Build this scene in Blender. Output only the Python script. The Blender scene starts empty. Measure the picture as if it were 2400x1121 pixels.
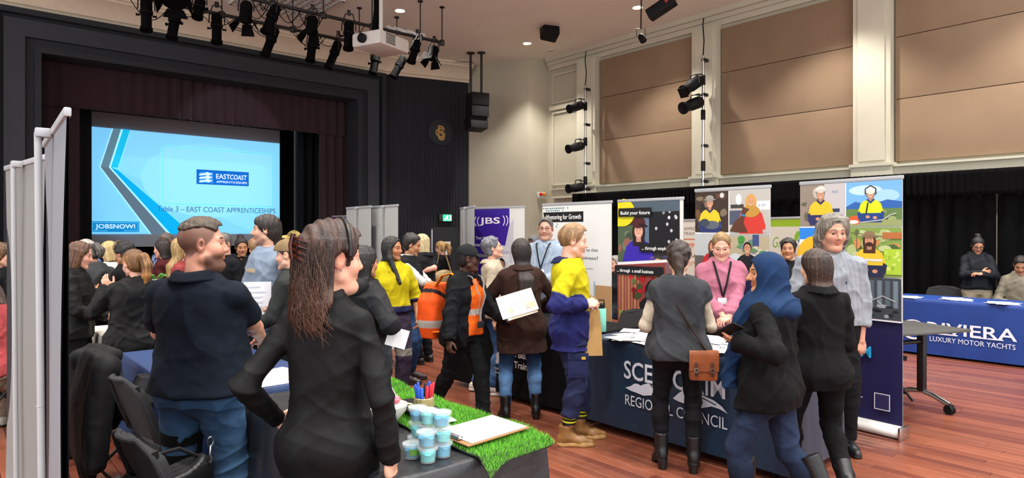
import bpy, bmesh, math, random, time
import numpy as np
from mathutils import Vector, Matrix
random.seed(7); RNG = np.random.RandomState(7)
SC = bpy.context.scene; COL = SC.collection
# ------------------------------------------------ camera, light, exposure
F, CX, HY, CH = 1530.0, 1200.0, 545.0, 1.6          # focal length in px, centre, horizon row, eye height
cam = bpy.data.cameras.new('camera'); camo = bpy.data.objects.new('camera', cam); COL.objects.link(camo)
camo.location = (0, 0, CH); camo.rotation_euler = (math.pi/2, 0, 0)
cam.sensor_width = 36; cam.lens = 36*F/2400; cam.shift_y = -(560.5-HY)/2400; cam.clip_start = .05; cam.clip_end = 100
SC.camera = camo
TH = math.radians(41.0); D1 = Vector((-math.sin(TH), math.cos(TH), 0)); D2 = Vector((math.cos(TH), math.sin(TH), 0))
def P(px, py, Y): return Vector(((px-CX)/F*Y, Y, CH-(py-HY)/F*Y))
def UV(u, v, z=0.0): return D1*u + D2*v + Vector((0, 0, z))
SC.view_settings.view_transform = 'Standard'; SC.view_settings.look = 'None'
SC.view_settings.exposure = -0.04; SC.view_settings.gamma = 1.0; SC.view_settings.use_curve_mapping = False
SC.cycles.use_denoising = True; SC.cycles.max_bounces = 6; SC.cycles.diffuse_bounces = 4; SC.cycles.glossy_bounces = 3
SC.cycles.transmission_bounces = 5; SC.cycles.transparent_max_bounces = 8; SC.cycles.caustics_reflective = False; SC.cycles.caustics_refractive = False
SC.cycles.sample_clamp_indirect = 6.0
W = bpy.data.worlds.new('hall_bounce'); SC.world = W; W.use_nodes = True
W.node_tree.nodes['Background'].inputs[0].default_value = (.98, .98, 1.0, 1); W.node_tree.nodes['Background'].inputs[1].default_value = 2.4
ZC = 6.0                                            # ceiling height
LAMP_W, LAMP_C = 640.0, (1.0, .95, .88)
LAMP_UV = [(u, v) for v in (10.2, 6.8, 3.4, 0.0, -3.4) for u in (11.2, 8.0, 4.7, 1.4, -1.9) if not (u > 11 and v < 5)]
for u, v in LAMP_UV:
    l = bpy.data.lights.new('downlight_beam', 'SPOT'); l.energy = LAMP_W; l.color = LAMP_C; l.spot_size = math.radians(105); l.spot_blend = .55; l.shadow_soft_size = .09
    o = bpy.data.objects.new('downlight_beam', l); COL.objects.link(o); o.location = UV(u, v, ZC-.03)
# ------------------------------------------------ colour and materials
def hx(h):
    h = h.lstrip('#'); c = [int(h[i:i+2], 16)/255 for i in (0, 2, 4)]
    return tuple(x/12.92 if x <= .04045 else ((x+.055)/1.055)**2.4 for x in c)
_M = {}
def mat(name, color='#888888', rough=.6, metal=0.0, noise=0.0, nscale=8.0, bump=0.0, bscale=60.0, spec=.5, emit=0.0, vcol=False, stretch=None, alpha=1.0, trans=0.0, rand=0.0, sheen=0.0, dist=0.0, bdist=.01):
    if name in _M: return _M[name]
    m = bpy.data.materials.new(name); m.use_nodes = True; nt = m.node_tree; N = nt.nodes; L = nt.links
    b = N['Principled BSDF']; c = hx(color) if isinstance(color, str) else color
    b.inputs['Base Color'].default_value = (*c, 1); b.inputs['Roughness'].default_value = rough; b.inputs['Metallic'].default_value = metal
    b.inputs['Specular IOR Level'].default_value = spec
    if sheen: b.inputs['Sheen Weight'].default_value = sheen
    src = None
    if vcol:
        a = N.new('ShaderNodeAttribute'); a.attribute_name = 'Col'; src = a.outputs['Color']
    tc = N.new('ShaderNodeTexCoord'); vec = tc.outputs['Object']
    if stretch:
        mp = N.new('ShaderNodeMapping'); mp.inputs['Scale'].default_value = stretch; L.new(vec, mp.inputs[0]); vec = mp.outputs[0]
    if noise or rand:
        mr = N.new('ShaderNodeMix'); mr.data_type = 'RGBA'; mr.blend_type = 'MULTIPLY'; mr.inputs[0].default_value = 1.0
        if src is not None: L.new(src, mr.inputs[6])
        else: mr.inputs[6].default_value = (*c, 1)
        nz = N.new('ShaderNodeTexNoise'); nz.inputs['Scale'].default_value = nscale; nz.inputs['Detail'].default_value = 4; L.new(vec, nz.inputs['Vector'])
        mm = N.new('ShaderNodeMapRange'); mm.inputs['From Min'].default_value = .3; mm.inputs['From Max'].default_value = .7; mm.inputs['To Min'].default_value = 1-noise; mm.inputs['To Max'].default_value = 1+noise*.6
        L.new(nz.outputs['Fac'], mm.inputs['Value']); fac = mm.outputs[0]
        if rand:
            oi = N.new('ShaderNodeObjectInfo'); m2 = N.new('ShaderNodeMapRange'); m2.inputs['To Min'].default_value = 1-rand; m2.inputs['To Max'].default_value = 1+rand*.7
            L.new(oi.outputs['Random'], m2.inputs['Value']); mu = N.new('ShaderNodeMath'); mu.operation = 'MULTIPLY'; L.new(fac, mu.inputs[0]); L.new(m2.outputs[0], mu.inputs[1]); fac = mu.outputs[0]
        L.new(fac, mr.inputs[7]); src = mr.outputs[2]
    if src is not None: L.new(src, b.inputs['Base Color'])
    if emit:
        b.inputs['Emission Strength'].default_value = emit
        if src is not None: L.new(src, b.inputs['Emission Color'])
        else: b.inputs['Emission Color'].default_value = (*c, 1)
    if bump:
        nb = N.new('ShaderNodeTexNoise'); nb.inputs['Scale'].default_value = bscale; nb.inputs['Detail'].default_value = 3 if not dist else 1.2; nb.inputs['Distortion'].default_value = dist; L.new(vec, nb.inputs['Vector'])
        bp = N.new('ShaderNodeBump'); bp.inputs['Strength'].default_value = bump; bp.inputs['Distance'].default_value = bdist; L.new(nb.outputs['Fac'], bp.inputs['Height']); L.new(bp.outputs[0], b.inputs['Normal'])
    if alpha < 1: b.inputs['Alpha'].default_value = alpha
    if trans: b.inputs['Transmission Weight'].default_value = trans; b.inputs['IOR'].default_value = 1.3
    _M[name] = m; return m
M_SKIN = mat('skin', vcol=True, rough=.5, noise=.07, nscale=30, bump=.05, bscale=180, spec=.4)
M_CLOTH = mat('woven_cloth', vcol=True, rough=.85, noise=.15, nscale=14, bump=.6, bscale=7, spec=.15, dist=.9, bdist=.02)
M_SATIN = mat('soft_shell_cloth', vcol=True, rough=.65, noise=.12, nscale=9, bump=.55, bscale=6, spec=.2, dist=1.0, bdist=.02)
M_DENIM = mat('denim', vcol=True, rough=.85, noise=.28, nscale=11, bump=.5, bscale=9, spec=.15, dist=.9, bdist=.016)
M_HAIR = mat('hair', vcol=True, rough=.45, noise=.4, nscale=30, bump=.5, bscale=45, spec=.5, stretch=(6, 6, 1.0))
M_LEATHER = mat('leather', vcol=True, rough=.42, noise=.25, nscale=16, bump=.15, bscale=60, spec=.5)
M_PRINT = mat('printed_face', vcol=True, rough=.55, spec=.3, noise=.03, nscale=3)
M_EYE = mat('eyeball', vcol=True, rough=.15, spec=.6)
M_BLACK = mat('black_metal', '#0d0d0f', rough=.45, noise=.15, nscale=20)
M_BLKPL = mat('black_plastic', '#0d0d0f', rough=.6, noise=.1, nscale=30, spec=.25)
M_LANT = mat('matt_black_lantern', '#070708', rough=.85, noise=.2, nscale=30, spec=.08)
M_CHROME = mat('chrome', '#c9ccd0', rough=.22, metal=1.0, noise=.05)
M_WHITEPL = mat('white_plastic', '#d8d6d0', rough=.45, noise=.04)
M_RAIL = mat('grey_rail', '#a3a5a8', rough=.4, noise=.04)
M_PAPER = mat('white_paper', '#f2f2f0', rough=.8, noise=.03, nscale=5)
# ------------------------------------------------ objects
def tag(o, label=None, cat=None, group=None, kind=None):
    if label: o['label'] = label
    if cat: o['category'] = cat
    if group: o['group'] = group
    if kind: o['kind'] = kind
    return o
def empty(name, loc=(0, 0, 0), rz=0.0, label=None, cat=None, group=None, kind=None):
    o = bpy.data.objects.new(name, None); COL.objects.link(o); o.location = loc; o.rotation_euler = (0, 0, rz); o.empty_display_size = .1
    return tag(o, label, cat, group, kind)
def link(name, me, parent=None, loc=(0, 0, 0), rot=(0, 0, 0)):
    o = bpy.data.objects.new(name, me); COL.objects.link(o); o.location = loc; o.rotation_euler = rot
    if parent: o.parent = parent
    return o
def copy_tree(o, parent=None):
    c = o.copy(); COL.objects.link(c)
    if parent: c.parent = parent
    for ch in list(o.children): copy_tree(ch, c)
    return c
def npmesh(name, V, Q, col=None, mats=(), smooth=True):
    me = bpy.data.meshes.new(name); n, f = len(V), len(Q); k = Q.shape[1]
    me.vertices.add(n); me.vertices.foreach_set('co', np.ascontiguousarray(V, np.float32).ravel())
    me.loops.add(f*k); me.loops.foreach_set('vertex_index', np.ascontiguousarray(Q, np.int32).ravel())
    me.polygons.add(f); me.polygons.foreach_set('loop_start', np.arange(0, f*k, k, dtype=np.int32))
    me.polygons.foreach_set('use_smooth', np.full(f, smooth, dtype=bool))
    for m in mats: me.materials.append(m)
    me.update(calc_edges=True)
    if col is not None:
        a = me.color_attributes.new('Col', 'FLOAT_COLOR', 'POINT'); c4 = np.ones((n, 4), np.float32); c4[:, :3] = col; a.data.foreach_set('color', c4.ravel())
    return me
class MB:
    """collects shapes for ONE mesh object"""
    def __init__(s): s.v = []; s.f = []; s.m = []; s.c = []; s.cc = (.5, .5, .5); s.mi = 0
    def add(s, vs, fs, mi=None):
        n = len(s.v); s.v += [tuple(v) for v in vs]; s.f += [[i+n for i in f] for f in fs]; s.m += [s.mi if mi is None else mi]*len(fs); s.c += [s.cc]*len(vs); return s
    def box(s, c, d, R=None, mi=None, taper=1.0):
        x, y, z = d[0]/2, d[1]/2, d[2]/2; vs = []
        for k, (a, b, e) in enumerate([(-1,-1,-1),(1,-1,-1),(1,1,-1),(-1,1,-1),(-1,-1,1),(1,-1,1),(1,1,1),(-1,1,1)]):
            t = taper if e > 0 else 1; p = Vector((a*x*t, b*y*t, e*z))
            if R is not None: p = R @ p
            vs.append(p+Vector(c))
        return s.add(vs, [(0,3,2,1),(4,5,6,7),(0,1,5,4),(1,2,6,5),(2,3,7,6),(3,0,4,7)], mi)
    def bevbox(s, c, d, b=.01, R=None, mi=None):
        bm = bmesh.new(); bmesh.ops.create_cube(bm, size=1.0)
        for v in bm.verts: v.co = Vector((v.co.x*d[0], v.co.y*d[1], v.co.z*d[2]))
        bmesh.ops.bevel(bm, geom=bm.edges[:], offset=b, segments=2, profile=.6, affect='EDGES')
        vs = [(R @ v.co if R is not None else v.co)+Vector(c) for v in bm.verts]; bm.verts.index_update()
        fs = [[v.index for v in f.verts] for f in bm.faces]; bm.free(); return s.add(vs, fs, mi)
    def tube(s, pts, r, n=10, mi=None, caps=True, closed=False, flat=1.0, up=None):
        pts = [Vector(p) for p in pts]; k = len(pts); rs = r if isinstance(r, (list, tuple)) else [r]*k; vs = []; pv = None
        for i, p in enumerate(pts):
            a = pts[(i-1) % k] if (closed or i > 0) else p; b = pts[(i+1) % k] if (closed or i < k-1) else p
            t = (b-a).normalized() if (b-a).length > 1e-9 else Vector((0, 0, 1))
            if pv is None:
                u = Vector(up) if up else (Vector((0, 0, 1)) if abs(t.z) < .9 else Vector((1, 0, 0)))
            else: u = pv
            u = (u - t*u.dot(t)).normalized(); w = t.cross(u); pv = u
            for j in range(n):
                an = 2*math.pi*j/n; vs.append(p + (u*math.cos(an)*flat + w*math.sin(an))*rs[i])
        fs = []
        for i in range(k if closed else k-1):
            for j in range(n):
                a = i*n+j; b = i*n+(j+1) % n; c = ((i+1) % k)*n+(j+1) % n; d = ((i+1) % k)*n+j; fs.append((a, b, c, d))
        if caps and not closed: fs += [tuple(range(n-1, -1, -1)), tuple(range((k-1)*n, k*n))]
        return s.add(vs, fs, mi)
    def cyl(s, a, b, r, n=16, mi=None, r2=None): return s.tube([a, b], [r, r if r2 is None else r2], n, mi)
    def lathe(s, prof, n=24, c=(0, 0, 0), R=None, mi=None):
        vs = []; k = len(prof); c = Vector(c)
        for (r, z) in prof:
            for j in range(n):
                p = Vector((r*math.cos(2*math.pi*j/n), r*math.sin(2*math.pi*j/n), z)); vs.append((R @ p if R is not None else p)+c)
        fs = [(i*n+j, i*n+(j+1) % n, (i+1)*n+(j+1) % n, (i+1)*n+j) for i in range(k-1) for j in range(n)]
        if prof[0][0] > 1e-6: fs.append(tuple(range(n-1, -1, -1)))
        if prof[-1][0] > 1e-6: fs.append(tuple(range((k-1)*n, k*n)))
        return s.add(vs, fs, mi)
    def prism(s, poly, z0, z1, mi=None, R=None, c=(0, 0, 0)):
        n = len(poly); c = Vector(c); q = [Vector((x, y, z)) for z in (z0, z1) for x, y in poly]; q = [(R @ p if R is not None else p)+c for p in q]
        return s.add(q, [tuple(range(n-1, -1, -1)), tuple(range(n, 2*n))]+[(i, (i+1) % n, n+(i+1) % n, n+i) for i in range(n)], mi)
    def grid(s, fn, nu, nv, mi=None, thick=0.0):
        vs = [fn(i/nu, j/nv) for j in range(nv+1) for i in range(nu+1)]
        fs = [(j*(nu+1)+i, j*(nu+1)+i+1, (j+1)*(nu+1)+i+1, (j+1)*(nu+1)+i) for j in range(nv) for i in range(nu)]
        if thick:
            V = np.array([tuple(v) for v in vs]); Nn = vnormals(V, np.array(fs)); n = len(vs); b = V-Nn*thick; fs2 = [(f[3]+n, f[2]+n, f[1]+n, f[0]+n) for f in fs]; ed = []
            bd = [i for i in range(nu+1)]+[j*(nu+1)+nu for j in range(1, nv+1)]+[nv*(nu+1)+i for i in range(nu-1, -1, -1)]+[j*(nu+1) for j in range(nv-1, 0, -1)]
            for i in range(len(bd)): a, c2 = bd[i], bd[(i+1) % len(bd)]; ed.append((c2, a, a+n, c2+n))
            vs = list(map(tuple, V))+list(map(tuple, b)); fs = fs+fs2+ed
        return s.add(vs, fs, mi)
    def build(s, name, mats, parent=None, loc=(0, 0, 0), rot=(0, 0, 0), smooth=True, ang=40, col=False, obj=True):
        me = bpy.data.meshes.new(name); me.from_pydata(s.v, [], s.f)
        for m in (mats if isinstance(mats, (list, tuple)) else [mats]): me.materials.append(m)
        me.polygons.foreach_set('material_index', s.m); me.polygons.foreach_set('use_smooth', [smooth]*len(s.f))
        if smooth and ang < 180: me.set_sharp_from_angle(angle=math.radians(ang))
        if col:
            a = me.color_attributes.new('Col', 'FLOAT_COLOR', 'POINT'); a.data.foreach_set('color', [x for c in s.c for x in (c[0], c[1], c[2], 1.0)])
        me.update()
        return link(name, me, parent, loc, rot) if obj else me
def vnormals(V, Q):
    a, b, c = V[Q[:, 0]], V[Q[:, 1]], V[Q[:, 2]]; n = np.cross(b-a, c-a)
    if Q.shape[1] == 4: n = n + np.cross(c-a, V[Q[:, 3]]-a)
    N = np.zeros_like(V); 
    for i in range(Q.shape[1]): 
        for k in range(3): N[:, k] += np.bincount(Q[:, i], n[:, k], len(V))
    return N/np.maximum(np.linalg.norm(N, axis=1, keepdims=True), 1e-12)
# ------------------------------------------------ flat print: layered vector shapes on a sheet (local x right, y out of the sheet, z up)
class Print:
    def __init__(s, x0=0., z0=0., y=0., step=.00012, ax=1.0): s.mb = MB(); s.x0 = x0; s.z0 = z0; s.y = y; s.st = step; s.k = 0; s.ax = ax
    def _lay(s): s.k += 1; return s.y + s.st*s.k*-1
    def poly(s, pts, c, same=False):
        s.mb.cc = hx(c) if isinstance(c, str) else c; y = s._lay() if not same else s.y-s.st*s.k
        A = sum(pts[i][0]*pts[(i+1) % len(pts)][1]-pts[(i+1) % len(pts)][0]*pts[i][1] for i in range(len(pts)))
        if A < 0: pts = pts[::-1]
        s.mb.add([(s.x0+x, y, s.z0+z) for x, z in pts], [tuple(range(len(pts)))]); return s
    def rect(s, x, z, w, h, c, same=False): return s.poly([(x, z), (x+w, z), (x+w, z+h), (x, z+h)], c, same)
    def ell(s, x, z, a, b, c, n=20, rot=0., same=False, a0=0., a1=2*math.pi):
        q = []
        full = abs(a1-a0) > 6.28
        for i in range(n if full else n+1):
            t = a0+(a1-a0)*i/n; u, w = a*math.cos(t), b*math.sin(t); q.append((x+u*math.cos(rot)-w*math.sin(rot), z+u*math.sin(rot)+w*math.cos(rot)))
        return s.poly(q, c, same)
    def line(s, pts, w, c, same=False):
        for (x0, z0), (x1, z1) in zip(pts, pts[1:]):
            d = math.hypot(x1-x0, z1-z0) or 1; nx, nz = -(z1-z0)/d*w/2, (x1-x0)/d*w/2
            s.poly([(x0+nx, z0+nz), (x0-nx, z0-nz), (x1-nx, z1-nz), (x1+nx, z1+nz)], c, same); same = True
        return s
    def text(s, t, x, z, h, c, align='LEFT', bold=0.0, sx=1.0, shear=0.0, fit=None, space=1.0):
        V, Fc, w = text_geo(t, bold*.3/h if h else 0, shear, space)
        if fit: sx = fit/(w*h)
        off = {'LEFT': 0, 'CENTER': -w/2, 'RIGHT': -w}[align]; s.mb.cc = hx(c) if isinstance(c, str) else c; y = s._lay()
        s.mb.add([(s.x0+x+(px+off)*h*sx, y, s.z0+z+pz*h) for px, pz in V], Fc); return s
    def build(s, name, m, parent=None, loc=(0, 0, 0), rot=(0, 0, 0)): return s.mb.build(name, m, parent, loc, rot, smooth=False, col=True)
_T = {}
def text_geo(t, bold=0., shear=0., space=1.0):
    k = (t, round(bold, 4), shear, space)
    if k in _T: return _T[k]
    cu = bpy.data.curves.new('t', 'FONT'); cu.body = t; cu.size = 1.0; cu.offset = bold; cu.shear = shear; cu.space_character = space; cu.resolution_u = 3; cu.fill_mode = 'FRONT'
    o = bpy.data.objects.new('t', cu); COL.objects.link(o); dg = bpy.context.evaluated_depsgraph_get(); me = bpy.data.meshes.new_from_object(o.evaluated_get(dg))
    V = [(v.co.x, v.co.y) for v in me.vertices]; Fc = []
    for p in me.polygons:
        ids = list(p.vertices)
        if p.normal.z < 0: ids = ids[::-1]
        Fc.append(tuple(ids))
    xs = [v[0] for v in V] or [0]; x0 = min(xs); V = [(x-x0, y) for x, y in V]; w = max(xs)-x0
    bpy.data.objects.remove(o); bpy.data.curves.remove(cu); bpy.data.meshes.remove(me)
    V = [(x/.7, y/.7) for x, y in V]; _T[k] = (V, Fc, w/.7); return _T[k]       # h = capital height
# ------------------------------------------------ bodies: distance fields meshed with surface nets
def smin(a, b, k):
    h = np.clip(.5+.5*(b-a)/k, 0, 1); return b+(a-b)*h-k*h*(1-h)
class Field:
    def __init__(s, lo, hi, h):
        s.ax = [np.arange(lo[i]-h, hi[i]+2*h, h).astype(np.float32) for i in range(3)]; s.D = np.full([len(a) for a in s.ax], .15, np.float32); s.h = h
    def blk(s, lo, hi):
        sl = []
        for i in range(3):
            a = max(int(np.searchsorted(s.ax[i], lo[i])), 0); b = min(int(np.searchsorted(s.ax[i], hi[i])), len(s.ax[i]))
            if b <= a: return None
            sl.append(slice(a, b))
        return tuple(sl), s.ax[0][sl[0]][:, None, None], s.ax[1][sl[1]][None, :, None], s.ax[2][sl[2]][None, None, :]
    def op(s, pr, k=0., mode='u'):
        lo, hi, fn = pr; m = .03+k*1.2
        if lo is None: lo = [-9]*3; hi = [9]*3
        q = s.blk([x-m for x in lo], [x+m for x in hi])
        if q is None: return s
        sl, X, Y, Z = q; d = fn(X, Y, Z); o = s.D[sl]
        if mode == 'u': s.D[sl] = smin(o, d, k) if k > 0 else np.minimum(o, d)
        elif mode == 's': s.D[sl] = -smin(-o, d, k) if k > 0 else np.maximum(o, -d)
        elif mode == 'i': s.D[sl] = np.maximum(o, d)
        return s
    def u(s, pr, k=.02): return s.op(pr, k)
    def cut(s, fn):
        s.D = np.maximum(s.D, fn(s.ax[0][:, None, None], s.ax[1][None, :, None], s.ax[2][None, None, :]).astype(np.float32)); return s
    def mesh(s): return nets(s.D, s.ax)
def nets(D, ax):
    D = D.copy(); D[0] = D[-1] = .1; D[:, 0] = D[:, -1] = .1; D[:, :, 0] = D[:, :, -1] = .1
    nx, ny, nz = D.shape; I = D < 0; cs = (nx-1, ny-1, nz-1); cnt = np.zeros(cs, np.int8)
    for a in (0, 1):
        for b in (0, 1):
            for c in (0, 1): cnt += I[a:nx-1+a, b:ny-1+b, c:nz-1+c]
    act = (cnt > 0) & (cnt < 8); idx = np.full(cs, -1, np.int64); ii = np.argwhere(act); n = len(ii); idx[act] = np.arange(n)
    if n == 0: return np.zeros((0, 3)), np.zeros((0, 4), int)
    S = np.zeros((n, 3)); C = np.zeros(n); i, j, k = ii.T
    for axi in range(3):
        o1, o2 = [q for q in range(3) if q != axi]
        for p in (0, 1):
            for q in (0, 1):
                b = [i.copy(), j.copy(), k.copy()]; b[o1] = b[o1]+p; b[o2] = b[o2]+q; e = [x.copy() for x in b]; e[axi] = e[axi]+1
                d0 = D[tuple(b)]; d1 = D[tuple(e)]; m = (d0 < 0) != (d1 < 0); t = np.where(m, d0/np.where(m, d0-d1, 1), 0)
                for z in range(3): S[:, z] += np.where(m, b[z]+(t if z == axi else 0), 0)
                C += m
    S /= C[:, None]; V = np.stack([np.interp(S[:, z], np.arange(len(ax[z])), ax[z]) for z in range(3)], 1); Qs = []
    for axi in range(3):
        o1, o2 = (axi+1) % 3, (axi+2) % 3; A = np.moveaxis(I, axi, 0); m = np.moveaxis(A[:-1] != A[1:], 0, axi); e = np.argwhere(m)
        ok = (e[:, o1] > 0) & (e[:, o2] > 0) & (e[:, o1] < D.shape[o1]-1) & (e[:, o2] < D.shape[o2]-1); e = e[ok]; ins = I[tuple(e.T)]
        def g(a, b):
            f = e.copy(); f[:, o1] += a; f[:, o2] += b; return idx[tuple(f.T)]
        q = np.stack([g(-1, -1), g(0, -1), g(0, 0), g(-1, 0)], 1); q[~ins] = q[~ins][:, ::-1]; Qs.append(q)
    return V, np.concatenate(Qs)
A_ = lambda v: np.array(v, np.float64)
def cone(a, b, r1, r2, flat=False, e1=None):
    a, b = A_(a), A_(b); ba = b-a; L2 = max(float(ba @ ba), 1e-9); L = math.sqrt(L2); rm = max(r1, r2)
    def fn(X, Y, Z):
        x, y, z = X-a[0], Y-a[1], Z-a[2]; tr = (x*ba[0]+y*ba[1]+z*ba[2])/L2; t = np.clip(tr, 0, 1)
        d = np.sqrt((x-t*ba[0])**2+(y-t*ba[1])**2+(z-t*ba[2])**2)-(r1+(r2-r1)*t)
        if flat: d = np.maximum(d, (tr-1)*L)
        return d
    return np.minimum(a, b)-rm, np.maximum(a, b)+rm, fn
def ball(c, r): return cone(c, A_(c)+[0, 0, 1e-5], r, r)
def ello(c, r, R=None):
    c, r = A_(c), A_(r); Rm = np.eye(3) if R is None else A_(R); m = float(r.max())
    def fn(X, Y, Z):
        x, y, z = X-c[0], Y-c[1], Z-c[2]; p = [Rm[0, i]*x+Rm[1, i]*y+Rm[2, i]*z for i in range(3)]
        k0 = np.sqrt((p[0]/r[0])**2+(p[1]/r[1])**2+(p[2]/r[2])**2); k1 = np.sqrt((p[0]/r[0]**2)**2+(p[1]/r[1]**2)**2+(p[2]/r[2]**2)**2)
        return k0*(k0-1)/np.maximum(k1, 1e-6)
    ext = np.sqrt(((Rm*r[None, :])**2).sum(1)); return c-ext, c+ext, fn
def stack(lv, org, R, off=0., n=2.3, t0=None, t1=None):
    """elliptic sections lv=[(t,a,b,c)], along R's z axis from org"""
    lv = A_(lv); ts = np.linspace(lv[0, 0], lv[-1, 0], 80); dense = [np.interp(ts, lv[:, 0], lv[:, q]) for q in (1, 2, 3)]; ker = np.hanning(11); ker /= ker.sum()
    dense = [np.convolve(np.pad(d, 5, mode='edge'), ker, 'valid') for d in dense]; R = A_(R); org = A_(org); t0 = lv[0, 0] if t0 is None else t0; t1 = lv[-1, 0] if t1 is None else t1
    def fn(X, Y, Z):
        x, y, z = X-org[0], Y-org[1], Z-org[2]; px, py, t = [R[0, i]*x+R[1, i]*y+R[2, i]*z for i in range(3)]
        a, b, c = [np.interp(t, ts, d) for d in dense]; a = a+off; b = b+off; py = py-c; u = (np.abs(px/a)**n+np.abs(py/b)**n)**(1/n)
        g = np.sqrt(px*px+py*py)/np.maximum(u, 1e-3); d = (u-1)*np.clip(g, np.minimum(a, b), np.maximum(a, b))
        return np.maximum(d, np.maximum(t0-t, t-t1))
    pts = [org+R @ [sx*(dense[0].max()+off), sy*(dense[1].max()+off)+c, t] for sx in (-1, 1) for sy in (-1, 1) for t in (t0, t1) for c in (dense[2].min(), dense[2].max())]
    return np.min(pts, 0), np.max(pts, 0), fn
def RX(a): c, s = math.cos(a), math.sin(a); return A_([[1, 0, 0], [0, c, -s], [0, s, c]])
def RY(a): c, s = math.cos(a), math.sin(a); return A_([[c, 0, s], [0, 1, 0], [-s, 0, c]])
def RZ(a): c, s = math.cos(a), math.sin(a); return A_([[c, -s, 0], [s, c, 0], [0, 0, 1]])
def nrm(v): v = A_(v); return v/max(np.linalg.norm(v), 1e-9)
def ik(a, c, l1, l2, pole):
    a, c = A_(a), A_(c); d = c-a; L = np.linalg.norm(d); mx = (l1+l2)*.998
    if L > mx: c = a+d*mx/L; d = c-a; L = mx
    u = d/L; x = (l1*l1-l2*l2+L*L)/(2*L); h = math.sqrt(max(l1*l1-x*x, 0)); p = A_(pole); p = p-u*(p @ u); p = nrm(p)
    return a+u*x+p*h, c
def wsin(Pn, seed, freq, n=5):
    r = np.random.RandomState(seed); o = np.zeros(len(Pn)); w = np.sin(Pn @ r.normal(size=(3, 3))*freq*.5+r.rand(3)*6)*.6
    for _ in range(n):
        d = r.normal(size=3); d /= np.linalg.norm(d); o += np.sin((Pn @ d)*freq*r.uniform(.6, 1.6)+w @ r.normal(size=3)*1.2+r.rand()*6)
    return o/n
# ------------------------------------------------ people
def mixc(a, b, t): t = np.asarray(t)[:, None]; return A_(a)[None, :]*(1-t)+A_(b)[None, :]*t if A_(a).ndim == 1 else a*(1-t)+A_(b)[None, :]*t
def sst(x, a, b): t = np.clip((x-a)/(b-a), 0, 1); return t*t*(3-2*t)
SKIN = dict(fair='#d9a58c', pink='#dba08c', tan='#b8825f', olive='#a97350', brown='#6b4430', dark='#4a2c20', ruddy='#c78a74')
_HAND = {}
def hand_mesh(h, curl, spread, thumb):
    """right hand: wrist at 0, fingers along +y, palm normal -z, thumb toward -x"""
    key = (round(h, 4), curl, spread, thumb)
    if key in _HAND: return _HAND[key]
    f = Field((-.085, -.05, -.09), (.065, .21, .05), h)
    f.u(cone((0, -.04, 0), (0, .01, 0), .026, .027)); f.u(ello((0, .045, -.002), (.041, .058, .017)), .012); f.u(ello((-.026, .03, -.012), (.02, .034, .017)), .01)
    f.u(ello((.026, .035, -.008), (.016, .04, .015)), .01)
    for i, (x, L, r) in enumerate(((-.03, .076, .0092), (-.0095, .085, .0096), (.0115, .078, .0092), (.031, .06, .0082))):
        p = A_([x, .082-abs(x)*.25, 0]); an = spread*(x/.03)*.12; c = curl*(1+.12*i)
        f.u(cone(p-[0, .03, 0], p, r*1.05, r*1.08), .008)
        for q, (fr, b) in enumerate(((.45, .75), (.31, 1.0), (.24, .75))):
            an2 = sum((.75, 1.0, .75)[:q+1])*c*1.15; d = A_([math.sin(an)*math.cos(an2), math.cos(an2)*math.cos(an), -math.sin(an2)]); e = p+d*L*fr
            f.u(cone(p, e, r*(1-.06*q), r*(.95-.07*q)), .003); p = e
    p = A_([-.03, .018, -.01]); d = nrm([-.72, .62, -.2-.35*thumb]); e = p+d*.04; f.u(cone(p, e, .014, .0115), .01); d2 = nrm(d+A_([.45*thumb+.2, .45, -.35*thumb])); e2 = e+d2*.032; f.u(cone(e, e2, .0112, .0098), .004)
    d3 = nrm(d2+A_([.35*thumb, .2, -.1])); f.u(cone(e2, e2+d3*.02, .0098, .008), .003)
    _HAND[key] = f.mesh(); return _HAND[key]
HL = (( .125, .3), (.1, .3), (.088, .07), (.06, .062), (.03, .05), (.0, .022), (-.03, -.022), (-.06, -.05), (-.08, -.12))
def hairline(Z, dz=0., dy=0.):
    z = [a+dz for a, b in HL][::-1]; y = [b+dy for a, b in HL][::-1]; return np.interp(Z, z, y)
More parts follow.
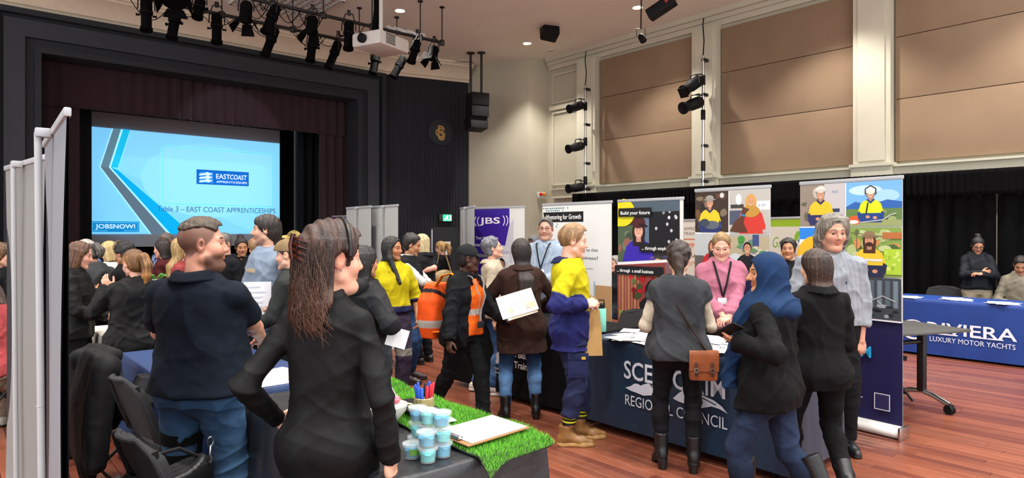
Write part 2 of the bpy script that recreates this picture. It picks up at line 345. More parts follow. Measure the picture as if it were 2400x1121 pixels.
def head_field(h, neck, o):
    f = Field((-.125, -.135, -.30), (.125, .15, .135), h); j = o.get('jaw', 1.0); fat = o.get('fat', 0.)
    f.u(ello((0, -.012, .036), (.074, .094, .083))); f.u(ello((0, .022, -.03), (.062*j, .07, .086)), .03)
    for s in (-1, 1):
        f.u(cone((s*.05*j, .008, -.062), (s*.012, .07, -.1), .022+fat*.01, .016), .02); f.u(ball((s*.036*j, .056, -.026), .028+fat*.006), .02)
        f.u(cone((s*.008, .082, .026), (s*.044, .068, .024), .011, .009), .014)
    f.u(ball((0, .076, -.1), .0165), .016)
    for s in (-1, 1): f.op(ello((s*.032, .101, .003), (.0185, .0235, .0125)), .01, 's')
    n = o.get('nose', 1.0)
    f.u(cone((0, .084, .016), (0, .101*1+.012*(n-1), -.024), .0085, .0115), .01)
    f.u(ball((0, .103+.014*(n-1), -.028), .0105), .006)
    for s in (-1, 1): f.u(ball((s*.011, .093, -.031), .0085), .006)
    for s in (-1, 1):
        f.u(cone((0, .0905, -.0555), (s*.018, .079, -.058), .0052, .003), .004); f.u(cone((0, .0885, -.0675), (s*.016, .079, -.064), .006, .0035), .004)
    f.op(cone((-.02, .097, -.0615), (.02, .097, -.0615), .0022, .0022), .003, 's')
    for s in (-1, 1):   # eyelids, ears
        f.u(cone((s*.02, .0785, .0105), (s*.033, .0785, .0125), .004, .0052), .003); f.u(cone((s*.033, .0785, .0125), (s*.045, .07, .007), .0052, .004), .003); f.u(cone((s*.021, .078, -.0085), (s*.042, .071, -.0075), .0042, .004), .004)
        R = RZ(s*-.35) @ RX(-.15); f.u(ello((s*.077, -.008, .0), (.010, .02, .033), R), .006); f.op(ello((s*.0865, -.002, .004), (.007, .01, .017), R), .004, 's')
    f.u(cone((0, -.018, -.045), neck, .054*o.get('neckw', 1), .058*o.get('neckw', 1)), .02)
    if fat: f.u(ello((0, .035, -.105), (.05, .05, .03)), .025)
    return f
def head_colors(V, o, sk):
    x, y, z = V.T; c = np.tile(A_(sk), (len(V), 1)); ax = np.abs(x); front = sst(y, .03, .055)
    c = mixc(c, A_(sk)*[1.06, .8, .76], .45*np.exp(-((ax-.036)/.02)**2-((z+.028)/.022)**2)*front)           # cheeks
    c = mixc(c, A_(sk)*[1.0, .8, .78], .4*np.exp(-(x/.014)**2-((z+.028)/.014)**2)*front)
    lip = o.get('lip', tuple(A_(sk)*[.85, .6, .6])); c = mixc(c, lip, np.where((z > -.0755) & (z < -.0505) & (y > .07), 1, 0)*sst(-ax, -.023, -.016))
    hc = o.get('browc', o.get('hairc', (.03, .02, .015)))
    b = np.exp(-((z-(.027+.004*np.sin(ax*60))) / .0042)**2)*sst(ax, .012, .017)*sst(-ax, -.054, -.044)*front; c = mixc(c, hc, np.clip(b*1.3, 0, .92))
    c = mixc(c, A_(sk)*.45, .55*np.exp(-((z-.002)/.01)**2-((ax-.032)/.016)**2)*front)                          # lash line
    if o.get('ears_red', 1): c = mixc(c, A_(sk)*[1.05, .78, .74], .5*sst(ax, .074, .082)*sst(-y, -.03, 0.))
    bd = o.get('beard', 0)
    if bd:
        m = sst(-z, .035, .06)*sst(y, -.005, .015)*sst(z, -.135, -.12)*(1-np.exp(-(x/.018)**2-((z+.062)/.009)**2)); c = mixc(c, o.get('beardc', hc), m*bd)
    st = o.get('stubble', 0)
    if st:                                                                                                     # clipped sides of the head
        m = sst(hairline(z)-y, -.004, .012)*sst(z, -.075, -.03)*sst(-ax, -.09, -.078); c = mixc(c, hc, m*st)
    return c
def hair_parts(o, h):
    """head-local field(s) of hair; returns V,Q,colour"""
    st = o['hair']; t = o.get('hvol', .008 if st == 'short' else .012); L = o.get('hlen', .3); f = Field((-.2, -.27, -L-.12), (.2, .16, .24), h); hz, hy = o.get('hdz', 0.), o.get('hdy', 0.)
    f.u(ello((0, -.012, .037), (.075+t*.85, .095+t, .084+t)))
    if st == 'short': f.u(ello((0, .005, .062), (.066+t*.4, .084+t, .062+t*1.3)), .02)
    if st == 'quiff': f.u(ello((0, .0, .075), (.056, .092, .052+t)), .02)
    if st in ('curly', 'curlylong'): f.u(ello((0, -.03, .05), (.088, .1, .09)), .02)
    f.cut(lambda X, Y, Z: (Y-hairline(Z, hz, hy)+X*0)*.75)
    if st in ('short', 'quiff'): f.cut(lambda X, Y, Z: (-.075-Z+X*0+Y*0)) 
    if st == 'quiff': f.cut(lambda X, Y, Z: (np.abs(X)-.046-np.clip(Z-.06, 0, 1)*.75+Y*0)*.9).cut(lambda X, Y, Z: (.062-Z-np.clip(Y, -.1, .1)*.15+X*0)*.7)
    f.u(ello((0, -.045, -.02), (.066+t*.6, .05+t, .07)), .02) if st not in ('quiff', 'short') else None
    if st == 'long':
        w = o.get('hw', 1.); fl = o.get('flare', 0.); bk = max(0, L-.2)*.5; lv = [(-L, (.07+fl)*w, .016, -.05-fl*.3-bk), (-L*.6, (.092+fl*.8)*w, .038+fl*.4+bk*.2, -.052-bk*.7), (-.1, .083*w, .05, -.042), (0, .084, .075, -.03), (.06, .07, .07, -.02)]
        f.u(stack(lv, (0, 0, 0), np.eye(3), t*.4, 2.2), .03)
        if o.get('lobes', 0):
            zb = -min(L, o['lobes'])
            for s in (-1, 1): f.u(cone((s*.074, .008, .02), (s*.083, .02, -.1), .022, .034), .02); f.u(cone((s*.083, .02, -.1), (s*.085, .075+max(0, -zb-.2)*.5, zb), .034, .018), .02)
    if o.get('earclear'): f.op(ello((.1, .002, -.012), (.04, .032, .045)), .012, 's').cut(lambda X, Y, Z: np.minimum(np.minimum(X, -.02-Z), Y+.03+np.clip(-Z-.1, 0, .2)*.4)*.8)
    if st == 'bob':
        f.u(stack([(-L, .088, .06, -.03), (-.05, .092, .078, -.022), (.04, .082, .08, -.015)], (0, 0, 0), np.eye(3), t*.4, 2.2), .03); f.cut(lambda X, Y, Z: np.minimum(Y-.035-np.clip(Z, 0, .2)*.8+X*0, .1))
    if st == 'mullet':
        f.u(cone((0, -.065, -.02), (0, -.085, -.13), .055, .032), .03); f.u(ello((0, .045, .07), (.062, .045, .04)), .02)
    if st == 'swept':
        f.u(stack([(-L, .075, .04, -.055), (-.05, .098, .06, -.035), (.05, .09, .085, -.02), (.1, .05, .06, -.01)], (0, 0, 0), np.eye(3), 0.004, 2.2), .03)
        for s in (-1, 1): f.u(cone((s*.066, .03, .09), (s*.094, -.005, -.04), .028, .026), .02); f.u(cone((s*.094, -.005, -.04), (s*.085, -.04, -L), .026, .02), .02)
    if st == 'ponytail':
        p = [(0, -.1, .045), (0.005, -.15, .03), (.01, -.165, -.05), (.0, -.15, -L*.7), (-.01, -.14, -L)]
        for a, b, r1, r2 in zip(p, p[1:], (.024, .036, .042, .036), (.036, .042, .036, .012)): f.u(cone(a, b, r1, r2), .015)
    if st == 'bun':
        for (x, y, z, r) in ((0, -.06, .135, .036), (.022, -.075, .14, .024), (-.022, -.07, .128, .025)): f.u(ball((x, y, z), r), .012)
    V, Q = f.mesh()
    if not len(V): return V, Q, V
    x, y, z = V.T; N = vnormals(V, Q); ph = np.arctan2(x, -y+.001); rr = o.get('seed', 1)
    if st in ('curly', 'curlylong'): dsp = wsin(V, rr, 70)*.011
    elif st in ('quiff',): dsp = wsin(V*[1, 1, .25], rr, 170)*.006
    elif st == 'short': dsp = wsin(V*[1, .5, .35], rr, 150)*.0028
    else:
        wv = wsin(V, rr, 14); g = .7*np.sin(ph*23+wv*1.8+z*8)+.6*np.sin(ph*57+wv*2.5-z*11)+.4*np.sin(ph*97+wv*3); up = np.sin(y*180+wv*2)
        k = sst(z, .04, .09); dsp = (g*(1-k)+up*.8*k)*o.get('strand', .0028)
    V = V+N*dsp[:, None]; c1, c2 = A_(o['hairc']), A_(o.get('hairc2', tuple(A_(o['hairc'])*1.9)))
    m = np.clip(.4+.3*np.sin(ph*43+wsin(V, rr+3, 16)*2.2)*sst(-z, -.12, 0)+.25*np.sin(ph*91+z*9)+.45*wsin(V*[1, 1, .15], rr+5, 90), 0, 1); col = c1[None, :]*(1-m[:, None])+c2[None, :]*m[:, None]
    if o.get('roots') is not None: col = mixc(col, A_(o['roots']), sst(z, .03, .1)*.8)
    if o.get('ends') is not None: col = mixc(col, A_(o['ends']), sst(-z, .05, L)*(.4+.5*m))
    return V, Q, col
LM = [(.79, .14, .10, -.005), (.9, .168, .118, -.012), (1., .16, .112, .0), (1.08, .152, .108, .006), (1.2, .158, .114, .004), (1.32, .168, .121, -.002), (1.4, .16, .11, -.01), (1.46, .12, .085, -.016), (1.5, .072, .066, -.015)]
LF = [(.79, .145, .105, -.008), (.9, .17, .122, -.015), (1., .148, .112, .0), (1.08, .128, .097, .004), (1.2, .134, .103, .004), (1.32, .146, .11, .0), (1.4, .138, .099, -.01), (1.46, .106, .078, -.016), (1.5, .06, .06, -.015)]
PEOPLE = {}
def person(key, px, Y, H, face, label, sex='f', w=1., fat=0., lean=0., roll=0., twist=0., drop=0., shift=(0, 0), head=(0, 0, 0), hs=1.0, skin='fair', hair='long', hairc='#2a1a12', armL=None, armR=None, legL=None, legR=None,
           top=None, inner=None, pants=None, shoes=None, group=None, hk=None, sitz=None, **o):
    sc = H/1.75; X = (px-CX)/F*Y; root = empty('person', (X, Y, 0), math.radians(face), label, 'person', group); male = sex == 'm'
    hh = min(max(Y*.00088, .0032), .0085); hb = min(max(Y*.0026, .011), .022); hc_ = min(max(Y*.0017, .0058), .016)
    sk = A_(hx(SKIN.get(skin, skin))); o = dict(o); o.update(hair=hair, hairc=hx(hairc)); o['browc'] = hx(o['browc']) if 'browc' in o else tuple(A_(o['hairc'])*.7)
    for q in ('hairc2', 'roots', 'ends', 'lip', 'beardc'):
        if q in o: o[q] = hx(o[q])
    o['fat'] = fat; o.setdefault('seed', abs(hash(key)) % 1000 if False else sum(map(ord, key)) % 997)
    if not male: o.setdefault('jaw', .95); o.setdefault('neckw', .84)
    lv0 = LM if male else LF; lv = []
    for z, a, b, c in lv0:
        g = math.exp(-((z-1.04)/.16)**2); ww = 1+(w-1)*(1 if z < 1.42 else .6); lv.append((z*sc, a*sc*ww*(1+.18*fat*g), b*sc*(1+(ww-1)*.55)*(1+.36*fat*g), c*sc+.035*fat*g*sc))
    zp = (.92-drop)*sc if sitz is None else sitz; pel = A_([shift[0], shift[1], zp]); Rl = RZ(math.radians(twist)) @ RX(-math.radians(lean)) @ RY(math.radians(roll)); org = pel-Rl @ A_([0, 0, .92*sc])
    U = lambda x, y, z: pel+Rl @ (A_([x, y, z-.92])*sc)
    Lx = lambda w_: tuple((Matrix.Translation((X, Y, 0)) @ Matrix.Rotation(math.radians(face), 4, 'Z')).inverted() @ Vector(w_))
    sw = (.172 if male else .149)*(1+(w-1)*.8)
    hyaw, hpit, hrol = [math.radians(a) for a in head]; Rh = Rl @ RZ(hyaw) @ RX(hpit) @ RY(hrol); piv = U(0, -.005, 1.53); k = (sc**.6)*hs*(1. if male else .965); hcn = piv+Rh @ A_([0, .018, .1])*k
    H2L = lambda p: Rh.T @ (A_(p)-hcn)/k; L2H = lambda V: V @ (Rh.T*k)+hcn
    arms = {}
    for s, a in ((-1, armL), (1, armR)):
        a = dict(a or {}); S = U(s*sw, -.012, 1.388); wr = a.get('w', (s*.27, .02, .86))
        if a.get('world') is not None: wr = Lx(P(*a['world']))
        else: wr = A_(wr)*sc+A_([pel[0], pel[1], pel[2]-.92*sc]) if not a.get('abs') else A_(wr)
        if a.get('worlde') is not None: pole = A_(Lx(P(*a['worlde'])))-S
        else: pole = A_(a.get('pole', (s*.5, -1, -.15)))
        E, wr = ik(S, wr, .295*sc, .255*sc, pole); arms[s] = (S, E, wr, a)
    legs = {}
    for s, g in ((-1, legL), (1, legR)):
        g = dict(g or {}); Hp = pel+A_([s*.09*sc*(1+(w-1)*.5), 0, 0]); ft = g.get('f', (s*.11, -.01, .085)); ft = A_(ft)*[sc, sc, 1]; yaw = math.radians(g.get('yaw', -s*8)); K, ft = ik(Hp, ft, .422*sc, .418*sc, g.get('pole', (s*.12-math.sin(yaw)*.6, 1, 0)))
        legs[s] = (Hp, K, ft, yaw, math.radians(g.get('pitch', 0)))
    # ---- body (skin)
    lo = np.min([pel-.25, hcn-.16]+[q for s in arms for q in arms[s][:3]]+[legs[s][i] for s in legs for i in (1, 2)], 0)-.1; hi = np.max([pel+.25, hcn+.1]+[q for s in arms for q in arms[s][:3]]+[legs[s][i] for s in legs for i in (1, 2)], 0)+.1; lo[2] = max(lo[2], .02)
    f = Field(lo, hi, hb); f.u(stack(lv, org, Rl, -.012, t0=.86*sc)); nb = U(0, -.016, 1.46); f.u(cone(U(0, -.012, 1.44), piv+Rh @ A_([0, 0, .03]), .05*sc*o.get('neckw', 1), .046*sc*o.get('neckw', 1)), .03)
    aw = 1+(w-1)*.55+.08*fat; ar = [r*sc*aw for r in ((.047, .038, .034, .026) if male else (.039, .032, .029, .022))]
    for s in arms:
        S, E, wr, a = arms[s]; f.u(cone(S, E, ar[0], ar[1]), .03); f.u(cone(E, E+(wr-E)*.35, ar[1], ar[1]*1.02), .012); f.u(cone(E+(wr-E)*.3, wr, ar[1]*1.0, ar[3]), .012)
    tw = 1+(w-1)*.8+.06*fat
    for s in legs:
        Hp, K, ft, yaw, pit = legs[s]; f.u(cone(Hp, K, .078*sc*tw, .05*sc*tw), .03); f.u(cone(K, ft, .05*sc*tw, .033*sc), .015); f.u(ball(K+(ft-K)*.28+A_([0, -.015, 0]), .05*sc*tw), .03); f.u(cone(ft, ft+A_([-math.sin(yaw)*.1, math.cos(yaw)*.1, -.045]), .033*sc, .022*sc), .02)
    V, Q = f.mesh(); col = np.tile(sk, (len(V), 1)); Vs, Qs, Cs = [V], [Q], [col]
    hf = head_field(hh/k, H2L(nb), o); hV, hQ = hf.mesh(); hC = head_colors(hV, o, sk); Vs.append(L2H(hV)); Qs.append(hQ); Cs.append(hC)
    HANDS = {}
    for s in arms:
        S, E, wr, a = arms[s]
        if a.get('nohand'): continue
        hv, hq = hand_mesh(max(.0034, min(hh*1.0, .0065)), a.get('curl', .35), a.get('spread', .4), a.get('thumb', .4)); dy = nrm(A_(a['dir']) if 'dir' in a else wr-E); pn = A_(a.get('palm', (-s, 0, 0))); pn = nrm(pn-dy*(pn @ dy)); zax = -pn; xax = np.cross(dy, zax)
        # the template is a right hand: thumb at -x with the palm down
        M = np.stack([xax if s > 0 else -xax, dy, zax], 1); hs_ = sc*(1. if male else .92)
        v = hv*hs_; v = v @ M.T + wr; q = hq if s > 0 else hq[:, ::-1]; Vs.append(v); Qs.append(q); cc = np.tile(sk, (len(v), 1)); cc = mixc(cc, sk*[1.05, .82, .78], np.clip(hv[:, 1]/.2, 0, 1)*.5); Cs.append(cc); HANDS[s] = (wr, M, hs_)
    off = np.cumsum([0]+[len(v) for v in Vs[:-1]]); me = npmesh('body', np.concatenate(Vs), np.concatenate([q+n for q, n in zip(Qs, off)]), np.clip(np.concatenate(Cs), 0, 1), [M_SKIN]); link('body', me, root)
    # ---- eyes
    vis = not o.get('noface', False)
    if vis:
        for s in (-1, 1):
            mb = MB(); Re = RX(math.radians(o.get('gaze', 0)))
            for r_, th0, th1, c in ((.0122, 0, 26, (.006, .005, .005)), (.0122, 26, 52, hx(o.get('iris', '#3a2416'))), (.012, 52, 180, (.62, .57, .53))):
                n, kk = 12, 4; mb.cc = c; pts = []
                for i in range(kk+1):
                    t = math.radians(th0+(th1-th0)*i/kk)
                    for j in range(n): pts.append(tuple(Re @ A_([r_*math.sin(t)*math.cos(j*math.pi*2/n), r_*math.cos(t), r_*math.sin(t)*math.sin(j*math.pi*2/n)])))
                mb.add(pts, [(i*n+j, (i+1)*n+j, (i+1)*n+(j+1) % n, i*n+(j+1) % n) for i in range(kk) for j in range(n)])
            mb.v = [tuple(L2H(A_([p])+A_([[s*.0315, .0695, .0012]]))[0]) for p in mb.v]; mb.build('eye', M_EYE, root, col=True)
    # ---- hair
    if hair not in ('none', 'covered'):
        V, Q, c = hair_parts(o, max(hh*1.15, .0038)/k)
        if len(V):
            ob = link('hair', npmesh('hair', L2H(V), Q, np.clip(c, 0, 1), [M_HAIR]), root)
    def emit(name, V, Q, c, m, wr_=(0, 20), joints=(), seed=1):
        if not len(V): return None
        N = vnormals(V, Q); d = (.5*wsin(V, o['seed']+seed, wr_[1])+1.5*np.clip(1-np.abs(wsin(V*[1, 1, .55], o['seed']+seed+50, wr_[1]*.8, 3))*1.9, 0, 1)**1.7+1.1*np.clip(1-np.abs(wsin(V*[.7, 1, 1], o['seed']+seed+90, wr_[1]*1.3, 3))*2.2, 0, 1)**1.7-.7)*wr_[0]
        for (pt, rad, amp, ax, fr) in joints:
            g = np.exp(-((V-pt)**2).sum(1)/rad**2); d += g*amp*(2.2*(1-np.abs(np.sin((V-pt) @ ax*fr*.42+wsin(V, o['seed']+7+int(fr), 13)*1.9)))**1.6-.7)*np.clip(.55+.9*wsin(V, o['seed']+int(fr)*3, 9), 0, 1.3)
        return link(name, npmesh(name, V+N*d[:, None], Q, np.clip(c, 0, 1), [m]), root)
    def col_of(spec, V, arm=None):
        c = spec.get('color', '#222222')
        if callable(c): return c(V, info)
        return np.tile(A_(hx(c)), (len(V), 1))
    info = dict(sc=sc, arms=arms, legs=legs, U=U, org=org, Rl=Rl, pel=pel)
    def armt(V):
        """distance to the nearest arm axis and place along it (0 shoulder, 1 elbow, 2 wrist)"""
        best = np.full(len(V), 9.); t = np.zeros(len(V))
        for s in arms:
            for i, (a, b) in enumerate(((arms[s][0], arms[s][1]), (arms[s][1], arms[s][2]))):
                u = np.clip((V-a) @ (b-a)/((b-a) @ (b-a)), 0, 1); d = np.linalg.norm(V-a-u[:, None]*(b-a), axis=1); m = d < best; best[m] = d[m]; t[m] = u[m]+i
        return best, t
    info['armt'] = armt; info['z'] = lambda V: ((V-org) @ Rl[:, 2])/sc; info['y'] = lambda V: ((V-org) @ Rl[:, 1])/sc; info['x'] = lambda V: ((V-org) @ Rl[:, 0])/sc
    # ---- tops
    def mk_collar(sp, nr, of):
        k = MB(); c = sp.get('collarc', sp.get('color', '#222222')); c = hx(c) if isinstance(c, str) else tuple(c(A_([U(0, .14, 1.3)]), info)[0]); k.cc = tuple(x*.88 for x in c); w0 = nr+.024; op_ = sp.get('copen', .35)
        def fn(a, b):
            ph = (op_+(2*math.pi-2*op_)*a); ph2 = math.pi/2+ph; fr = max(0, math.cos(ph)); pt = math.exp(-(min(a, 1-a)/.09)**2)
            if b < .4: r = w0+.002; z = 1.462+.05*(b/.4)
            else: q = (b-.4)/.6; r = w0+.004+.03*q+.02*pt*q; z = 1.512-.05*q-.035*pt*q
            return tuple(U(r/sc*math.cos(ph2), -.026+r/sc*1.05*math.sin(ph2)+.012*fr, z-.045*fr+.004*math.cos(ph*3)))
        k.grid(lambda a, b: fn(1-a, b), 36, 8, thick=-.004); k.build('collar', sp.get('mat', M_CLOTH), root, col=True, ang=180)
    def make_top(sp, name):
        of = sp.get('off', .012); hem = sp.get('hem', .88); sl = sp.get('sleeve', 2.); lo = sp.get('loose', 0.)*.7; lv2 = [(z, a+(lo*math.exp(-((z/sc-1.0)/.18)**2))*.7, b+lo*math.exp(-((z/sc-1.0)/.18)**2)*.6, c) for z, a, b, c in lv]
        if hem < .79: lv2 = [(hem*sc-.01, lv2[0][1]*1.12+lo, lv2[0][2]*1.15+lo, -.005)]+lv2
        pts = [U(0, 0, 1.5), U(.2, .2, hem), U(-.2, -.2, hem), U(.25, .25, 1.2), U(-.25, -.25, 1.2)]+[q for s in arms for q in arms[s][:3]]; fl, fh = np.min(pts, 0)-.1, np.max(pts, 0)+.1; f = Field(fl, fh, sp.get('h', hc_)); f.u(stack(lv2, org, Rl, of))
        if hem < .95:
            for s in (-1, 1): f.u(ello(U(s*.072*w, -.05+.012*male, .9), A_([.085, .072-.012*male, .095])*sc*(1+(w-1)*.4)+max(of, .012)+.004), .04)
            for s in legs:
                Hp, K = legs[s][:2]; f.u(cone(Hp, Hp+(K-Hp)*.45, .082*sc*tw+max(of, .012)+.006, .072*sc*tw+max(of, .012)+.006), .05)
            f.u(ello(pel+A_([0, 0, -.06])*sc, A_([.1, .11, .09])*sc), .03)
        if not male:
            for s in (-1, 1): f.u(ello(U(s*.068*w, .085+.02*(w-1), 1.27), A_([.068, .052, .066])*sc*(1+(w-1)*.8)), .05)
        for s in arms:
            S, E, wr, a = arms[s]; r0, r1, r2 = ar[0]+of*.75, ar[1]+of*.85+lo*.2, ar[3]+of*.8+sp.get('cuff', .004)
            f.u(ball(S+Rl @ A_([-s*.012, 0, .0]), r0*1.02), .025)
            if sl > 0:
                e = E if sl >= 1 else S+(E-S)*sl; rr = r0+(r1-r0)*min(sl, 1); f.u(cone(S, e, r0, rr+sp.get('bell', 0), flat=sl <= 1), .022)
                if sl > 1: f.u(cone(E, E+(wr-E)*(sl-1), r1, r1+(r2-r1)*min(sl-1, 1), flat=True), .012)
        for s in (-1, 1): f.u(cone(U(s*.045, -.022, 1.462), U(s*sw*.9, -.015, 1.4), .032*sc+of*.4, .042*sc+of*.5), .03)
        nk = sp.get('neck', 'crew'); nr = .064*sc*o.get('neckw', 1)
        if nk == 'collar' or nk == 'high':
            zt = 1.525 if nk == 'high' else 1.5; f.u(cone(U(0, -.016, 1.45), U(0, -.02, zt), nr+.022, nr+.014, flat=True), .02)
        f.op(cone(U(0, -.02 if nk != 'vee' else .02, 1.44 if nk != 'collar' else 1.462), U(0, -.03, 1.6), nr*.95 if nk not in ('crew', 'vee') else nr*1.05, nr*1.12), .006, 's')
        if nk in ('vee', 'collar', 'high') or sp.get('open'): 
            dz = sp.get('vdepth', .07); f.op(cone(U(0, .12, 1.5-dz), U(0, .13, 1.56), .006, .04*sc), .01, 's')
        if sp.get('open'):
            g = sp['open']; f.op(cone(U(0, .2, hem-.05), U(0, .2, 1.4), g, g*.8), .01, 's')
        z0 = hem*sc; f.cut(lambda X, Y, Z: (z0-(X-org[0])*Rl[0, 2]-(Y-org[1])*Rl[1, 2]-(Z-org[2])*Rl[2, 2])*1.0 if not sp.get('tuck') else np.full((1, 1, 1), -1., np.float32)*np.ones_like(X+Y+Z))
        V, Q = f.mesh(); am = sp.get('wrinkle', .004); J = []
        if nk == 'collar' and Y < 9: mk_collar(sp, nr, of)
        for s in arms:
            S, E, wr, a = arms[s]; J += [(E, .085, am*.75, nrm(nrm(wr-S)+A_([.35*s, .3, .1])), 120), (S+(E-S)*.3, .12, am*.6, nrm(nrm(E-S)+A_([.5*s, .5, .0])), 75), (wr+(E-wr)*.2, .08, am*.55, nrm(nrm(wr-E)+A_([.2, .3, .2])), 150), (U(s*.12, .05, 1.3), .13, am*.8, nrm(Rl @ A_([s*.8, .2, .7])), 70)]
        J += [(U(.07, 0, 1.04), .16, am*.8, nrm(Rl @ A_([.5, .3, 1])), 80), (U(-.07, 0, 1.0), .16, am*.8, nrm(Rl @ A_([-.6, .3, 1])), 72)]
        return emit(name, V, Q, col_of(sp, V), sp.get('mat', M_CLOTH), (am, sp.get('wf', 19)), J, seed=len(name))
    if inner: make_top(inner, inner.get('name', 'undershirt'))
    tname = (top or {}).get('name', 'shirt'); make_top(top or {}, tname)
    # ---- trousers
    pp = dict(pants or {}); of = pp.get('off', .012); an = pp.get('ankle', .07); wz = pp.get('waist', 1.03)
    pts = [pel+[-.25, -.22, .2], pel+[.25, .22, -.2]]+[q for s in legs for q in legs[s][:3]]; f = Field(np.min(pts, 0)-.1, np.max(pts, 0)+.1, hc_); bl = stack([l for l in lv], org, Rl, of*.7, t0=.845*sc, t1=wz*sc); f.u(bl)
    for s in (-1, 1): f.u(ello(U(s*.072*w, -.05+.012*male, .885), A_([.085, .072-.012*male, .095])*sc*(1+(w-1)*.4)), .03)
    for s in legs:
        Hp, K, ft, yaw, pit = legs[s]; fl_ = pp.get('flare', 0.); r = [.082*sc*tw+of, .053*sc*tw+of, .042*sc*tw+of+fl_]
        e = K+(ft-K)*min(1., 1-(an-.07)/.36); f.u(cone(Hp+A_([0, 0, -.01]), K, r[0], r[1]), .045); f.u(cone(K, e, r[1], r[2], flat=True), .015); f.u(ball(K+(ft-K)*.28+A_([0, -.012, 0]), .052*sc*tw+of*.9), .03)
    f.u(ello(pel+A_([0, -.005, -.085])*sc, A_([.085, .085, .06])*sc), .03)
    V, Q = f.mesh(); am = pp.get('wrinkle', .004); J = []
    for s in legs:
        Hp, K, ft, yaw, pit = legs[s]; J += [(K, .11, am*1.0, nrm(nrm(ft-Hp)+A_([.3*s, .4, 0])), 100), (ft+A_([0, 0, .06]), .11, am*1.5, nrm([.3*s, .3, 1]), 95), (Hp+A_([0, .0, -.1]), .15, am*.7, nrm([.7*s, .4, 1]), 70), (Hp+(K-Hp)*.55, .12, am*.6, nrm([.5*s, -.4, 1]), 80)]
    emit('trousers', V, Q, col_of(pp, V), pp.get('mat', M_CLOTH), (am*.7, 16), J, seed=5)
    # ---- shoes
    ss = dict(shoes or {})
    if not ss.get('none'):
        for s in legs:
            Hp, K, ft, yaw, pit = legs[s]; h = max(hc_*.75, .005); q = sc**.7*ss.get('size', 1.); hl = ss.get('heel', 0.); f = Field((-.08, -.12, -.14), (.08, .24, .3), h); zs = -.085
            f.u(cone((0, -.035, -.03), (0, .02, -.015), .036*q, .04*q)); f.u(cone((0, .0, -.02), (0, .11*q, -.052), .042*q, .04*q), .02); f.u(cone((0, .1*q, -.054), (0, .168*q, -.06), .04*q, .03*q*ss.get('toe', 1.)), .02); f.u(ball((0, -.035, -.055), .038*q), .02)
            if ss.get('shaft'): sh = ss['shaft']; f.u(cone((0, -.012, -.01), (0, -.008, sh), .046*q, .05*q+ss.get('shaftw', 0), flat=True), .02)
            f.cut(lambda X, Y, Z: (-.078-Z)+X*0+Y*0)
            so = ss.get('sole', .0); g = Field((-.08, -.12, -.14), (.08, .24, .0), h)
            g.u(cone((0, -.035, -.07), (0, .03, -.07), .042*q, .037*q)); g.u(cone((0, .03, -.07), (0, .11*q, -.07), .037*q, .046*q), .01); g.u(cone((0, .11*q, -.07), (0, .165*q, -.07), .046*q, .034*q), .01); g.cut(lambda X, Y, Z: np.maximum(-.0845-Z, Z+.066-so)+X*0+Y*0)
            Rf = RZ(yaw) @ RX(-pit); lift = 0
            for nm, fld, cc in (('shoe', f, ss.get('color', '#111111')), ('sole', g, ss.get('solec', '#0c0c0c'))):
                V, Q = fld.mesh()
                if not len(V): continue
                if hl:
                    kk = sst(-V[:, 1], -.1, .0); V = V.copy(); V[:, 2] += hl*kk*1.
                cc_ = np.tile(A_(hx(cc)), (len(V), 1))
                if nm == 'shoe': shoe = link('shoe', npmesh('shoe', V @ Rf.T+ft, Q, cc_, [ss.get('mat', M_LEATHER)]), root)
                else: link('sole', npmesh('sole', V @ Rf.T+ft, Q, cc_, [M_LEATHER]), shoe)
            if hl:
                mb = MB(); mb.cc = hx(ss.get('solec', '#0c0c0c')); mb.tube([tuple(Rf @ A_([0, -.04, -.07+hl])+ft), tuple(Rf @ A_([0, -.045, -.0845])+ft)], [.034, .028], 12); mb.build('heel', M_LEATHER, shoe, col=True)
    R_ = dict(root=root, L2H=L2H, U=U, arms=arms, legs=legs, hands=HANDS, sc=sc, Rh=Rh, hcn=hcn, k=k, lv=lv, org=org, Rl=Rl, X=X, Y=Y, face=face, hh=hh, pel=pel, sw=sw, male=male, w=w)
    PEOPLE[key] = R_; return R_
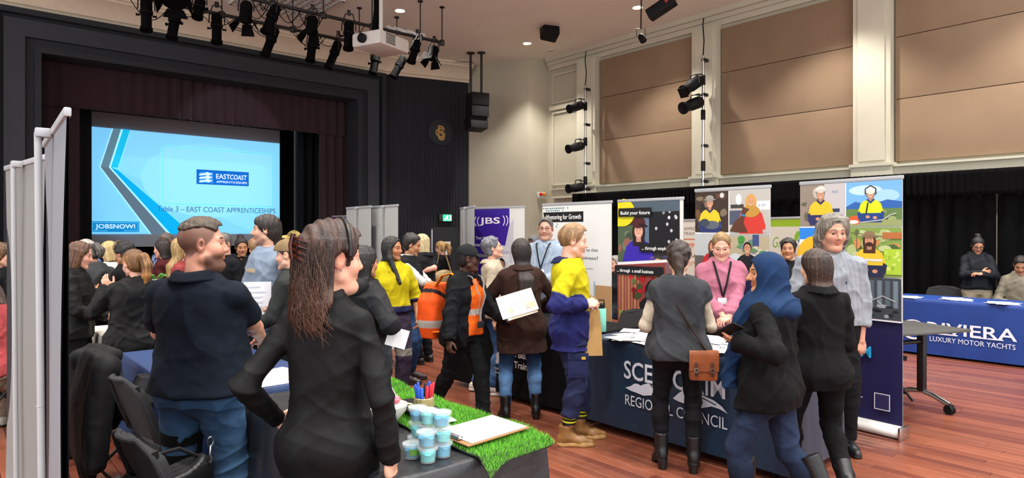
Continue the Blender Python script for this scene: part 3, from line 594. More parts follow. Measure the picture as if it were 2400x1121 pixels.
# ---- worn and fitted extras (children of a person)
def glasses(R, c='#1a1512', lens=True):
    mb = MB(); mb.cc = hx(c); Lh = lambda p: tuple(R['L2H'](A_([p]))[0])
    for s in (-1, 1):
        mb.tube([Lh((s*.033+.022*math.cos(t), .096-abs(.022*math.cos(t)*s*.0)-.12*abs(s*.033+.022*math.cos(t))*.35, .002+.0165*math.sin(t))) for t in np.linspace(0, 2*math.pi, 17)[:-1]], .0022, 6, closed=True)
        mb.tube([Lh((s*.056, .088, .006)), Lh((s*.074, .06, .006)), Lh((s*.081, -.005, .004)), Lh((s*.079, -.018, -.006))], .002, 6)
    mb.tube([Lh((-.012, .096, .006)), Lh((0, .099, .008)), Lh((.012, .096, .006))], .002, 6); return mb.build('glasses', M_LEATHER, R['root'], col=True)
def ballcap(R, c, back=False, brimc=None, name='cap'):
    h = max(R['hh']*1.2, .004); f = Field((-.13, -.2, -.02), (.13, .22, .16), h); f.u(ello((0, -.012, .035), (.088, .108, .104))); f.cut(lambda X, Y, Z: .034-Z+np.clip(-Y, -.1, .1)*.12+X*0)
    f.u(ello((0, .115, .036), (.078, .085, .009), RX(-.16)), .006); f.u(ball((0, -.012, .138), .009), .004)
    V, Q = f.mesh(); x, y, z = V.T; V = V.copy(); V[:, 2] -= np.where(y > .07, (x/.08)**2*.022, 0)
    if back: V[:, :2] *= -1
    N = vnormals(V, Q); V = V+N*(wsin(V, 4, 45)*.0018)[:, None]; cc = np.tile(A_(hx(c)), (len(V), 1))
    link(name, npmesh(name, R['L2H'](V), Q, cc, [M_CLOTH]), R['root'])
def brimhat(R, c, c2, brim=.16, name='hat'):
    h = max(R['hh']*1.3, .006); f = Field((-.2, -.22, 0), (.2, .22, .17), h); f.u(ello((0, -.01, .055), (.086, .104, .092))); f.cut(lambda X, Y, Z: .05-Z+X*0+Y*0); f.u(ello((0, -.005, .055), (brim, brim*1.1, .009)), .01)
    V, Q = f.mesh(); x, y, z = V.T; m = np.clip(.5+.6*wsin(V, 9, 60), 0, 1)*sst(z, .075, .085); cc = mixc(np.tile(A_(hx(c)), (len(V), 1)), hx(c2), m); V = V.copy(); V[:, 2] += .02*np.clip(np.hypot(x, y)-.1, 0, 1)/.08
    link(name, npmesh(name, R['L2H'](V), Q, cc, [M_CLOTH]), R['root'])
def chest(R, x, z, off=.02):
    """point on the front of the torso (body-scale x, z)"""
    lv = A_(R['lv']); sc = R['sc']; zz = z*sc; a, b, c = [np.interp(zz, lv[:, 0], lv[:, i]) for i in (1, 2, 3)]; u = min(abs(x*sc/a), .95); y = b*(1-u**2.3)**(1/2.3)+c
    if not R['male']: y += .035*sc*math.exp(-((abs(x)-.07)/.07)**2-((z-1.27)/.06)**2)
    return tuple(R['org']+R['Rl'] @ A_([x*sc, y+off, zz]))
def lanyard(R, c='#18181a', off=.022, zb=1.16, card='#e8e8ea', w=.009, zt=1.47, xt=.075):
    mb = MB(); mb.cc = hx(c)
    for s in (-1, 1):
        pts = [tuple(R['U'](s*xt, -.05, zt+.03))]+[chest(R, s*xt*(1-i/7), zt-(zt-zb)*i/7, off+(.02 if i < 2 else .004)) for i in range(8)]; mb.tube(pts, w, 6, flat=.3)
    ln = mb.build('lanyard', M_CLOTH, R['root'], col=True); p = A_(chest(R, 0, zb-.035, off+.006)); mb = MB(); mb.cc = hx(card); mb.bevbox(p, (.085, .006, .055), .002, R=Matrix(R['Rl'].tolist())); mb.build('name_card', M_PRINT, ln, col=True)
# ------------------------------------------------ the hall (room axes: x = v towards the panelled wall, y = u towards the stage)
RR = (0, 0, TH)
def rot2(p): return UV(p[1], p[0], p[2])
M_WALL = mat('wall_paint', '#b2ac98', rough=.75, noise=.05, nscale=2, bump=.03, bscale=90)
M_TRIM = mat('trim_paint', '#c2bda9', rough=.6, noise=.04, nscale=3)
M_CEIL = mat('ceiling_paint', '#f2f1e6', rough=.8, noise=.04, nscale=.8)
M_PANEL = mat('acoustic_fabric', '#8c745c', rough=.95, noise=.09, nscale=1.6, bump=.12, bscale=260, rand=.07)
M_DARK = mat('charcoal_cladding', '#1c2027', rough=.75, noise=.14, nscale=1.2, bump=.35, bscale=30, stretch=(12, 12, .35))
M_DARK2 = mat('charcoal_moulding', '#282c35', rough=.65, noise=.1, nscale=2)
M_NAVY = mat('dark_ribbed_wall', '#13171f', rough=.8, noise=.2, nscale=2, bump=.4, bscale=22, stretch=(10, 10, .3))
M_STAGE = mat('stage_black', '#08080b', rough=.9)
M_DRAPE = mat('maroon_drape', '#2a0f18', rough=.9, noise=.2, nscale=5, sheen=.2)
M_BLKCLOTH = mat('black_drape', '#080809', rough=.95, noise=.2, nscale=6, spec=.1)
def st(o): o['kind'] = 'structure'; return o
fl = st(MB().box((2.4, 6.0, -.07), (20, 24, .1)).build('floor', mat('floor_bed', '#33180f', rough=.8), rot=RR))
M_BOARD = mat('floor_board', vcol=True, rough=.3, noise=.22, nscale=2.2, bump=.05, bscale=8, stretch=(9, .9, 1), spec=.5)
BW = .086; pal = [hx(c) for c in ('#78412e', '#7f4632', '#6f3a2a', '#854b36', '#69372a', '#7a4634')]; VAR = {}
def board_geo(mb, x, y, L, c, w=BW-.003):
    mb.cc = c; b = .0025; q = []
    for (dx, dy, z) in ((0, 0, -.02), (0, 0, -b), (b, b, 0)): q += [(x+dx, y+dy, z), (x+w-dx, y+dy, z), (x+w-dx, y+L-dy, z), (x+dx, y+L-dy, z)]
    mb.add(q, [(8, 9, 10, 11)]+[(i*4+j, i*4+(j+1) % 4, i*4+4+(j+1) % 4, i*4+4+j) for i in (0, 1) for j in range(4)])
BL = []
rb = random.Random(3)
for r in range(int(18.4/BW)):
    x = -6.6+r*BW; y = -3+rb.uniform(-1.5, 0)
    while y < 14.2:
        L = rb.choice((1.2, 1.8, 2.4)); c = UV(y+L/2, x+BW/2); d = 99
        if c.y > .5:
            px = CX+F*c.x/c.y; py = HY+F*CH/c.y
            if -100 < px < 2500 and py < 1250: d = c.y if (px > 1150 or py > 860 and px < 340 or 900 < px < 1300) else c.y+6
        BL.append((d, x, y, L, rb.randrange(6))); y += L+.002
BL.sort(); rest = MB()
for n, (d, x, y, L, k) in enumerate(BL):
    if n < 298:
        if (L, k) not in VAR: m_ = MB(); board_geo(m_, 0, 0, L, pal[k]); VAR[L, k] = m_.build('board', M_BOARD, smooth=False, col=True, obj=False)
        link('board', VAR[L, k], fl, (x, y, 0))
    else: board_geo(rest, x, y, L, pal[k])
rest.build('boards_beyond', M_BOARD, fl, smooth=False, col=True)['kind'] = 'stuff'
ce = st(MB().box((3.6, 9.0, ZC+.06), (17.0, 12.6, .12)).build('ceiling', M_CEIL, rot=RR))
# right wall
wr = st(MB().box((11.72, 4.0, 3.0), (.2, 16.4, 6.0)).build('wall_right', M_WALL, rot=RR))
bays = [(7.6, 10.17), (4.49, 7.02), (1.35, 3.9), (-1.78, .77)]
for a, b in bays:
    for z0, z1 in ((2.74, 3.735), (3.745, 4.735), (4.745, 5.62)):
        MB().bevbox((11.595, (a+b)/2, (z0+z1)/2), (.07, b-a-.03, z1-z0), .006).build('acoustic_panel', M_PANEL, wr)
tn = 0
for a, b in ((10.2, 10.78), (7.03, 7.59), (3.91, 4.48), (.78, 1.34)):
    tn += 1; m_ = MB(); m_.box((11.53, (a+b)/2, 4.2), (.22, b-a, 3.0)); m_.box((11.52, (a+b)/2, 1.35), (.26, b-a+.05, 2.7)); m_.box((11.51, (a+b)/2, 2.7), (.3, b-a+.09, .05)); m_.box((11.41, (a+b)/2, 4.2), (.03, b-a-.16, 2.86))
    st(m_.build('trim_%d' % tn, M_TRIM, rot=RR))
m_ = MB(); m_.box((11.56, 3.7, 2.56), (.16, 16, .2)); m_.box((11.53, 3.7, 2.67), (.22, 16, .035)); m_.box((11.52, 3.7, 2.455), (.2, 16, .03)); st(m_.build('trim_5', M_TRIM, rot=RR))
m_ = MB(); 
for i, (d, h) in enumerate(((.16, .1), (.1, .19), (.05, .3))): m_.box((11.62-d/2-.0, 3.9, ZC-h/2), (d, 16, h))
st(m_.build('trim_6', M_TRIM, rot=RR))
m_ = MB()                                            # framed recess beside the corner
for z0, z1 in ((2.8, 4.6), (4.85, 5.55)):
    for c, d in (((11.6, 11.3, z0), (.06, .95, .04)), ((11.6, 11.3, z1), (.06, .95, .04)), ((11.6, 10.84, (z0+z1)/2), (.06, .04, z1-z0)), ((11.6, 11.76, (z0+z1)/2), (.06, .04, z1-z0))): m_.box(c, d)
m_.box((11.58, 11.3, 4.72), (.1, 1.1, .1)); st(m_.build('trim_7', M_TRIM, rot=RR))
# boxed-out corner and splayed dark wall
pA, pB, pC = (-1.17, 17.32), (.43, 16.4), (1.06, 16.72)
st(MB().prism([pA, pB, pC, (2.5, 18.5), (-.2, 19.0)], 0, ZC).build('wall_corner', M_WALL, smooth=False))
q0, q1 = Vector((-3.22, 16.3, 0)), Vector((-1.15, 17.28, 0)); qd = (q1-q0).normalized(); qn = Vector((-qd.y, qd.x, 0))
m_ = MB(); m_.prism([(q0.x, q0.y), (q1.x, q1.y), (q1.x+qn.x*.2, q1.y+qn.y*.2), (q0.x+qn.x*.2, q0.y+qn.y*.2)], 0, 5.62)
n_ = 30
for i in range(n_):                                  # vertical ribs
    p = q0+qd*((q1-q0).length*(i+.5)/n_)-qn*.008; m_.box((p.x, p.y, 2.81), (.04, .016, 5.6), Matrix.Rotation(math.atan2(qd.y, qd.x), 3, 'Z'))
ws = st(m_.build('wall_splay', M_NAVY, smooth=False))
# stage wall and proscenium
Us = 14.4; m_ = MB()
for (v0, v1, z0, z1) in ((-8, 1.31, 0, 5.56), (7.55, 8.32, 0, 5.56), (1.31, 7.55, 4.82, 5.56)): m_.box(((v0+v1)/2, Us+.25, (z0+z1)/2), (v1-v0, .5, z1-z0))
wb = st(m_.build('wall_stage', M_DARK, rot=RR, smooth=False))
def frame(nm, off, wid, dep, m):
    k = MB(); v0, v1, z1 = 1.31-off, 7.55+off, 4.82+off
    for (a, b, c, d) in ((v0-wid, v0, 0, z1+wid), (v1, v1+wid, 0, z1+wid), (v0, v1, z1, z1+wid)): k.box(((a+b)/2, Us-dep/2, (c+d)/2), (b-a, dep, d-c))
    return st(k.build(nm, m, rot=RR, smooth=False))
frame('trim_8', .0, .1, .05, M_DARK); frame('trim_9', .24, .3, .09, M_DARK2); frame('trim_10', .62, .1, .14, M_DARK)
COV = [(-.3, 5.55), (.05, 5.55), (.06, 5.6), (.1, 5.62), (.11, 5.68), (.17, 5.78), (.27, 5.87), (.33, 5.9), (.34, 5.94), (.38, 5.95), (.38, 6.0), (-.3, 6.0)]
M_CORN = mat('cornice_paint', '#d8cbb4', rough=.7, noise=.05)
def cove(nm, a, b, n):
    k = MB(); a, b, n = Vector(a), Vector(b), Vector(n); q = [p+n*d+Vector((0, 0, z)) for p in (a, b) for d, z in COV]; m = len(COV); k.add(q, [(i, m+i, m+(i+1) % m, (i+1) % m) for i in range(m)]+[tuple(range(m)), tuple(range(2*m-1, m-1, -1))]); return st(k.build(nm, M_CORN, ang=25))
cove('trim_11', UV(Us, -8), UV(Us, 8.4), -D1); cove('trim_12', q0-qd*.4, q1, -qn)
m_ = MB(); m_.box((4.4, 17.5, .5), (7.4, 5.4, 1.0)); st(m_.build('floor_stage', M_STAGE, rot=RR))
m_ = MB(); m_.box((4.4, 20.3, 3), (8, .1, 6)); m_.box((.2, 17.5, 3), (.1, 6, 6)); m_.box((8.5, 17.5, 3), (.1, 6, 6)); m_.box((4.4, 17.5, 6.05), (8.4, 6, .1)); st(m_.build('wall_backstage', M_STAGE, rot=RR))
def drape(nm, v0, v1, u, z0, z1, m, label, amp=.06, wl=.22, cat='curtain', parent=None, along='v', thick=.012, ph=0., wob=.25):
    n = max(int(abs(v1-v0)/wl*8), 8); k = MB()
    def fn(a, b):
        v = v0+(v1-v0)*a; z = z0+(z1-z0)*b; d = amp*(math.sin(v/wl*6.283+ph+wob*math.sin(v*3.1))*(.6+.4*math.sin(v*1.7+1))+.25*math.sin(v*23+z*.6))
        return (v, u+d, z) if along == 'v' else (u+d, v, z)
    k.grid(fn, n, 6, thick=thick); o = k.build(nm, m, parent, rot=RR if parent is None else (0, 0, 0), ang=180)
    return tag(o, label, cat) if parent is None else o
drape('stage_curtain', .9, 1.98, 15.1, 1.0, 4.9, M_DRAPE, 'maroon stage curtain hanging at the left side of the proscenium')
drape('stage_curtain', 6.9, 7.8, 15.1, 1.0, 4.9, M_DRAPE, 'maroon stage curtain hanging right of the projection screen')
drape('stage_border', 1.2, 7.7, 15.02, 4.0, 4.95, M_DRAPE, 'maroon border curtain across the top of the stage opening', amp=.05)
drape('masking_drape', .8, 2.4, 16.6, 1.0, 5.2, M_STAGE, 'black masking drape behind the left maroon stage curtain', cat='drape')
drape('masking_drape', 7.1, 8.3, 16.8, 1.0, 5.2, M_STAGE, 'black masking drape between screen and right maroon curtain', cat='drape')
c1 = drape('wall_curtain', -2.8, 2.455, 11.2, .02, 2.46, M_BLKCLOTH, 'long black curtain on the panelled wall nearest the seated man', amp=.05, wl=.2, along='u')
c2 = drape('wall_curtain', 2.475, 10.6, 11.2, .02, 2.46, M_BLKCLOTH, 'long black curtain on the panelled wall behind the tall banners', amp=.05, wl=.2, along='u')
for c, a, b in ((c1, -2.8, 2.46), (c2, 2.46, 10.6)): drape('valance', a, b, 11.1, 2.14, 2.5, M_BLKCLOTH, None, amp=.022, wl=.085, along='u', parent=c, wob=.1)
# projection screen with its slide
scr = empty('projection_screen', UV(18.0, 4.785, 1.25), TH, 'large projection screen on the stage showing a pale blue slide', 'screen')
k = MB(); k.box((0, .03, 1.6), (4.56, .04, 3.2)); k.build('fabric', mat('screen_fabric', '#b4b6bc', rough=.9), scr); k = MB(); k.cyl((-2.3, .03, 3.24), (2.3, .03, 3.24), .05); k.build('roller', M_BLACK, scr)
M_SLIDE = mat('slide_light', vcol=True, rough=.9, spec=0, emit=.9)
W_, H_ = 4.54, 2.52; pr = Print(-W_/2, .31, 0.0, step=.002); X_ = lambda p: (p-205)/450*W_
def sg(x, y): return (x*W_, (1-y)*H_)
pr.rect(0, 0, W_, H_, '#7ccdfb'); bg = [('#6fc4f6', 0, .18), ('#79cbfa', .3, 1)]
pr.poly([sg(.16, 0), sg(1, 0), sg(1, 1), sg(.86, 1), sg(.12, .37)], '#86d6fb')
pr.ell(*sg(.6, .45), 1.6, .95, '#8edcfb', n=40); pr.ell(*sg(.6, .42), 1.1, .6, '#94e0fb', n=40)
pr.poly([sg(.115, 0), sg(.15, 0), sg(.095, .37), sg(.058, .37)], '#5e8293'); pr.poly([sg(.058, .37), sg(.095, .37), sg(.375, 1), sg(.295, 1)], '#5b7080')
pr.line([sg(.155, 0), sg(.1, .37), sg(.385, 1)], .02, '#cdeefc'); pr.line([sg(.113, 0), sg(.055, .37), sg(.29, 1)], .012, '#cdeefc')
pr.poly([sg(.16, 0), sg(.192, 0), sg(.135, .37), sg(.103, .37)], '#1fc0ee'); pr.poly([sg(.103, .37), sg(.135, .39), sg(.5, 1), sg(.39, 1)], '#0fa9e6')
def rrect(pr, x0, y0, x1, y1, r, w, c):
    a, b = sg(x0, y1); d, e = sg(x1, y0); q = []
    for (cx, cz, t0) in ((d-r, e-r, 0), (a+r, e-r, 90), (a+r, b+r, 180), (d-r, b+r, 270)):
        for i in range(5): t = math.radians(t0+i*22.5); q.append((cx+r*math.cos(t), cz+r*math.sin(t)))
    pr.line(q+[q[0]], w, c); return q
rrect(pr, .349, .13, .957, .7, .06, .012, '#5fb2d6'); pr.poly(rrect(pr, .352, .135, .954, .695, .06, .001, '#8fdefb'), '#92e0fc')
a, b = sg(.522, .49); pr.rect(a, b, .29*W_, .15*H_, '#0a58b4'); pr.rect(a+.01, b+.01, .29*W_-.02, .15*H_-.02, '#1466c4')
pr.rect(*sg(.54, .475), .32, .28, '#3f8fda'); 
for i in range(3): pr.poly([sg(.536, .385+.035*i), sg(.575, .372+.035*i), sg(.57, .36+.035*i), sg(.608, .378+.035*i), sg(.58, .402+.035*i), sg(.578, .39+.035*i), sg(.536, .402+.035*i)], '#d6efff')
pr.text('EAST', *sg(.627, .425), .125, '#e8f6ff', bold=.004, fit=.35); pr.text('COAST', *sg(.704, .425), .125, '#e8f6ff', bold=.004, shear=.2, fit=.44); pr.text('APPRENTICESHIPS', *sg(.627, .468), .055, '#dff2ff', bold=.002, fit=.79)
pr.text('Table 3 – EAST COAST APPRENTICESHIPS', *sg(.322, .775), .135, '#43698a', fit=.648*W_)
a, b = sg(.014, .98); w2 = .22*W_; h2 = .1*H_; pr.rect(a, b, w2, h2, '#147fbd'); pr.rect(a+.02, b+.02, w2-.04, h2-.04, '#5fc4f4'); pr.rect(a+.032, b+.032, w2-.064, h2-.064, '#1787c6'); pr.rect(a+.34, b+.015, .33, .03, '#147fbd'); pr.text('JOBSNOW!', a+.09, b+.085, .1, '#d9f2ff', bold=.005, fit=.82)
pr.build('slide', M_SLIDE, scr)
# crest, door, sign on the splayed wall
def on_splay(px, py, out=.03):
    t = (px-CX)/F; s = (q0.x-t*q0.y)/(t*qd.y-qd.x); p = q0+qd*s-qn*out; p.z = CH-(py-HY)/F*p.y; return p
rs = math.atan2(qd.y, qd.x)
cr = empty('wall_crest', on_splay(1031, 311), rs, 'round dark wall crest with interlocked gold letters', 'crest'); Rx90 = Matrix.Rotation(math.pi/2, 3, 'X')
k = MB(); k.lathe([(.0, .02), (.29, .02), (.3, .035), (.335, .035), (.345, .0), (.345, -.02)], 40, R=Rx90); k.build('disc', M_DARK, cr)
pr = Print(0, 0, -.022, step=.002); g_ = '#a8854a'
pr.text('B', -.07, -.15, .34, g_, fit=.2); pr.text('S', -.05, -.2, .34, g_, fit=.17); pr.text('C', -.14, -.12, .24, g_, fit=.24); pr.build('monogram', mat('gilt', vcol=True, rough=.4, metal=.5), cr)
d_ = empty('door_1', on_splay(1043, 545, .0), rs, kind='structure'); d_.location.z = 0
k = MB(); 
for c, e in (((-.39, 0, .85), (.06, .05, 1.7)), ((.39, 0, .85), (.06, .05, 1.7)), ((0, 0, 1.7), (.84, .05, .06))): k.box(c, e)
k.build('door_frame', M_BLACK, d_); k = MB(); k.bevbox((0, -.005, .84), (.72, .03, 1.66), .004); k.build('door_leaf', M_DARK, d_); k = MB(); k.box((-.365, -.03, 1.2), (.02, .01, .95)); k.build('edge_strip', M_CHROME, d_)
pn_ = tag(MB().box((0, 0, 0), (.24, .006, .34)).build('notice', M_PAPER, loc=on_splay(1044, 582, .05), rot=(0, 0, rs)), 'white paper notice taped to the dark door', 'notice')
pr = Print(0, 0, -.004); pr.rect(-.06, .09, .12, .025, '#333333')
for i in range(7): pr.rect(-.08, .05-i*.025, .15, .006, '#9a9a9a', same=i > 0)
pr.build('print', M_PRINT, pn_)
ex = empty('exit_sign', on_splay(1043, 511, .07), rs, 'green glowing exit sign above the dark door', 'sign'); k = MB(); k.bevbox((0, 0, 0), (.4, .09, .2), .015); k.build('housing', M_BLACK, ex)
pr = Print(0, 0, -.047, step=.001); pr.rect(-.1, -.085, .24, .17, '#18c98a'); pr.poly([(-.07, -.07), (-.02, -.07), (0, -.01), (.03, -.07), (.06, -.07), (.035, .0), (.05, .05), (0, .055), (-.03, .02)], '#eafff4'); pr.ell(.03, .066, .014, .014, '#eafff4'); pr.poly([(.09, -.07), (.125, -.07), (.125, .07), (.09, .07)], '#eafff4'); pr.build('lit_face', mat('exit_light', vcol=True, emit=1.2), ex)
al = empty('alarm_beacon', Vector((.73, 16.5, CH+88/F*16.5)), math.atan2(pC[1]-pB[1], pC[0]-pB[0]), 'small cream alarm box with red and orange lenses on the corner wall', 'alarm'); k = MB(); k.bevbox((0, -.03, 0), (.24, .06, .13), .01); k.build('case', M_WHITEPL, al)
for x, c in ((-.04, '#c8281c'), (.06, '#e08a1c')): k = MB(); k.lathe([(.045, 0), (.043, .03), (.028, .05), (0, .055)], 16, c=(x, -.06, .01), R=Rx90); k.build('lens', mat('lens_'+c[1:3], c, rough=.2), al)
# ceiling fittings
M_GLOW = mat('downlight_glow', '#fff2dc', emit=9.0)
for px, lab in ((935, 'round ceiling downlight nearest the white projector'), (1230, 'round ceiling downlight near the corner box wall'), (1495, 'round ceiling downlight by the hanging spot cable')):
    u, v = {935: (11.2, 6.8), 1230: (11.2, 10.2), 1495: (8.0, 10.2)}[px]; e = empty('downlight', UV(u, v, ZC), 0, lab, 'downlight', 'ceiling downlights'); k = MB(); k.lathe([(.1, 0), (.115, -.012), (.1, -.02), (.085, -.005)], 24); k.build('bezel', M_WHITEPL, e); k = MB(); k.lathe([(0, -.006), (.084, -.006)], 24); k.add([], []); k.build('lamp', M_GLOW, e)
for px, py, lab, r in ((1088, 146, 'round white ceiling air diffuser near the black rods', .28), (1035, 161, 'small round ceiling fitting beside the dark wall', .12), (1290, 117, 'small round smoke detector on ceiling by the speaker', .07), (748, 103, 'small ceiling fitting behind the lighting bars', .12), (897, 134, 'small ceiling fitting behind the projector', .12)):
    Yd = (ZC-CH)*F/(HY-py); p = P(px, py, Yd); e = MB(); e.lathe([(r, 0), (r*.95, -.03), (r*.6, -.035), (r*.55, -.015), (r*.2, -.02), (0, -.03)], 24); tag(e.build('ceiling_diffuser', M_TRIM, loc=(p.x, p.y, ZC)), lab, 'vent')
ve = empty('ceiling_vent', P(672, 12, 12.4), TH, 'white lattice air grille in the ceiling above the lighting bars', 'vent'); ve.location.z = ZC
k = MB(); 
for c, e in (((-.78, 0, -.02), (.06, 1.6, .05)), ((.78, 0, -.02), (.06, 1.6, .05)), ((0, -.78, -.02), (1.6, .06, .05)), ((0, .78, -.02), (1.6, .06, .05))): k.box(c, e)
k.build('vent_frame', M_WHITEPL, ve); k = MB(); k.box((0, 0, -.004), (1.54, 1.54, .006)); k.build('vent_backing', M_BLKPL, ve)
sl_ = MB().box((0, 0, 0), (1.5, .045, .03)).build('slat', M_WHITEPL, obj=False); sl2 = MB().box((0, 0, 0), (.045, 1.5, .03)).build('slat', M_WHITEPL, obj=False)
for i in range(11): link('slat', sl_, ve, (0, -.7+i*.14, -.025)); link('slat', sl2, ve, (-.7+i*.14, 0, -.035))
# ------------------------------------------------ tables, cloths, banners, chairs
RF = TH-math.pi/2                                    # facing the aisle (local -y = away from the panelled wall)
def vnoise(x, s): return math.sin(x*s+1.3)*.5+math.sin(x*s*2.3+.4)*.3+math.sin(x*s*4.1+2)*.2
def cloth_cover(name, u0, u1, v0, v1, h, z0, m, label, fold=.006, flare=.012, seed=0, cat='tablecloth', n=110, hem=None):
    k = MB(); cv, cu = (v0+v1)/2, (u0+u1)/2; a, b = (v1-v0)/2, (u1-u0)/2; per = []
    for i in range(n):
        t = 4*(a+b)*i/n
        if t < 2*a: p = (-a+t, -b)
        elif t < 2*a+2*b: p = (a, -b+t-2*a)
        elif t < 4*a+2*b: p = (a-(t-2*a-2*b), b)
        else: p = (-a, b-(t-4*a-2*b))
        per.append((p, t))
    rings = [(h, -.03, 0), (h, -.008, 0), (h-.006, .0, 0), (h-.05, .003, .15), (h-.2, .006, .4), (h*.45+z0*.55, .01, .7), (z0+.03, flare, 1), (z0, flare, 1)]; V = []
    for z, o, fz in rings:
        for (p, t) in per:
            cx = (p[0]/a if abs(p[0]) >= a-1e-6 else 0); cy = (p[1]/b if abs(p[1]) >= b-1e-6 else 0); L = math.hypot(p[0]/a, p[1]/b)
            nx, ny = (p[0]/a)**9, (p[1]/b)**9; q = math.hypot(nx, ny) or 1; d = o+fold*fz*(vnoise(t+seed, 14)+1)+(.02*fz*max(0, abs(nx*ny)))
            zz = z if not (hem and z <= z0+.001) else z+hem*max(0, vnoise(t+seed, 5))
            V.append((cv+p[0]+nx/q*d, cu+p[1]+ny/q*d, zz))
    nr = len(rings); fs = [(i*n+j, i*n+(j+1) % n, (i+1)*n+(j+1) % n, (i+1)*n+j) for i in range(nr-1) for j in range(n)]; fs = [f[::-1] for f in fs]+[tuple(range(n))]
    k.add(V, fs); return tag(k.build(name, m, rot=RR, ang=60), label, cat)
def trestle(u0, u1, v0, v1, h, label):
    t = empty('trestle_table', UV((u0+u1)/2, (v0+v1)/2, 0), TH, label, 'table'); a, b = (v1-v0)-.03, (u1-u0)-.03; k = MB(); k.bevbox((0, 0, h-.02), (a, b, .03), .006); k.build('tabletop', mat('grey_laminate', '#6a6a68', rough=.5, noise=.05), t)
    lg = MB().cyl((0, 0, 0), (0, 0, h-.04), .016, 10).build('leg', M_BLACK, obj=False)
    for sx in (-1, 1):
        for sy in (-1, 1): link('leg', lg, t, (sx*(a/2-.08), sy*(b/2-.12), 0))
    return t
def paper(x, y, z, rz, label, group=None, w=.21, l=.297, c='#f0f0ee', ink=None, tilt=(0, 0), cat='paper', th=.0018, curl=.004, name='leaflet', banner=None):
    k = MB(); k.cc = hx(c); k.grid(lambda a, b: ((a-.5)*w, (b-.5)*l, curl*math.sin(a*3.1)*(b-.3)), 4, 4, thick=th); k.v = [(p[0], p[1], p[2]+th) for p in k.v]
    r_ = random.Random(int(x*977+y*131+rz*50))
    if ink:
        k.cc = hx(ink); n_ = 5
        for i in range(n_): k.add([( -w*.36, l*(.36-.13*i), curl+th+.001), (w*(.1+.26*r_.random()), l*(.36-.13*i), curl+th+.001), (w*(.1+.2*r_.random()), l*(.36-.13*i)+.012, curl+th+.001), (-w*.36, l*(.36-.13*i)+.012, curl+th+.001)], [(0, 1, 2, 3)])
    if banner: k.cc = hx(banner); k.add([(-w*.47, l*.12, curl+th+.0012), (w*.47, l*.12, curl+th+.0012), (w*.47, l*.46, curl+th+.0012), (-w*.47, l*.46, curl+th+.0012)], [(0, 1, 2, 3)])
    o = k.build(name, M_PRINT, loc=(x, y, z), rot=(tilt[0], tilt[1], rz), col=True); return tag(o, label, cat, group)
def paperUV(u, v, z, rz, *a, **k): p = UV(u, v, z); return paper(p.x, p.y, p.z, TH+rz, *a, **k)
M_TEAL = mat('navy_satin_cover', '#07243b', rough=.5, noise=.2, nscale=5, bump=.15, bscale=14, sheen=.1)
M_BLUE = mat('royal_blue_cover', '#123a86', rough=.6, noise=.12, nscale=4, bump=.1, bscale=20)
M_BLKC = mat('black_table_cover', '#09090b', rough=.85, noise=.2, nscale=5, bump=.15, bscale=16, spec=.15)
M_PLAS = mat('black_plastic_sheet', '#26272b', rough=.42, noise=.25, nscale=7, bump=.5, bscale=14)
M_WHC = mat('white_paper_cover', '#cfccc2', rough=.75, noise=.06, nscale=6, bump=.2, bscale=10)
# right-hand row: council table, department table, yacht table
trestle(1.98, 3.62, 4.03, 4.72, .735, 'folding table hidden under the navy council cover'); t6 = cloth_cover('tablecloth', 1.95, 3.64, 4.0, 4.75, .745, .07, M_TEAL, 'navy satin fitted table cover with mountain logo', seed=1)
pr = Print(0, 0, 0); k_ = '#c9ced8'
def px6(px, py, v=3.975):
    t = (px-CX)/F; Y = v/(D2.x*t+D2.y); return (1.95+3.64)/2-(D1.x*t*Y+D1.y*Y), CH-(py-HY)/F*Y
for t_, x0, x1, y0, y1, b_ in (('SCENIC RIM', 1463, 1700, 892, 921, .006), ('REGIONAL COUNCIL', 1466, 1705, 948, 1001, .0)):
    a0, z0 = px6(x0, y0); a1, z1 = px6(x1, y1); h_ = .135 if b_ else .08
    pr.text(t_, a0, (z0+z1)/2-.01, h_, k_, bold=b_, fit=a1-a0)
a0, z0 = px6(1466, 912); a1, _ = px6(1706, 958); L_ = a1-a0; zb = .4
def mt(pts): return [(a0+L_*x, zb+y) for x, y in pts]
pr.poly(mt([(0, 0), (.06, .02), (.1, .045), (.14, .05), (.17, .04), (.2, .055), (.25, .07), (.3, .058), (.36, .05), (.42, .02), (.47, -.01), (.4, -.015), (.3, -.01), (.2, -.03), (.12, -.02), (.06, -.015)]), k_)
pr.poly(mt([(.5, .0), (.56, .05), (.6, .075), (.65, .085), (.72, .075), (.8, .065), (.88, .05), (.95, .02), (1, -.02), (.93, .0), (.86, .005), (.78, -.02), (.7, -.03), (.62, -.02), (.55, -.012)]), k_)
pr.line(mt([(.27, .06), (.33, .035), (.38, .04), (.45, -.005)]), .008, '#0b2a4c'); pr.line(mt([(.6, .065), (.7, .055), (.8, .045), (.9, .02)]), .008, '#0b2a4c')
pr.build('printed_logo', M_PRINT, None, loc=UV((1.95+3.64)/2, 3.972, 0), rot=(0, 0, RF)); lg_ = bpy.data.objects['printed_logo']; lg_.parent = t6; lg_.matrix_parent_inverse = t6.matrix_basis.inverted()
def face_print(pr, parent, u, v):
    o = pr.build('printed_front', M_PRINT, None, loc=UV(u, v, 0), rot=(0, 0, RF)); o.parent = parent; o.matrix_parent_inverse = parent.matrix_basis.inverted(); return o
trestle(3.75, 5.52, 4.1, 4.79, .735, 'folding table hidden under the black department cover'); t5 = cloth_cover('tablecloth', 3.72, 5.55, 4.07, 4.82, .745, .05, M_BLKC, 'black fitted table cover with white department lettering', seed=4)
pr = Print(0, 0, 0); uc = 4.635
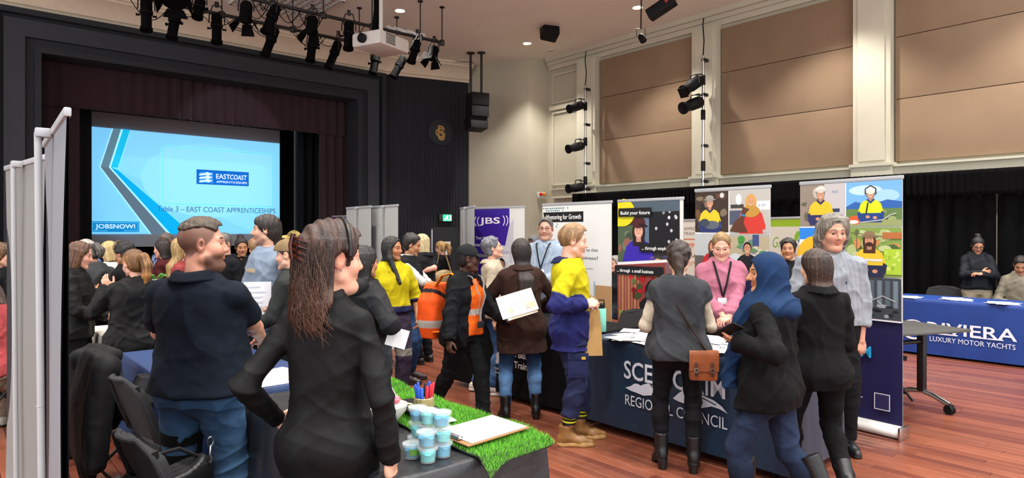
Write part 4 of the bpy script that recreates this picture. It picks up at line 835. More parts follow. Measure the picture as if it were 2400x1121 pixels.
for base, hh_, rows in ((px6(1157, 0)[0]-2.725+uc, .062, (('Department of', .62, 0), ('Employment,', .53, .004), ('Small Business', .43, .004), ('and Training', .33, .004))), (px6(1361, 0)[0]-2.725+uc, .042, (('Department of', .50, 0), ('Employment,', .435, .003), ('Small Business', .37, .003), ('and Training', .3, .003)))):
    for s_, z_, b_ in rows: pr.text(s_, base, z_, hh_ if b_ else hh_*.7, '#c4c4c6', bold=b_)
pr.ell(-.2, .4, .05, .045, '#b9b9bb'); pr.poly([(-.28, .33), (-.12, .33), (-.15, .37), (-.25, .37)], '#b9b9bb'); pr.text('Queensland', -.3, .27, .035, '#b9b9bb'); pr.text('Government', -.3, .23, .035, '#b9b9bb'); face_print(pr, t5, uc, 4.04)
trestle(1.0, 3.3, 9.63, 10.3, .72, 'folding table hidden under the royal blue yacht cover'); t7 = cloth_cover('tablecloth', .95, 3.35, 9.6, 10.35, .73, .03, M_BLUE, 'royal blue table cover with white yacht company lettering', seed=2)
def px7(px, py, v=9.57):
    t = (px-CX)/F; Y = v/(D2.x*t+D2.y); return 2.15-(D1.x*t*Y+D1.y*Y), CH-(py-HY)/F*Y
pr = Print(0, 0, 0); a0, z0 = px7(2177, 800); a1, z1 = px7(2384, 802); pr.text('RIVIERA', a0-.02, .305, .145, '#e6e9f2', bold=.006, fit=a1-a0+.02)
for i, (fx) in enumerate((.0, .17, .5, .68)): pr.rect(a0+(a1-a0)*fx, .297, .16, .016, '#e6e9f2')
b0, _ = px7(2179, 0); b1, _ = px7(2380, 0); pr.text('LUXURY MOTOR YACHTS', b0, .205, .062, '#dfe4f0', fit=b1-b0)
c0, zc_ = px7(2140, 790); pr.ell(c0, .33, .15, .13, '#e6e9f2', n=28); pr.ell(c0+.01, .335, .13, .11, '#123a86', n=28); pr.poly([(c0-.08, .3), (c0+.1, .37), (c0+.02, .3)], '#e6e9f2'); face_print(pr, t7, 2.15, 9.572)
# left-hand row
trestle(1.98, 3.5, 1.16, 1.86, .735, 'folding table under black plastic at the near end'); tp = cloth_cover('tablecloth', 1.95, 3.46, 1.13, 1.88, .745, .12, M_PLAS, 'crinkled black plastic table cover under the turf runner', fold=.022, flare=.05, hem=.1, seed=9, n=150)
trestle(3.62, 5.3, .98, 1.7, .735, 'folding table hidden under the plain blue cover'); cloth_cover('tablecloth', 3.6, 5.33, .95, 1.72, .745, .04, mat('blue_cover', '#15315f', rough=.6, noise=.1, nscale=4), 'plain blue table cover behind the man in the polo', seed=12)
trestle(6.05, 6.95, 1.0, 1.75, .735, 'folding table hidden under the white spotted cover'); cloth_cover('tablecloth', 6.0, 7.0, .98, 1.76, .745, .2, M_WHC, 'white paper table cover beside the ponytailed woman', fold=.015, flare=.04, hem=.12, seed=15)
trestle(9.0, 10.8, 1.3, 2.0, .735, 'folding table hidden under the far white cover'); cloth_cover('tablecloth', 8.97, 10.85, 1.27, 2.03, .745, .05, M_WHC, 'far white table cover below the dark haired woman in profile', seed=16)
trestle(6.8, 8.5, 3.4, 4.1, .735, 'folding table hidden under the white sheet'); cloth_cover('tablecloth', 6.77, 8.5, 3.37, 4.12, .745, .22, M_WHC, 'white sheet hanging over the table behind the orange backpack', fold=.03, flare=.03, hem=.1, seed=19)
# banners
def rollup(name, loc, rz, w, h, label, draw=None, front='#e4e4e2', back='#b4b5b3', pole_lean=0.0, curl=0.0, base=True, sag=.0):
    e = empty(name, loc, rz, label, 'banner'); k = MB()
    if base:
        k.lathe([(0, -w/2), (.055, -w/2), (.06, -w/2+.01), (.06, w/2-.01), (.055, w/2), (0, w/2)], 16, R=Matrix.Rotation(math.pi/2, 3, 'Y')); k.v = [(x, y*1.25, max(z*.85+.045, .003)) for x, y, z in k.v]; bs = k.build('base', M_WHITEPL, e)
        for s in (-1, 1): k = MB(); k.bevbox((s*(w/2+.008), 0, .05), (.02, .17, .1), .008); k.build('end_cap', M_CHROME, bs)
    k = MB(); k.bevbox((0, 0, h-.012), (w+.012, .022, .03), .006); k.build('top_rail', M_RAIL, e)
    def fn(a, b, off=0.):
        x = (a-.5)*w; y = sag*math.sin(math.pi*b)*math.sin(a*3+1)+curl*max(0, (a-.9)/.1)**1.5*min(1, (1-b)*6)+off; return (x, y, .08+(h-.1)*b)
    k = MB(); k.cc = hx(front); k.grid(lambda a, b: fn(a, b, -.002), 24, 12); n0 = len(k.v); k.cc = hx(back); k.grid(lambda a, b: fn(1-a, b, .002), 24, 12); k.build('sheet', mat('banner_sheet', vcol=True, rough=.6, noise=.03, spec=.3), e, col=True, ang=180)
    k = MB(); k.cyl((0, .035, .08), (pole_lean, .05, h-.02), .0125, 12); k.bevbox((pole_lean, .035, h-.02), (.045, .05, .035), .006); k.cyl((pole_lean*.45, .0425, h*.47), (pole_lean*.45+.0001, .0425, h*.47+.004), .0135, 12); k.build('pole', M_RAIL, e)
    if draw: pr = Print(-w/2, 0, -.004); draw(pr, w, h); pr.build('print', M_PRINT, e)
    return e
def fig(pr, x, z, s, shirt='#d8d024', skin='#c98f6e', hair='#3a2618', hat=None, low=None, smile=True, longhair=False, arms=True, collar=None):
    """a printed half-figure: s = head height, (x,z) = chin"""
    pr.poly([(x-1.15*s, z-2.6*s), (x+1.15*s, z-2.6*s), (x+1.05*s, z-.75*s), (x+.8*s, z-.35*s), (x+.3*s, z-.12*s), (x-.3*s, z-.12*s), (x-.8*s, z-.35*s), (x-1.05*s, z-.75*s)], shirt)
    for q in (-1, 1): pr.poly([(x+q*.75*s, z-.4*s), (x+q*1.05*s, z-.6*s), (x+q*1.4*s, z-1.7*s), (x+q*1.35*s, z-2.1*s), (x+q*.95*s, z-1.9*s)], shirt, q > 0)
    if low:
        pr.rect(x-1.15*s, z-2.6*s, 2.3*s, 1.0*s, low)
        for q in (-1, 1): pr.poly([(x+q*1.12*s, z-1.35*s), (x+q*1.42*s, z-1.55*s), (x+q*1.3*s, z-2.3*s), (x+q*.5*s, z-2.2*s), (x+q*.55*s, z-1.9*s), (x+q*1.0*s, z-1.9*s)], low, q > 0)
        pr.ell(x-.3*s, z-2.0*s, .22*s, .16*s, skin); pr.ell(x+.45*s, z-2.1*s, .22*s, .16*s, skin, same=True)
    if longhair: pr.ell(x, z+.35*s, .55*s, .8*s, hair); pr.rect(x-.5*s, z-.6*s, 1.*s, .8*s, hair)
    pr.rect(x-.2*s, z-.3*s, .4*s, .5*s, tuple(c*.75 for c in hx(skin)))
    if collar: pr.poly([(x-.45*s, z-.2*s), (x, z-.6*s), (x+.45*s, z-.2*s), (x+.3*s, z-.05*s), (x, z-.35*s), (x-.3*s, z-.05*s)], collar)
    pr.ell(x, z+.55*s, .44*s, .56*s, hair); pr.ell(x, z+.43*s, .36*s, .46*s, skin); d = tuple(c*.25 for c in hx(skin))
    for q in (-1, 1): pr.ell(x+q*.15*s, z+.5*s, .055*s, .03*s, d, 8, same=q > 0)
    for q in (-1, 1): pr.ell(x+q*.15*s, z+.6*s, .09*s, .018*s, hair, 8, same=True)
    pr.poly([(x-.03*s, z+.5*s), (x+.07*s, z+.32*s), (x-.05*s, z+.32*s)], tuple(c*.8 for c in hx(skin)))
    if smile: pr.ell(x, z+.22*s, .16*s, .08*s, '#f0e6e0', 12, a0=math.pi, a1=2*math.pi); pr.line([(x-.16*s, z+.22*s), (x+.16*s, z+.22*s)], .03*s, '#8a3a34')
    else: pr.ell(x, z+.19*s, .12*s, .035*s, '#a0524a', 10)
    if hat: pr.ell(x, z+.95*s, .48*s, .34*s, hat); pr.ell(x, z+.82*s, .74*s, .11*s, tuple(c*.8 for c in hx(hat)))
def blobs(pr, x, z, w, h, cols, n, seed, s0=.05, s1=.14):
    r = random.Random(seed); pr.rect(x, z, w, h, cols[0])
    for i in range(n):
        a, b = r.uniform(s0, s1)*w, r.uniform(s0, s1)*h; pr.ell(r.uniform(x+a, x+w-a), r.uniform(z+b, z+h-b), a, b, r.choice(cols), 9, r.uniform(0, 3) if a < b*1.2 and b < a*1.2 else 0)
def draw_collage(pr, w, h):
    g, c = .007, w*.475; z3, z2, z1 = .91, 1.25, 1.65
    pr.rect(0, .1, w, .8, '#1c1a44'); pr.rect(0, .9, w, h-.93, '#e8e8e6')
    blobs(pr, 0, z1, c-g, h-z1-.03, ('#8c7f72', '#6b5e4e', '#a99a86', '#5a5a48', '#b7ada2'), 26, 1); pr.rect(c*.55, z1, c*.45-g, h-z1-.03, '#b9b4b4'); pr.rect(c*.55, z1+.05, c*.42-g, .05, '#8c8c94'); pr.rect(c*.58, z1+.12, c*.3, .03, '#2c3a5c'); pr.text('FXZ', c*.72, h-.11, .02, '#3c5a8c')
    fig(pr, c*.47, z1+.235, .085, '#e0b82c', low='#2a2f5c', hat='#d6cfc4', hair='#777268', collar='#28305c')
    pr.rect(c+g, z1, w-c-g, h-z1-.03, '#6fa9dc'); pr.ell(c+.16, h-.1, .13, .04, '#b6d4ec'); pr.ell(w-.12, h-.15, .1, .05, '#9cc6e8'); pr.poly([(c+g, z1+.16), (c+.08, z1+.2), (c+.2, z1+.17), (c+.33, z1+.21), (w, z1+.19), (w, z1+.1), (c+g, z1+.1)], '#2f5fa6'); blobs(pr, c+g, z1, w-c-g, .14, ('#5f7a44', '#4a6436', '#7c8c58', '#93a06c'), 22, 3)
    pr.rect(c+g, z1, w-c-g, .05, '#8f9a66'); pr.ell(c+.08, z1+.05, .055, .035, '#d8582c'); pr.ell(c+.07, z1+.035, .04, .015, '#e8e6e0')
    fig(pr, c+.205, z1+.225, .075, '#cfe01c', low='#23407e', hair='#5a4632', collar='#25407e'); pr.ell(c+.205, z1+.29, .04, .034, '#e6ead8'); pr.ell(c+.205, z1+.272, .05, .009, '#c9d0b8'); pr.line([(c+.165, z1+.255), (c+.165, z1+.3), (c+.205, z1+.325), (c+.245, z1+.3), (c+.245, z1+.255)], .01, '#2c2c30'); pr.line([(c+.17, z1+.1), (c+.185, z1+.19)], .012, '#30302c'); pr.line([(c+.12, z1+.03), (c+.3, z1+.05), (c+.36, z1+.09), (c+.4, z1+.1)], .008, '#b9b9b4')
    pr.rect(0, z2, c-g, z1-z2-.01, '#2a7fd8'); pr.rect(0, z2, c-g, .2, '#2b3350'); pr.rect(0, z2+.24, c-g, .05, '#e8eef4'); pr.ell(c*.35, z2+.15, .16, .17, '#e4b02a'); pr.rect(0, z2, c-g, .06, '#30343c')
    blobs(pr, c+g, z2, w-c-g, z1-z2-.01, ('#7f9a4c', '#5e7a38', '#a9b87a', '#c98a4c', '#4c5e34', '#b9c48c'), 40, 5); blobs(pr, w-.13, z2+.02, .13, .2, ('#a6c83c', '#8ab034', '#c4d86a'), 16, 8); pr.line([(c+.05, z1-.05), (w, z1-.1)], .006, '#6a5a4c'); pr.line([(c+.1, z2+.2), (c+.1, z1-.02)], .006, '#6a5a4c'); pr.rect(c+.3, z1-.1, .14, .05, '#b06a3c')
    fig(pr, c+.2, z2+.24, .095, '#e2bc30', low='#242a48', hat='#8a7054', hair='#4a2c1c', longhair=True, smile=False); pr.rect(c+.1, z2+.12, .2, .018, '#d8d8d0'); pr.ell(c+.2, z2+.255, .028, .018, '#3c2418')
    pr.rect(0, z3, w, z2-z3-.01, '#3c4248')
    for i in range(9): pr.rect(.3+i*.06, z3+.1, .035, .21, ('#6d7c88', '#54626c')[i % 2], i > 0)
    pr.rect(.34, z3+.08, .12, .2, '#5c4030'); pr.rect(.36, z3+.1, .08, .14, '#3c2a20', True); pr.poly([(.33, z3+.02), (.47, z3+.04), (.46, z3+.17), (.4, z3+.2), (.34, z3+.1)], '#d0cc28'); pr.rect(.3, z3, .17, .07, '#223a6c')
    r = random.Random(4)
    for i in range(26): pr.ell(r.uniform(.46, w-.04), r.uniform(z3+.01, z3+.12), r.uniform(.01, .045), r.uniform(.006, .02), r.choice(('#15171a', '#22262a', '#8f979c', '#3a3f44')), 8)
    pr.line([(.62, z3+.15), (.7, z3+.19), (.8, z3+.15)], .008, '#a9b0b4'); pr.line([(.66, z3+.15), (.72, z3+.1)], .008, '#a9b0b4')
    pr.rect(0, .9, w, .012, '#dcdce4'); pr.text('SCENIC', .1, .6, .06, '#e4e4ec', bold=.003); pr.text('RIM', .42, .6, .09, '#28a6d8', bold=.004); pr.rect(.45, .27, .1, .005, '#d8d8e4')
    pr.rect(w-.2, .2, .12, .13, '#c9c9d6'); pr.rect(w-.193, .207, .106, .116, '#2a2850')
def draw_collage2(pr, w, h):
    c = w*.475; z1, z2 = 1.6, 1.18; g = .007; pr.rect(0, .1, w, h-.12, '#e8e8e6')
    blobs(pr, 0, z1, c-g, h-z1-.03, ('#3c2f28', '#5a4030', '#2a2220', '#6d4c34', '#7a6a58'), 30, 11); pr.ell(c*.8, h-.07, .022, .024, '#c9c9c4'); fig(pr, c*.45, z1+.235, .09, '#ddc02c', low='#2a3468', hat='#98948c', hair='#6a625a', collar='#28305c'); pr.ell(c*.5, z1+.07, .085, .04, '#59626c'); pr.ell(c*.3, z1+.09, .05, .04, '#3c4450')
    pr.rect(c+g, z1, w-c-g, h-z1-.03, '#b4b0aa'); pr.rect(c+g, z1+.07, .13, .13, '#4c5468'); pr.rect(c+.02, z1+.22, .13, .035, '#3c3a38'); pr.ell(c+.1, z1+.3, .03, .05, '#d8dadc'); pr.rect(c+.26, z1+.2, .14, .08, '#d4d8dc'); pr.text('4 157', c+.29, z1+.23, .022, '#5a6470')
    fig(pr, c+.22, z1+.23, .1, '#c83a30', skin='#c9936e', hair='#c99a4c', longhair=True); pr.ell(c+.22, z1+.19, .085, .055, '#b98a3c'); pr.poly([(c+.01, z1+.01), (c+.06, z1+.1), (c+.13, z1+.15), (c+.14, z1+.24), (c+.17, z1+.22), (c+.21, z1+.21), (c+.17, z1+.17), (c+.15, z1+.09), (c+.19, z1+.0), (c+.08, z1+.0)], '#5a3626'); pr.line([(c+.12, z1+.16), (c+.17, z1+.15)], .018, '#2c7ca8')
    pr.rect(0, z2, c-g, z1-z2-.012, '#b3b8b8'); pr.rect(0, z2, .1, .2, '#5c5654'); fig(pr, c*.55, z2+.245, .095, '#b8242c', hair='#6a3c26', longhair=True); pr.ell(c*.55, z2+.15, .05, .1, '#2c2428')
    pr.rect(c+g, z2, w-c-g, z1-z2-.012, '#a9a79c'); blobs(pr, c+g, z2+.16, w-c-g, .22, ('#b0a488', '#8a7c62', '#5c8c5c', '#c9c4b0', '#6c7c9c'), 26, 14); pr.ell(c+.07, z2+.13, .08, .1, '#c4ccd0'); pr.rect(c+.24, z2+.3, .06, .1, '#3c4c7c'); pr.ell(c+.13, z1-.06, .035, .03, '#3c8c3c'); fig(pr, c+.19, z2+.235, .09, '#1c1c20', hair='#1c1614', longhair=False)
    pr.rect(0, .1, w, z2-.1, '#1c1a44')
def draw_future(pr, w, h):
    s = lambda x, y: (w*x, h*(1-y))
    pr.rect(0, .1, w, h-.12, '#d6d6d0'); pr.rect(0, h*.66, w*.95, h*.33, '#3c3a3a'); blobs(pr, 0, h*.66, w*.5, h*.2, ('#4c5c44', '#6c7c5c', '#3c4a3c', '#8c5c4c'), 20, 21); pr.rect(w*.45, h*.72, w*.5, h*.22, '#16161a'); pr.rect(w*.42, h*.74, w*.08, h*.16, '#5f7088')
    r = random.Random(5)
    for i in range(12): pr.ell(w*r.uniform(.6, .92), h*r.uniform(.75, .95), .016, .018, r.choice(('#b9b9bc', '#8a8a90', '#d8d8dc')), 8)
    pr.rect(0, h*.93, w*.95, h*.055, '#4c5a66'); pr.ell(w*.08, h*.93, w*.2, h*.075, '#ddd020', 24, a0=-math.pi/2*1.0, a1=math.pi/2); pr.rect(0, h*.855, w*.09, h*.13, '#ddd020'); pr.text('1', w*.0, h*.7, .0001, '#ddd020')
    fig(pr, w*.34, h*.795, .15, '#3a28a8', skin='#dca28c', hair='#2a1a18', longhair=True); pr.ell(w*.34, h*.875, .085, .06, '#4a2024'); pr.ell(w*.41, h*.86, .06, .016, '#2c1216', rot=-.2)
    for x, z in ((.55, .69), (.63, .68), (.75, .695), (.85, .68)): pr.ell(w*x, h*z, .03, .014, ('#b86a4c', '#6a4c9c', '#c9a46c', '#4c3c6c')[int(x*10) % 4])
    pr.poly([s(0, .34), s(.95, .31), s(.95, .325), s(0, .355)], '#e4e4e0'); pr.poly([s(0, .355), s(.95, .325), s(.95, .645), s(0, .69)], '#8c3c38')
    for i in range(7): pr.poly([s(.02+i*.05, .36), s(.05+i*.05, .36), s(.05+i*.05, .68), s(.02+i*.05, .685)], '#b4805c' if i % 2 else '#9c6a4c')
    for i in range(34): pr.ell(w*r.uniform(.18, .7), h*(1-r.uniform(.36, .52)), r.uniform(.02, .04), r.uniform(.02, .035), r.choice(('#a81c24', '#c82830', '#3c4c2c', '#7c1418', '#5c6c3c')), 9)
    pr.rect(w*.75, h*.37, w*.2, h*.3, '#7c5a5c'); fig(pr, w*.56, h*.475, .17, '#d8782c', skin='#e0ac94', hair='#141014', longhair=True); pr.poly([s(.36, .55), s(.5, .5), s(.56, .6), s(.5, .68), s(.38, .68)], '#17141c'); pr.ell(w*.3, h*.36, .05, .022, '#e6e6e2', rot=.6); pr.ell(w*.42, h*.37, .05, .035, '#d8a48c'); pr.poly([s(.78, .6), s(.95, .57), s(.95, .64), s(.78, .66)], '#1c4a4c'); blobs(pr, w*.03, h*.34, w*.16, h*.06, ('#8c9c4c', '#d8d49c', '#5c6c2c'), 10, 31)
    pr.poly([s(0, .69), s(.95, .645), s(.95, .66), s(0, .705)], '#e8e8e4'); pr.poly([s(0, .705), s(.95, .66), s(.95, .94), s(0, .94)], '#a9b0a4'); pr.rect(w*.42, h*.28, .05, .05, '#141414'); pr.rect(w*.3, h*.06, w*.65, h*.2, '#2c3058'); fig(pr, w*.45, h*.2, .1, '#9c3c6c', skin='#d8927c', hair='#8a5a34'); pr.ell(w*.75, h*.16, .07, .09, '#d8502c')
    for t_, x, y, x1, sh in (('Build your future', .06, .075, .55, 0), ('... through employment', .4, .262, .95, 0), ('... through  a small business', 0, .385, .73, 0)):
        a, b = s(x, y); pr.poly([(a-.03, b-.035), (w*x1, b-.035), (w*x1, b+.055), (a-.03, b+.055)], '#17171a'); pr.text(t_, a, b-.012, .034, '#f4f4f2', bold=.0015, fit=min(w*x1-a-.02, w*.58))
def draw_mentor(pr, w, h):
    pr.rect(0, .1, w, h-.12, '#e2e2de'); r = random.Random(2)
    for i in range(15):
        for j in range(12):
            x = .02+i*.031+(j % 2)*.0155; z = h-.06-j*.027
            if math.hypot((x-.0)*.8, (h-z)*1.0) < .3+.06*math.sin(i*2) and r.random() > .12: pr.ell(x, z, .0105, .0105, r.choice(('#2c6c78', '#4a8c98', '#1f5560')), 6, same=i+j > 0)
    pr.rect(.02, h-.225, w*.6, .12, '#17171a'); pr.text('Mentoring for Growth', .07, h-.19, .055, '#f4f4f2', bold=.002, fit=w*.52)
    for t_, y, hh2 in (('Need someone to talk to that', .56, .036), ('understands business?', .65, .036)): pr.text(t_, w*.12, h-y, hh2, '#2c2c30', bold=.001, fit=w*.7)
    pr.text('business experts', w*.6, h-.76, .018, '#4c4c50')
    b = '#b98e5c'; pr.rect(w*.55, .1, w*.44, h*.47, '#dcdcd8'); pr.rect(w*.78, .1, w*.22, h*.47, '#b58c60'); pr.poly([(w*.5, .1), (w*.5, h*.42), (w*.56, h*.5), (w*.66, h*.53), (w*.72, h*.45), (w*.74, .1)], '#5c6c78'); pr.poly([(w*.52, .1), (w*.52, h*.41), (w*.57, h*.48), (w*.65, h*.51), (w*.7, h*.44), (w*.71, .1)], '#7c93a4'); pr.poly([(w*.54, .1), (w*.54, h*.4), (w*.58, h*.46), (w*.64, h*.49), (w*.68, h*.43), (w*.69, .1)], '#3c241c'); pr.rect(w*.79, h*.3, w*.21, .012, '#8c6a44'); pr.rect(w*.76, h*.1, w*.02, h*.44, '#9cb4c8')
    pr.rect(w*.55, h*.36, .13, .04, '#d8c8a0'); pr.rect(w*.55, h*.24, .12, .08, '#cfc4b4'); pr.line([(w*.72, h*.1), (w*.72, h*.36)], .014, '#c23a2c'); pr.ell(w*.72, h*.37, .03, .03, '#3c3c40'); pr.ell(w*.72, h*.37, .02, .02, '#7c93a4')
def draw_purple(pr, w, h):
    pr.rect(0, .1, w, h-.12, '#dededa'); q = [(0, .1), (0, h-.03), (w*.72, h-.03), (w*.72, h*.86)]
    for i in range(9): t = i/8; q.append((w*(.72-.3*t**1.7), h*(.86-.42*t)))
    q += [(w*.3, .1)]; pr.poly(q, '#3a1f93'); pr.poly([(w*.72, h*.86), (w*.8, h*.9), (w*.78, h*.55), (w*.6, h*.62)], '#c4c4cc')
    pr.text('JBS', w*.14, h*.87, .095, '#f4f4fa', bold=.006, fit=w*.4)
    for s_, x0 in ((1, .1), (1, .04), (-1, .6), (-1, .66)): pr.line([(w*x0+s_*.03, h*.925), (w*x0, h*.9), (w*x0, h*.875), (w*x0+s_*.03, h*.85)] if s_ > 0 else [(w*x0+s_*.0, h*.93), (w*x0+.03, h*.905), (w*x0+.03, h*.88), (w*x0, h*.852)], .014, '#f4f4fa')
    pr.text('Your beef career', w*.06, h*.745, .05, '#f4f4fa', bold=.002, fit=w*.44); pr.text('starts', w*.05, h*.69, .05, '#f4f4fa', bold=.002, fit=w*.17); pr.text('here', w*.25, h*.69, .05, '#3f7ff0', bold=.002, fit=w*.13)
    pr.poly([(w*.4, .1), (w*.42, h*.38), (w*.5, h*.45), (w*.64, h*.45), (w*.74, h*.38), (w*.78, .1)], '#e2e2e4'); pr.ell(w*.57, h*.6, w*.155, h*.085, '#d6d6da'); fig(pr, w*.57, h*.51, .16, '#e2e2e4', skin='#c08a6c', hair='#1c1614', smile=False); pr.ell(w*.57, h*.645, w*.17, h*.055, '#c9cad2', 24, a0=0, a1=math.pi); pr.ell(w*.57, h*.645, w*.2, h*.014, '#b4b6c0'); pr.ell(w*.86, h*.45, .07, .1, '#b98a5c')
def draw_growbrand(pr, w, h):
    pr.rect(0, .1, w, h-.12, '#cfcbbd'); pr.rect(0, h-.13, w, .1, '#8fb02c'); pr.text('Grow', w*.1, h-.42, .15, '#7c9c3c', shear=.3, fit=w*.55); pr.ell(w*.74, h-.26, .035, .075, '#7cb02c', rot=-.4); pr.ell(w*.84, h-.31, .05, .028, '#243c6c', rot=.4); pr.ell(w*.92, h-.3, .03, .016, '#d8843c', rot=.3)
    pr.text('YOUR CAREER IN', w*.3, h-.55, .055, '#c0703c', bold=.002, fit=w*.68); pr.text('LANDSCAPING', w*.12, h-.65, .065, '#33343a', bold=.001, fit=w*.86); pr.rect(w*.12, h-.69, w*.84, .006, '#5c8c3c'); pr.text('PLANT MAINTAIN', w*.35, h-.77, .04, '#8c9c5c', fit=w*.6); pr.text('TRAINING CAREERS', w*.55, h-.84, .025, '#55565c', fit=w*.4); blobs(pr, w*.5, h-1.15, w*.48, .24, ('#7c8c5c', '#a9a48c', '#3c4a5c', '#c9a46c'), 16, 3)
def draw_orange(pr, w, h):
    pr.rect(0, .1, w, h-.12, '#d8d0c4'); pr.text('APPRENTICE AND', .04, h-.16, .045, '#5c4c44', fit=w*.9); pr.text('TRAINEE CENTRE', .04, h-.23, .045, '#5c4c44', fit=w*.9); pr.rect(0, h-.3, w, .02, '#c97c5c')
    for i, (t_, c) in enumerate((('APPRENTICE', '#c8643c'), ('TRAINING', '#8c5c3c'), ('OPTIONS', '#d89c7c'))): pr.text(t_, .05, h-.42-i*.13, .075, c, bold=.003, fit=w*.9)
def draw_maroon(pr, w, h): 
    pr.rect(0, .1, w, h-.12, '#5c1c44')
    for i in range(7): pr.poly([(w*(.05+.13*i), .1), (w*(.1+.13*i), .1), (w*(.14+.13*i), h-.04), (w*(.06+.13*i), h-.04)], ('#7c2450', '#6c3470', '#84305c')[i % 3])
def draw_dark(pr, w, h): pr.rect(0, .1, w, h-.12, '#24262c'); pr.poly([(w*.6, .1), (w, .1), (w, .5)], '#2c8c94'); pr.poly([(w*.8, .1), (w, .1), (w, .3)], '#e4e4e4')
def atpx(px, v=None, Y=None):
    t = (px-CX)/F
    if Y is None: Y = v/(D2.x*t+D2.y)
    return Vector((t*Y, Y, 0))
def between(pa, pb): c = (pa+pb)/2; d = pb-pa; return c, math.atan2(d.y, d.x), d.length
for nm, pa, pb, h, draw, lab in (
    ('pull_up_banner', atpx(1272, Y=7.9), atpx(1434, Y=7.08), 1.945, draw_mentor, 'white mentoring banner with teal dots behind the check-shirted man'),
    ('pull_up_banner', atpx(1449, Y=6.95), atpx(1602, Y=6.35), 1.945, draw_future, 'photo banner about building your future, right of the white mentoring banner'),
    ('pull_up_banner', atpx(1630, Y=6.3), atpx(1806, Y=5.72), 2.015, draw_collage2, 'photo collage banner behind the woman in pink'),
    ('pull_up_banner', atpx(1876, Y=5.72), atpx(2116, Y=5.04), 2.04, draw_collage, 'tall photo collage banner behind the grey haired man'),
    ('pull_up_banner', atpx(1598, Y=9.6), atpx(1690, Y=9.0), 1.79, draw_orange, 'beige banner with orange lettering partly behind the collage banner'),
    ('pull_up_banner', atpx(1803, Y=9.2), atpx(1893, Y=8.6), 1.81, draw_growbrand, 'green and beige landscaping career banner between the two collages'),
    ('pull_up_banner', atpx(1108, Y=10.5), atpx(1230, Y=9.9), 2.0, draw_purple, 'purple beef career banner with white helmeted worker'),
    ('pull_up_banner', atpx(779, Y=14.6), atpx(828, Y=14.1), 1.97, draw_maroon, 'small maroon banner standing in front of the stage')):
    c, rz, w = between(pa, pb); rollup(nm, c, rz, w, h, lab, draw)
for px0, Y0, px1, Y1, lab in ((870, 9.75, 812, 10.5, 'back of a white banner standing left of the paired one'), (933, 9.3, 872, 10.0, 'back of a white banner just left of the dark side wall'), (1112, 9.75, 1079, 10.6, 'back of a cream banner tucked behind the purple banner')):
    c, rz, w = between(atpx(px0, Y=Y0), atpx(px1, Y=Y1)); rollup('pull_up_banner', c, rz, w, 2.0, lab, draw_dark)
c, rz, w = between(Vector((-1.43, 2.1, 0)), Vector((-2.06, 2.88, 0))); rollup('pull_up_banner', c, rz, w, 2.0, 'back of the nearest tall white banner at the left', draw_dark, back='#7d8188', front='#26282e', curl=.0, sag=.02, pole_lean=.03)
c, rz, w = between(Vector((-2.40, 3.36, 0)), Vector((-3.07, 3.96, 0))); rollup('pull_up_banner', c, rz, w, 2.0, 'back of the farther white banner at the left edge', draw_dark, back='#80817f', front='#26282e', sag=.015)
# chairs
M_UPH = mat('charcoal_upholstery', '#232326', rough=.9, noise=.15, nscale=30, bump=.3, bscale=160)
def make_chair():
    e = empty('folding_chair', kind=None); k = MB()
    def back(a, b):
        x = (a-.5)*2; z = .49+.33*b; w = .225*(1-.25*max(0, b-.6)**2*3); r = min(1, (1-b)*6+.2)
        return (x*w*(1 if b < .85 else math.sqrt(max(0.05, 1-((b-.85)/.17)**2))), -.2-.12*b-.03*(1-x*x)*1.0, z)
    k.grid(back, 14, 14, thick=.028); k.build('backrest', M_UPH, e, ang=70)
    k = MB(); pts = [back(i/10, 1) for i in range(11)]; ed = [back(0, j/10) for j in range(11)]+pts[1:-1]+[back(1, 1-j/10) for j in range(11)]; k.tube([(x, y-.012, z) for x, y, z in ed], .011, 8); k.build('back_piping', M_UPH, e)
    k = MB(); k.grid(lambda a, b: ((a-.5)*.44*(1-.12*(1-b)), -.2+.42*b, .45+.012*math.sin(b*3.1)-.02*b**4), 10, 10, thick=.045); k.build('seat', M_UPH, e, ang=70)
    for s in (-1, 1):
        k = MB(); k.tube([(s*.2, -.31, .8), (s*.205, -.22, .5), (s*.21, .0, .36), (s*.215, .27, .015)], .0125, 8); k.build('leg', M_BLACK, e); k = MB(); k.tube([(s*.19, .12, .42), (s*.195, -.1, .25), (s*.2, -.36, .015)], .0125, 8); k.build('leg', M_BLACK, e)
    k = MB(); k.cyl((-.21, .2, .08), (.21, .2, .08), .009, 8); k.build('stretcher', M_BLACK, e); k = MB(); k.cyl((-.2, -.3, .1), (.2, -.3, .1), .009, 8); k.build('stretcher', M_BLACK, e); return e
ch0 = make_chair(); first = True
def chair(loc, rz, label):
    global first
    o = ch0 if first else copy_tree(ch0); first = False; o.location = loc; o.rotation_euler = (0, 0, rz); return tag(o, label, 'chair', 'charcoal folding chairs')
FW = -math.pi/2+TH                                   # a chair facing +v
chair((-1.88, 3.74, 0), FW+.12, 'charcoal folding chair with a white paper on its seat'); chair((-2.32, 4.27, 0), FW+.1, 'charcoal folding chair with a black coat over its back'); chair(UV(2.89, .86), FW+.12, 'charcoal folding chair with a black handbag hung on it')
